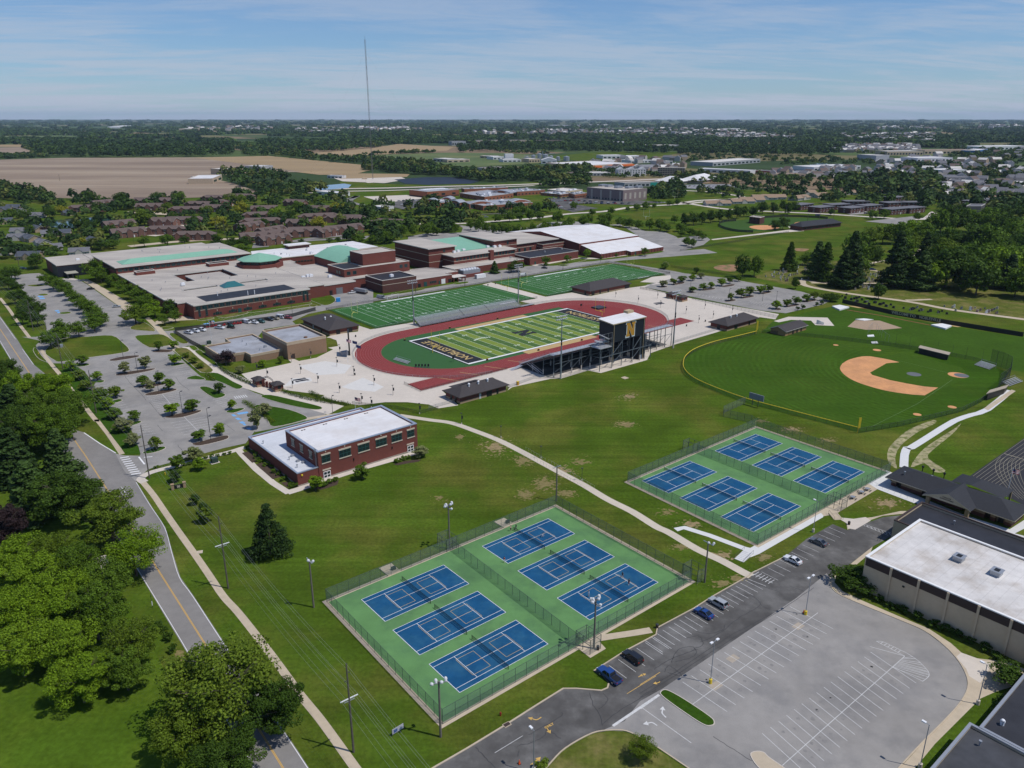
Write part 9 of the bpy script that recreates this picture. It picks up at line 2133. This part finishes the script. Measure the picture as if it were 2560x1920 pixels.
person(at_feet(9,1998,1012),-2.2,'ready',cb,cb,'person in black crouched ready near the net of the right court');person(at_feet(9,2037,1062),-2.4,'stand',cb,crd,'person in black top and red shorts on the right court');person(at_feet(10,1778,32),.8,'stand',cw,cw,'person in white standing at the near line of the right court')
p=at_feet(9,1300,710);t=empty('bicycle',p,'bicycle leaning between two people beside the top court','bicycle')
b=MB()
for dx in(-.52,.52):
 w=MB();pp=[p+V3((dx+.33*math.cos(a*.42),0,.4+.33*math.sin(a*.42))) for a in range(16)];w.path(pp,.03,4);w.build('wheel',TYRE,t)
b.path([p+V3(q) for q in((-.52,0,.4),(-.1,0,.45),(.4,0,.85),(-.2,0,.82),(-.1,0,.45))],.03,4);b.path([p+V3(q) for q in((.52,0,.4),(.38,0,1.0))],.03,4);b.build('frame',STEELD,t);b=MB();b.box(p+V3((-.22,0,.9)),(.26,.14,.06));b.build('saddle',BLACK,t)
# ---- patio tables
for i,(x,y) in enumerate(((325,462),(258,500),(150,562))):
 p=P('l',x,y);t=empty('picnic_table',p,'round dark picnic table with four benches on the patio, %s from the pavilion'%('nearest','middle','farthest')[i],'picnic table','patio picnic tables')
 b=MB();b.tube(p+Z3(.72),p+Z3(.78),.72,.72,14);b.build('table_top',STEEL,t);b=MB();b.tube(p,p+Z3(.72),.09);b.build('pedestal',STEELD,t)
 for k in range(4):
  a=.6+k*PI/2;c=p+V3((1.15*math.cos(a),1.15*math.sin(a),.42));b=MB();b.box(c,(.85,.3,.06),a+PI/2);b.build('seat',STEELD,t)
  b=MB();b.bar(p+Z3(.2),c,.06);b.build('seat_arm',STEELD,t)
  # ---- bins, hydrants, cones, signs, boxes, flags
def simple_thing(name,p,label,cat,parts,group=None):
 t=empty(name,p,label,cat,group)
 for n,fn,m in parts:b=MB();fn(b,V3(p));b.build(n,m,t)
 return t
for v,x,y,l in((11,1203,603,'brown bin by the hatched gate of the turnaround'),(12,98,322,'brown stone bin beside the kerb above the parked cars'),(10,1838,372,'small brown bin on the concrete gate pad'),('j',1862,760,'dark bin beside a plaza lamp'),('j',1872,300,'dark bin near the flagpoles'),(6,376,378,'dark bin on the plaza near the far hip roof'),(6,268,405,'dark bin on the plaza by the track end'),('g',1250,835,'black bin at the gap between practice fields, left'),('g',1340,818,'black bin at the gap between practice fields, right')):
 simple_thing('litter_bin',P(v,x,y),l,'bin',[('barrel',lambda b,p:b.tube(p,p+Z3(.95),.32,.36,10),BROWN if 'brown' in l else BLACK),('lid',lambda b,p:b.tube(p+Z3(.95),p+Z3(1.1),.38,.25,10),STEELD)])
for v,x,y,l,m in((10,1212,795,'red fire hydrant on the grass below the lower courts','red'),(4,248,632,'yellow fire hydrant beside the roadside walk','yellow'),(7,1062,352,'yellow fire hydrant on the lawn by the corner crossing','yellow')):
 simple_thing('fire_hydrant',P(v,x,y),l,'hydrant',[('barrel',lambda b,p:(b.tube(p,p+Z3(.7),.16,.14,8),b.tube(p+V3((-.25,0,.5)),p+V3((.25,0,.5)),.08)),PAINT[m]),('bonnet',lambda b,p:b.sphere(p+Z3(.72),.17,8,5),PAINT[m])])
for v,x,y,l in((10,1333,1105,'orange traffic cone at the bottom edge of the drive'),(12,943,236,'red orange cone against the yellow lamp base')):simple_thing('traffic_cone',P(v,x,y),l,'cone',[('cone',lambda b,p:b.tube(p+Z3(.05),p+Z3(.9),.24,.05,10),mat('cone orange',(.7,.10,.02),.6)),('base',lambda b,p:b.box(p,(.55,.55,.06),.3),BLACK)])
p=P(10,553,905);t=empty('banner_sign',p,'small printed banner sign in grass beside the lower courts','sign');dd=V3((math.cos(.75),math.sin(.75),0))
for s in(-1.3,1.3):b=MB();b.tube(p+dd*s,p+dd*s+Z3(1.5),.05);b.build('post',STEELD,t)
b=MB();b.strip([p-dd*1.3,p+dd*1.3],.06,.35,1.45);b.build('sign_panel',mat('pale banner print',(.45,.45,.50),.6,.45,3.0),t);b=MB();b.strip([p-dd*.9+V3((0,-.06,0)),p-dd*.1+V3((0,-.06,0))],.04,.55,1.2);b.build('sign_print',mat('blue banner print',(.06,.10,.28),.6,.3,4),t)
p=P(7,1150,440);t=empty('entrance_sign',p,'dark school sign between two stone pillars on the lawn','sign');dd=V3((math.cos(.5),math.sin(.5),0))
for s in(-1.7,1.7):b=MB();b.box(p+dd*s,(.8,.8,1.7),.5);b.box(p+dd*s+Z3(1.7),(1.0,1.0,.18),.5);b.build('stone_pillar',MATS['tan split block'],t)
b=MB();b.strip([p-dd*1.3,p+dd*1.3],.3,.15,1.35);b.build('sign_panel',BLACK,t);b=MB()
for q in block_n(.8,.8):b.face([tuple(p+dd*x+Z3(.75+y)+V3((dd.y,-dd.x,0))*.17) for x,y in q])
b.build('letter_emblem',STONE,t)
for v,x,y,l,sz in((7,1380,272,'dark green utility cabinet beside the corner walk',(2,1.8,1.6)),('j',110,385,'dark green utility cabinet at the yard end of the tan building',(1.8,1.6,1.6)),('j',1740,520,'grey cabinet block at the foot of the black pylon',(3.4,2.2,2.0))):simple_thing('utility_cabinet',P(v,x,y),l,'cabinet',[('cabinet',lambda b,p:b.box(p+Z3(.1),sz,FA),mat('cabinet green',(.035,.06,.05),.6) if 'green' in l else mat('cabinet grey',(.30,.31,.33),.6)),('pad',lambda b,p:b.box(p,(sz[0]+.8,sz[1]+.8,.1),FA),CONC)])
p=P('j',1800,522);t=empty('video_pylon',p,'thin black scoreboard pylon seen edge on beside the flagpoles','scoreboard')
b=MB();b.box(p,(.6,.6,4.2),FA+.9);b.build('post',BLACK,t);b=MB();b.box(p+Z3(4.0),(.8,10,8.3),FA+.45+PI/2*0);b.build('screen_box',BLACK,t)
bpy.data.objects.remove(bpy.data.objects['screen_box']);b=MB();a_=math.atan2(p.y,p.x);b.box(p+Z3(3.6),(7.5,.7,8.6),a_);b.build('screen_box',BLACK,t)
FLAGS=[('j',1778,606,11.5,'flagpole with the striped national flag, tallest by the plaza'),('j',1846,572,9.5,'flagpole with a dark flag, middle of the three'),('j',1888,612,9.0,'flagpole with a dark flag, nearest the track'),(5,228,985,5.2,'short flagpole with the striped flag by the plaza hedge'),('l',1998,560,10.0,'flagpole with the striped flag beside the black track'),('j',145,375,12,'flagpole with the striped flag in the maintenance yard')]
for v,x,y,h,l in FLAGS:
 p=P(v,x,y);t=empty('flagpole',p,l,'flagpole','flagpoles');b=MB();b.tube(p,p+Z3(h),.07,.045,8);b.sphere(p+Z3(h+.06),.1,6,4);b.build('pole',LAMPW,t)
 st='striped' in l;fm=[plain('flag red',(.42,.03,.04),.8),plain('flag white',(.7,.7,.7),.8),plain('flag navy',(.02,.03,.10),.8)] if True else 0
 b=MB();N=8;W_,Hh=2.2,1.4
 for i in range(N):
  for j in range(7):
   x0,x1=W_*i/N,W_*(i+1)/N;z0,z1=h-.15-Hh*j/7,h-.15-Hh*(j+1)/7
   f_=lambda x:(.12*math.sin(x*4),-.25*x)
   q=[(p.x+a_,p.y+f_(a_)[0],z+f_(a_)[1]) for a_,z in((x0,z0),(x1,z0),(x1,z1),(x0,z1))]
   b.face(q,(2 if(i<3 and j<4) else j%2) if st else 2)
 o=b.build('flag',fm,t)
for k in range(5):
 p=P(5,617+20*k,716);simple_thing('blocking_sled',p,'black padded blocking sled on the turf, %s of five from the left'%ORD[k],'training sled',[('pad',lambda b,p:b.box(p+Z3(.5),(.6,.5,1.1),FA),BLACK),('base',lambda b,p:b.box(p,(.8,1.4,.15),FA),STEELD)],'blocking sleds')
simple_thing('landing_pad',P('d',1140,50),'thick black pole vault mat on the far red surfacing','mat',[('mat',lambda b,p:b.box(p,(7,6,.8),FA),mat('black mat',(.03,.032,.036),.7)),('mat_top',lambda b,p:b.box(p+Z3(.81),(6.6,5.6,.06),FA),STEELD)])
simple_thing('field_clock',P('d',927,62),'black play clock on a post at the far corner of the field','clock',[('post',lambda b,p:b.tube(p,p+Z3(2),.06),STEELD),('clock_face',lambda b,p:b.box(p+Z3(2),(1.2,.4,1.2),FA),BLACK)])
simple_thing('field_clock',P(5,857,682),'black play clock at the near corner of the lettered end zone','clock',[('post',lambda b,p:b.tube(p,p+Z3(1.8),.06),STEELD),('clock_face',lambda b,p:b.box(p+Z3(1.8),(1.0,.4,1.2),FA),BLACK)])
for v,x,y,l in(('d',415,562,'small black and orange marker on the near sideline, left one'),('d',935,440,'small black and orange marker on the near sideline, right one'),(5,1142,405,'small black marker on the far tan sideline'),(5,835,466,'small black marker at the near end of the far sideline'),(5,545,545,'small black box at the back corner of the end zone'),(5,1075,672,'small black post at the front corner of the border')):
 simple_thing('sideline_marker',P(v,x,y),l,'marker',[('marker',lambda b,p:b.box(p+Z3(.07),(1.0,.5,.7),FA),BLACK),('marker_top',lambda b,p:b.box(p+Z3(.78),(.4,.4,.3),FA),mat('marker orange',(.55,.2,.03),.7))],'sideline markers')
A_,B2=P('f',2065,780),P('f',2195,745);t=empty('soccer_goal',A_,'white soccer goal frame standing at the practice field edge','goal')
b=MB();b.tube(A_,A_+Z3(2.6),.09);b.tube(B2,B2+Z3(2.6),.09);b.tube(A_+Z3(2.6),B2+Z3(2.6),.09);back=FW*1.8
for q in(A_,B2):b.tube(q+Z3(2.6),q+back,.05)
b.tube(A_+back,B2+back,.05);b.build('goal_frame',WHITEP,t)
simple_thing('portable_toilet',P('f',1470,790),'bright blue portable cabin by the round grass island','portable toilet',[('cabin',lambda b,p:(b.box(p,(2.4,1.6,2.3),.4)),mat('bright blue plastic',(.02,.22,.55),.5)),('roof',lambda b,p:b.box(p+Z3(2.3),(2.5,1.7,.2),.4),mat('pale blue plastic',(.10,.35,.65),.5))])
simple_thing('ticket_box',P('d',165,975),'small yellow box by the fence below the grandstand','box',[('box',lambda b,p:b.box(p,(.9,.8,1.6),FA),mat('amber plastic',(.5,.26,.03),.6)),('lid',lambda b,p:b.box(p+Z3(1.6),(1.0,.9,.12),FA),YELP)])
# steps and hand rails
for v,A0,A1,n,l in((11,(570,810),(625,765),7,'concrete steps with rails from the path up to the upper courts'),(11,(1145,575),(1110,540),6,'concrete steps from the turnaround up to the tan patio')):
 a,c=P(v,*A0),P(v,*A1);t=empty('steps',a,l,'steps');d_=c-a;nn=V3((-d_.y,d_.x,0)).normalized()*1.3
 for k in range(n):
  q0,q1=a+d_*(k/n),a+d_*((k+1)/n);b=MB();b.pri(ccw([q0-nn,q1-nn,q1+nn,q0+nn]),.0,.07+.06*k);b.build('step',CONCW if n==7 else CONCT,t)
 b=MB()
 for s in(-1,1):b.tube(a+nn*s+Z3(.9),c+nn*s+Z3(1.3),.035,.035,5);b.tube(a+nn*s,a+nn*s+Z3(.9),.03,.03,5);b.tube(c+nn*s,c+nn*s+Z3(1.3),.03,.03,5)
 b.build('hand_rail',STEELD,t)
fence('path_rail',PL(9,[(1375,190),(1500,265)]),1.0,1.6,STEEL,None,'thin metal hand rail on the far side of the path, upper stretch','railing',pr=.025);fence('path_rail',PL(9,[(1520,270),(1660,350),(1815,440)]),1.0,1.6,STEEL,None,'thin metal hand rail on the far side of the path, lower stretch','railing',pr=.025);fence('path_rail',PL(9,[(1350,215),(1470,280),(1640,380),(1750,445)]),1.0,1.6,STEEL,None,'thin metal hand rail on the near side of the path','railing',pr=.025)
fence('patio_rail',PL('l',[(330,360),(440,410),(880,600)]),1.0,2.0,STEEL,None,'thin metal rail along the ramp beside the pavilion','railing',pr=.03);fence('gate_barrier',PL('l',[(480,1070),(495,1000)]),1.1,2,STEELD,None,'dark swing gate post by the hatched turnaround','railing',pr=.06)
# drain, small covers
for v,x,y,l in((10,1253,855,'rusty kerb drain on the drive edge'),):simple_thing('kerb_drain',P(v,x,y),l,'drain',[('grate',lambda b,p:b.box(p,(1.3,.8,.16),.64),BROWN),('frame',lambda b,p:b.box(p,(1.5,1.0,.15),.64),CONCT)])
simple_thing('manhole_cover',P(7,1285,850),'square concrete cover in the lawn by the roadside walk','cover',[('cover',lambda b,p:b.box(p,(1.4,1.4,.1),.3),CONC),('lid',lambda b,p:b.box(p+Z3(.1),(1.1,1.1,.03),.3),CONCT)])
p=P(8,982,100);simple_thing('marker_post',p,'thin dark post with orange and white marker at the left road edge','post',[('post',lambda b,p:b.tube(p,p+Z3(3.6),.06),STEELD),('marker',lambda b,p:b.box(p+Z3(.6),(.15,.15,1.2)),WHITEP)])
p=P(8,690,-40);t=empty('cottage',P(7,600,1010),'small white cottage roof half hidden under the road trees','house');F=Frame(P(7,600,1010),25);b=MB();b.pri(rect(F,-5,5,-4,4),0,3);b.build('wall',SIDING,t);gable_roof(t,F,-5,5,-4,4,3,2.4,mat('pale metal roof',(.42,.38,.35),.7,.1,1),.5,SIDING)
# ---- cemetery: drives and stones
b=MB()
b.rib(smo(PL(6,[(1120,160),(1020,152),(955,138),(935,150),(960,172),(1100,200),(1300,230),(1560,265),(1800,310),(2212,365),(2400,395)]),4),4.6,.034);b.rib(smo(PL(6,[(985,155),(1120,155),(1400,158)]),3),3,.036)
b.rib(smo(PL('n',[(240,885),(380,855),(520,830),(700,800),(920,755),(960,700),(1060,665),(1300,635)]),3),3.5,.034);b.rib(PL('n',[(240,925),(420,945),(540,975)]),3.5,.036);b.rib(PL('n',[(790,1300),(890,1300),(1100,1290)]),3,.036)
struct('cemetery_drive',b,CONCT)
sheet('cemetery_lawn',PL(6,[(640,120),(960,30),(1400,30),(2300,100),(2400,400),(1560,262),(1100,200),(950,165),(880,175)]),.012,GRASS2)
st=[]
for k,(w,h,m) in enumerate(((.9,.9,STONE),(.6,.7,mat('grey granite',(.22,.22,.23),.6)),(1.1,.8,mat('dark granite',(.05,.048,.05),.5)),(.7,1.3,WHITEP),(.9,1.0,mat('rose granite',(.30,.20,.18),.6)))):
 b=MB();b.box((0,0,0),(w+.3,.5,.18));b.box((0,0,.18),(w,.24,h));b.box((0,0,.18+h),(w*.8,.22,.1));st.append(b.mesh('gravestone',m))
r=random.Random(4);GS=[]
def grave_zone(v,poly,n,kinds):
 xs=[p[0] for p in poly];ys=[p[1] for p in poly];k=0;z=0
 while k<n and z<n*20:
  z+=1;x,y=r.uniform(min(xs),max(xs)),r.uniform(min(ys),max(ys))
  if not inside((x,y),poly):continue
  p=P(v,x,y);row=S(*SI(p));u,w=SI(p);w=round(w/4.5)*4.5;p=S(u,w);GS.append((p,r.choice(kinds)));k+=1
grave_zone(6,[(690,125),(960,45),(1100,40),(1120,150),(940,130),(880,165),(780,140)],130,[0,0,1,3,4]);grave_zone('n',[(150,960),(500,985),(480,1180),(150,1180)],70,[0,0,1,3]);grave_zone('n',[(0,1225),(250,1275),(420,1330),(1280,1440),(1270,1470),(500,1390),(0,1300)],62,[2,2,2,1]);grave_zone('n',[(1280,1380),(1900,1400),(1900,1470),(1350,1430)],30,[0,1,3,4])
for p,k in GS[:292]:
 o=bpy.data.objects.new('gravestone',st[k]);o.location=(p.x,p.y,0);o.rotation_euler=(0,0,FA+PI/2+r.uniform(-.1,.1));s_=r.uniform(.9,1.5);o.scale=(s_,1,s_);COL.objects.link(o)
 tag(o,('pale limestone','grey granite','dark granite','white tall','rose granite')[k]+' gravestone standing in the cemetery rows','gravestone','gravestones')
 # ---- the air: thin summer haze over the whole country
b=MB();b.pri([(-40000,-900),(40000,-900),(40000,35500),(-40000,35500)],-1.5,262,0,None,True)
hz=bpy.data.materials.new('haze');hz.use_nodes=True;nt=hz.node_tree
for n in list(nt.nodes):nt.nodes.remove(n)
o_=nt.nodes.new('ShaderNodeOutputMaterial');pv=nt.nodes.new('ShaderNodeVolumePrincipled');pv.inputs['Density'].default_value=.000024;pv.inputs['Color'].default_value=(.60,.80,1.0,1);pv.inputs['Anisotropy'].default_value=.0
nt.links.new(pv.outputs[0],o_.inputs['Volume'])
o=b.build('haze',hz);o['kind']='stuff'
# ---- alike things that share a label get their place in the row, counted from the left of the photograph
same={}
for o in SC.objects:
 if o.parent is None and 'label' in o and 'category' in o:same.setdefault(o['label'],[]).append(o)
for l,q in same.items():
 if 2<=len(q)<=40 and len(l.split())<=12:
  for i,o in enumerate(sorted(q,key=lambda o:screen(o.location)[0])):o['label']=l+', '+ORD[i]+' from left'
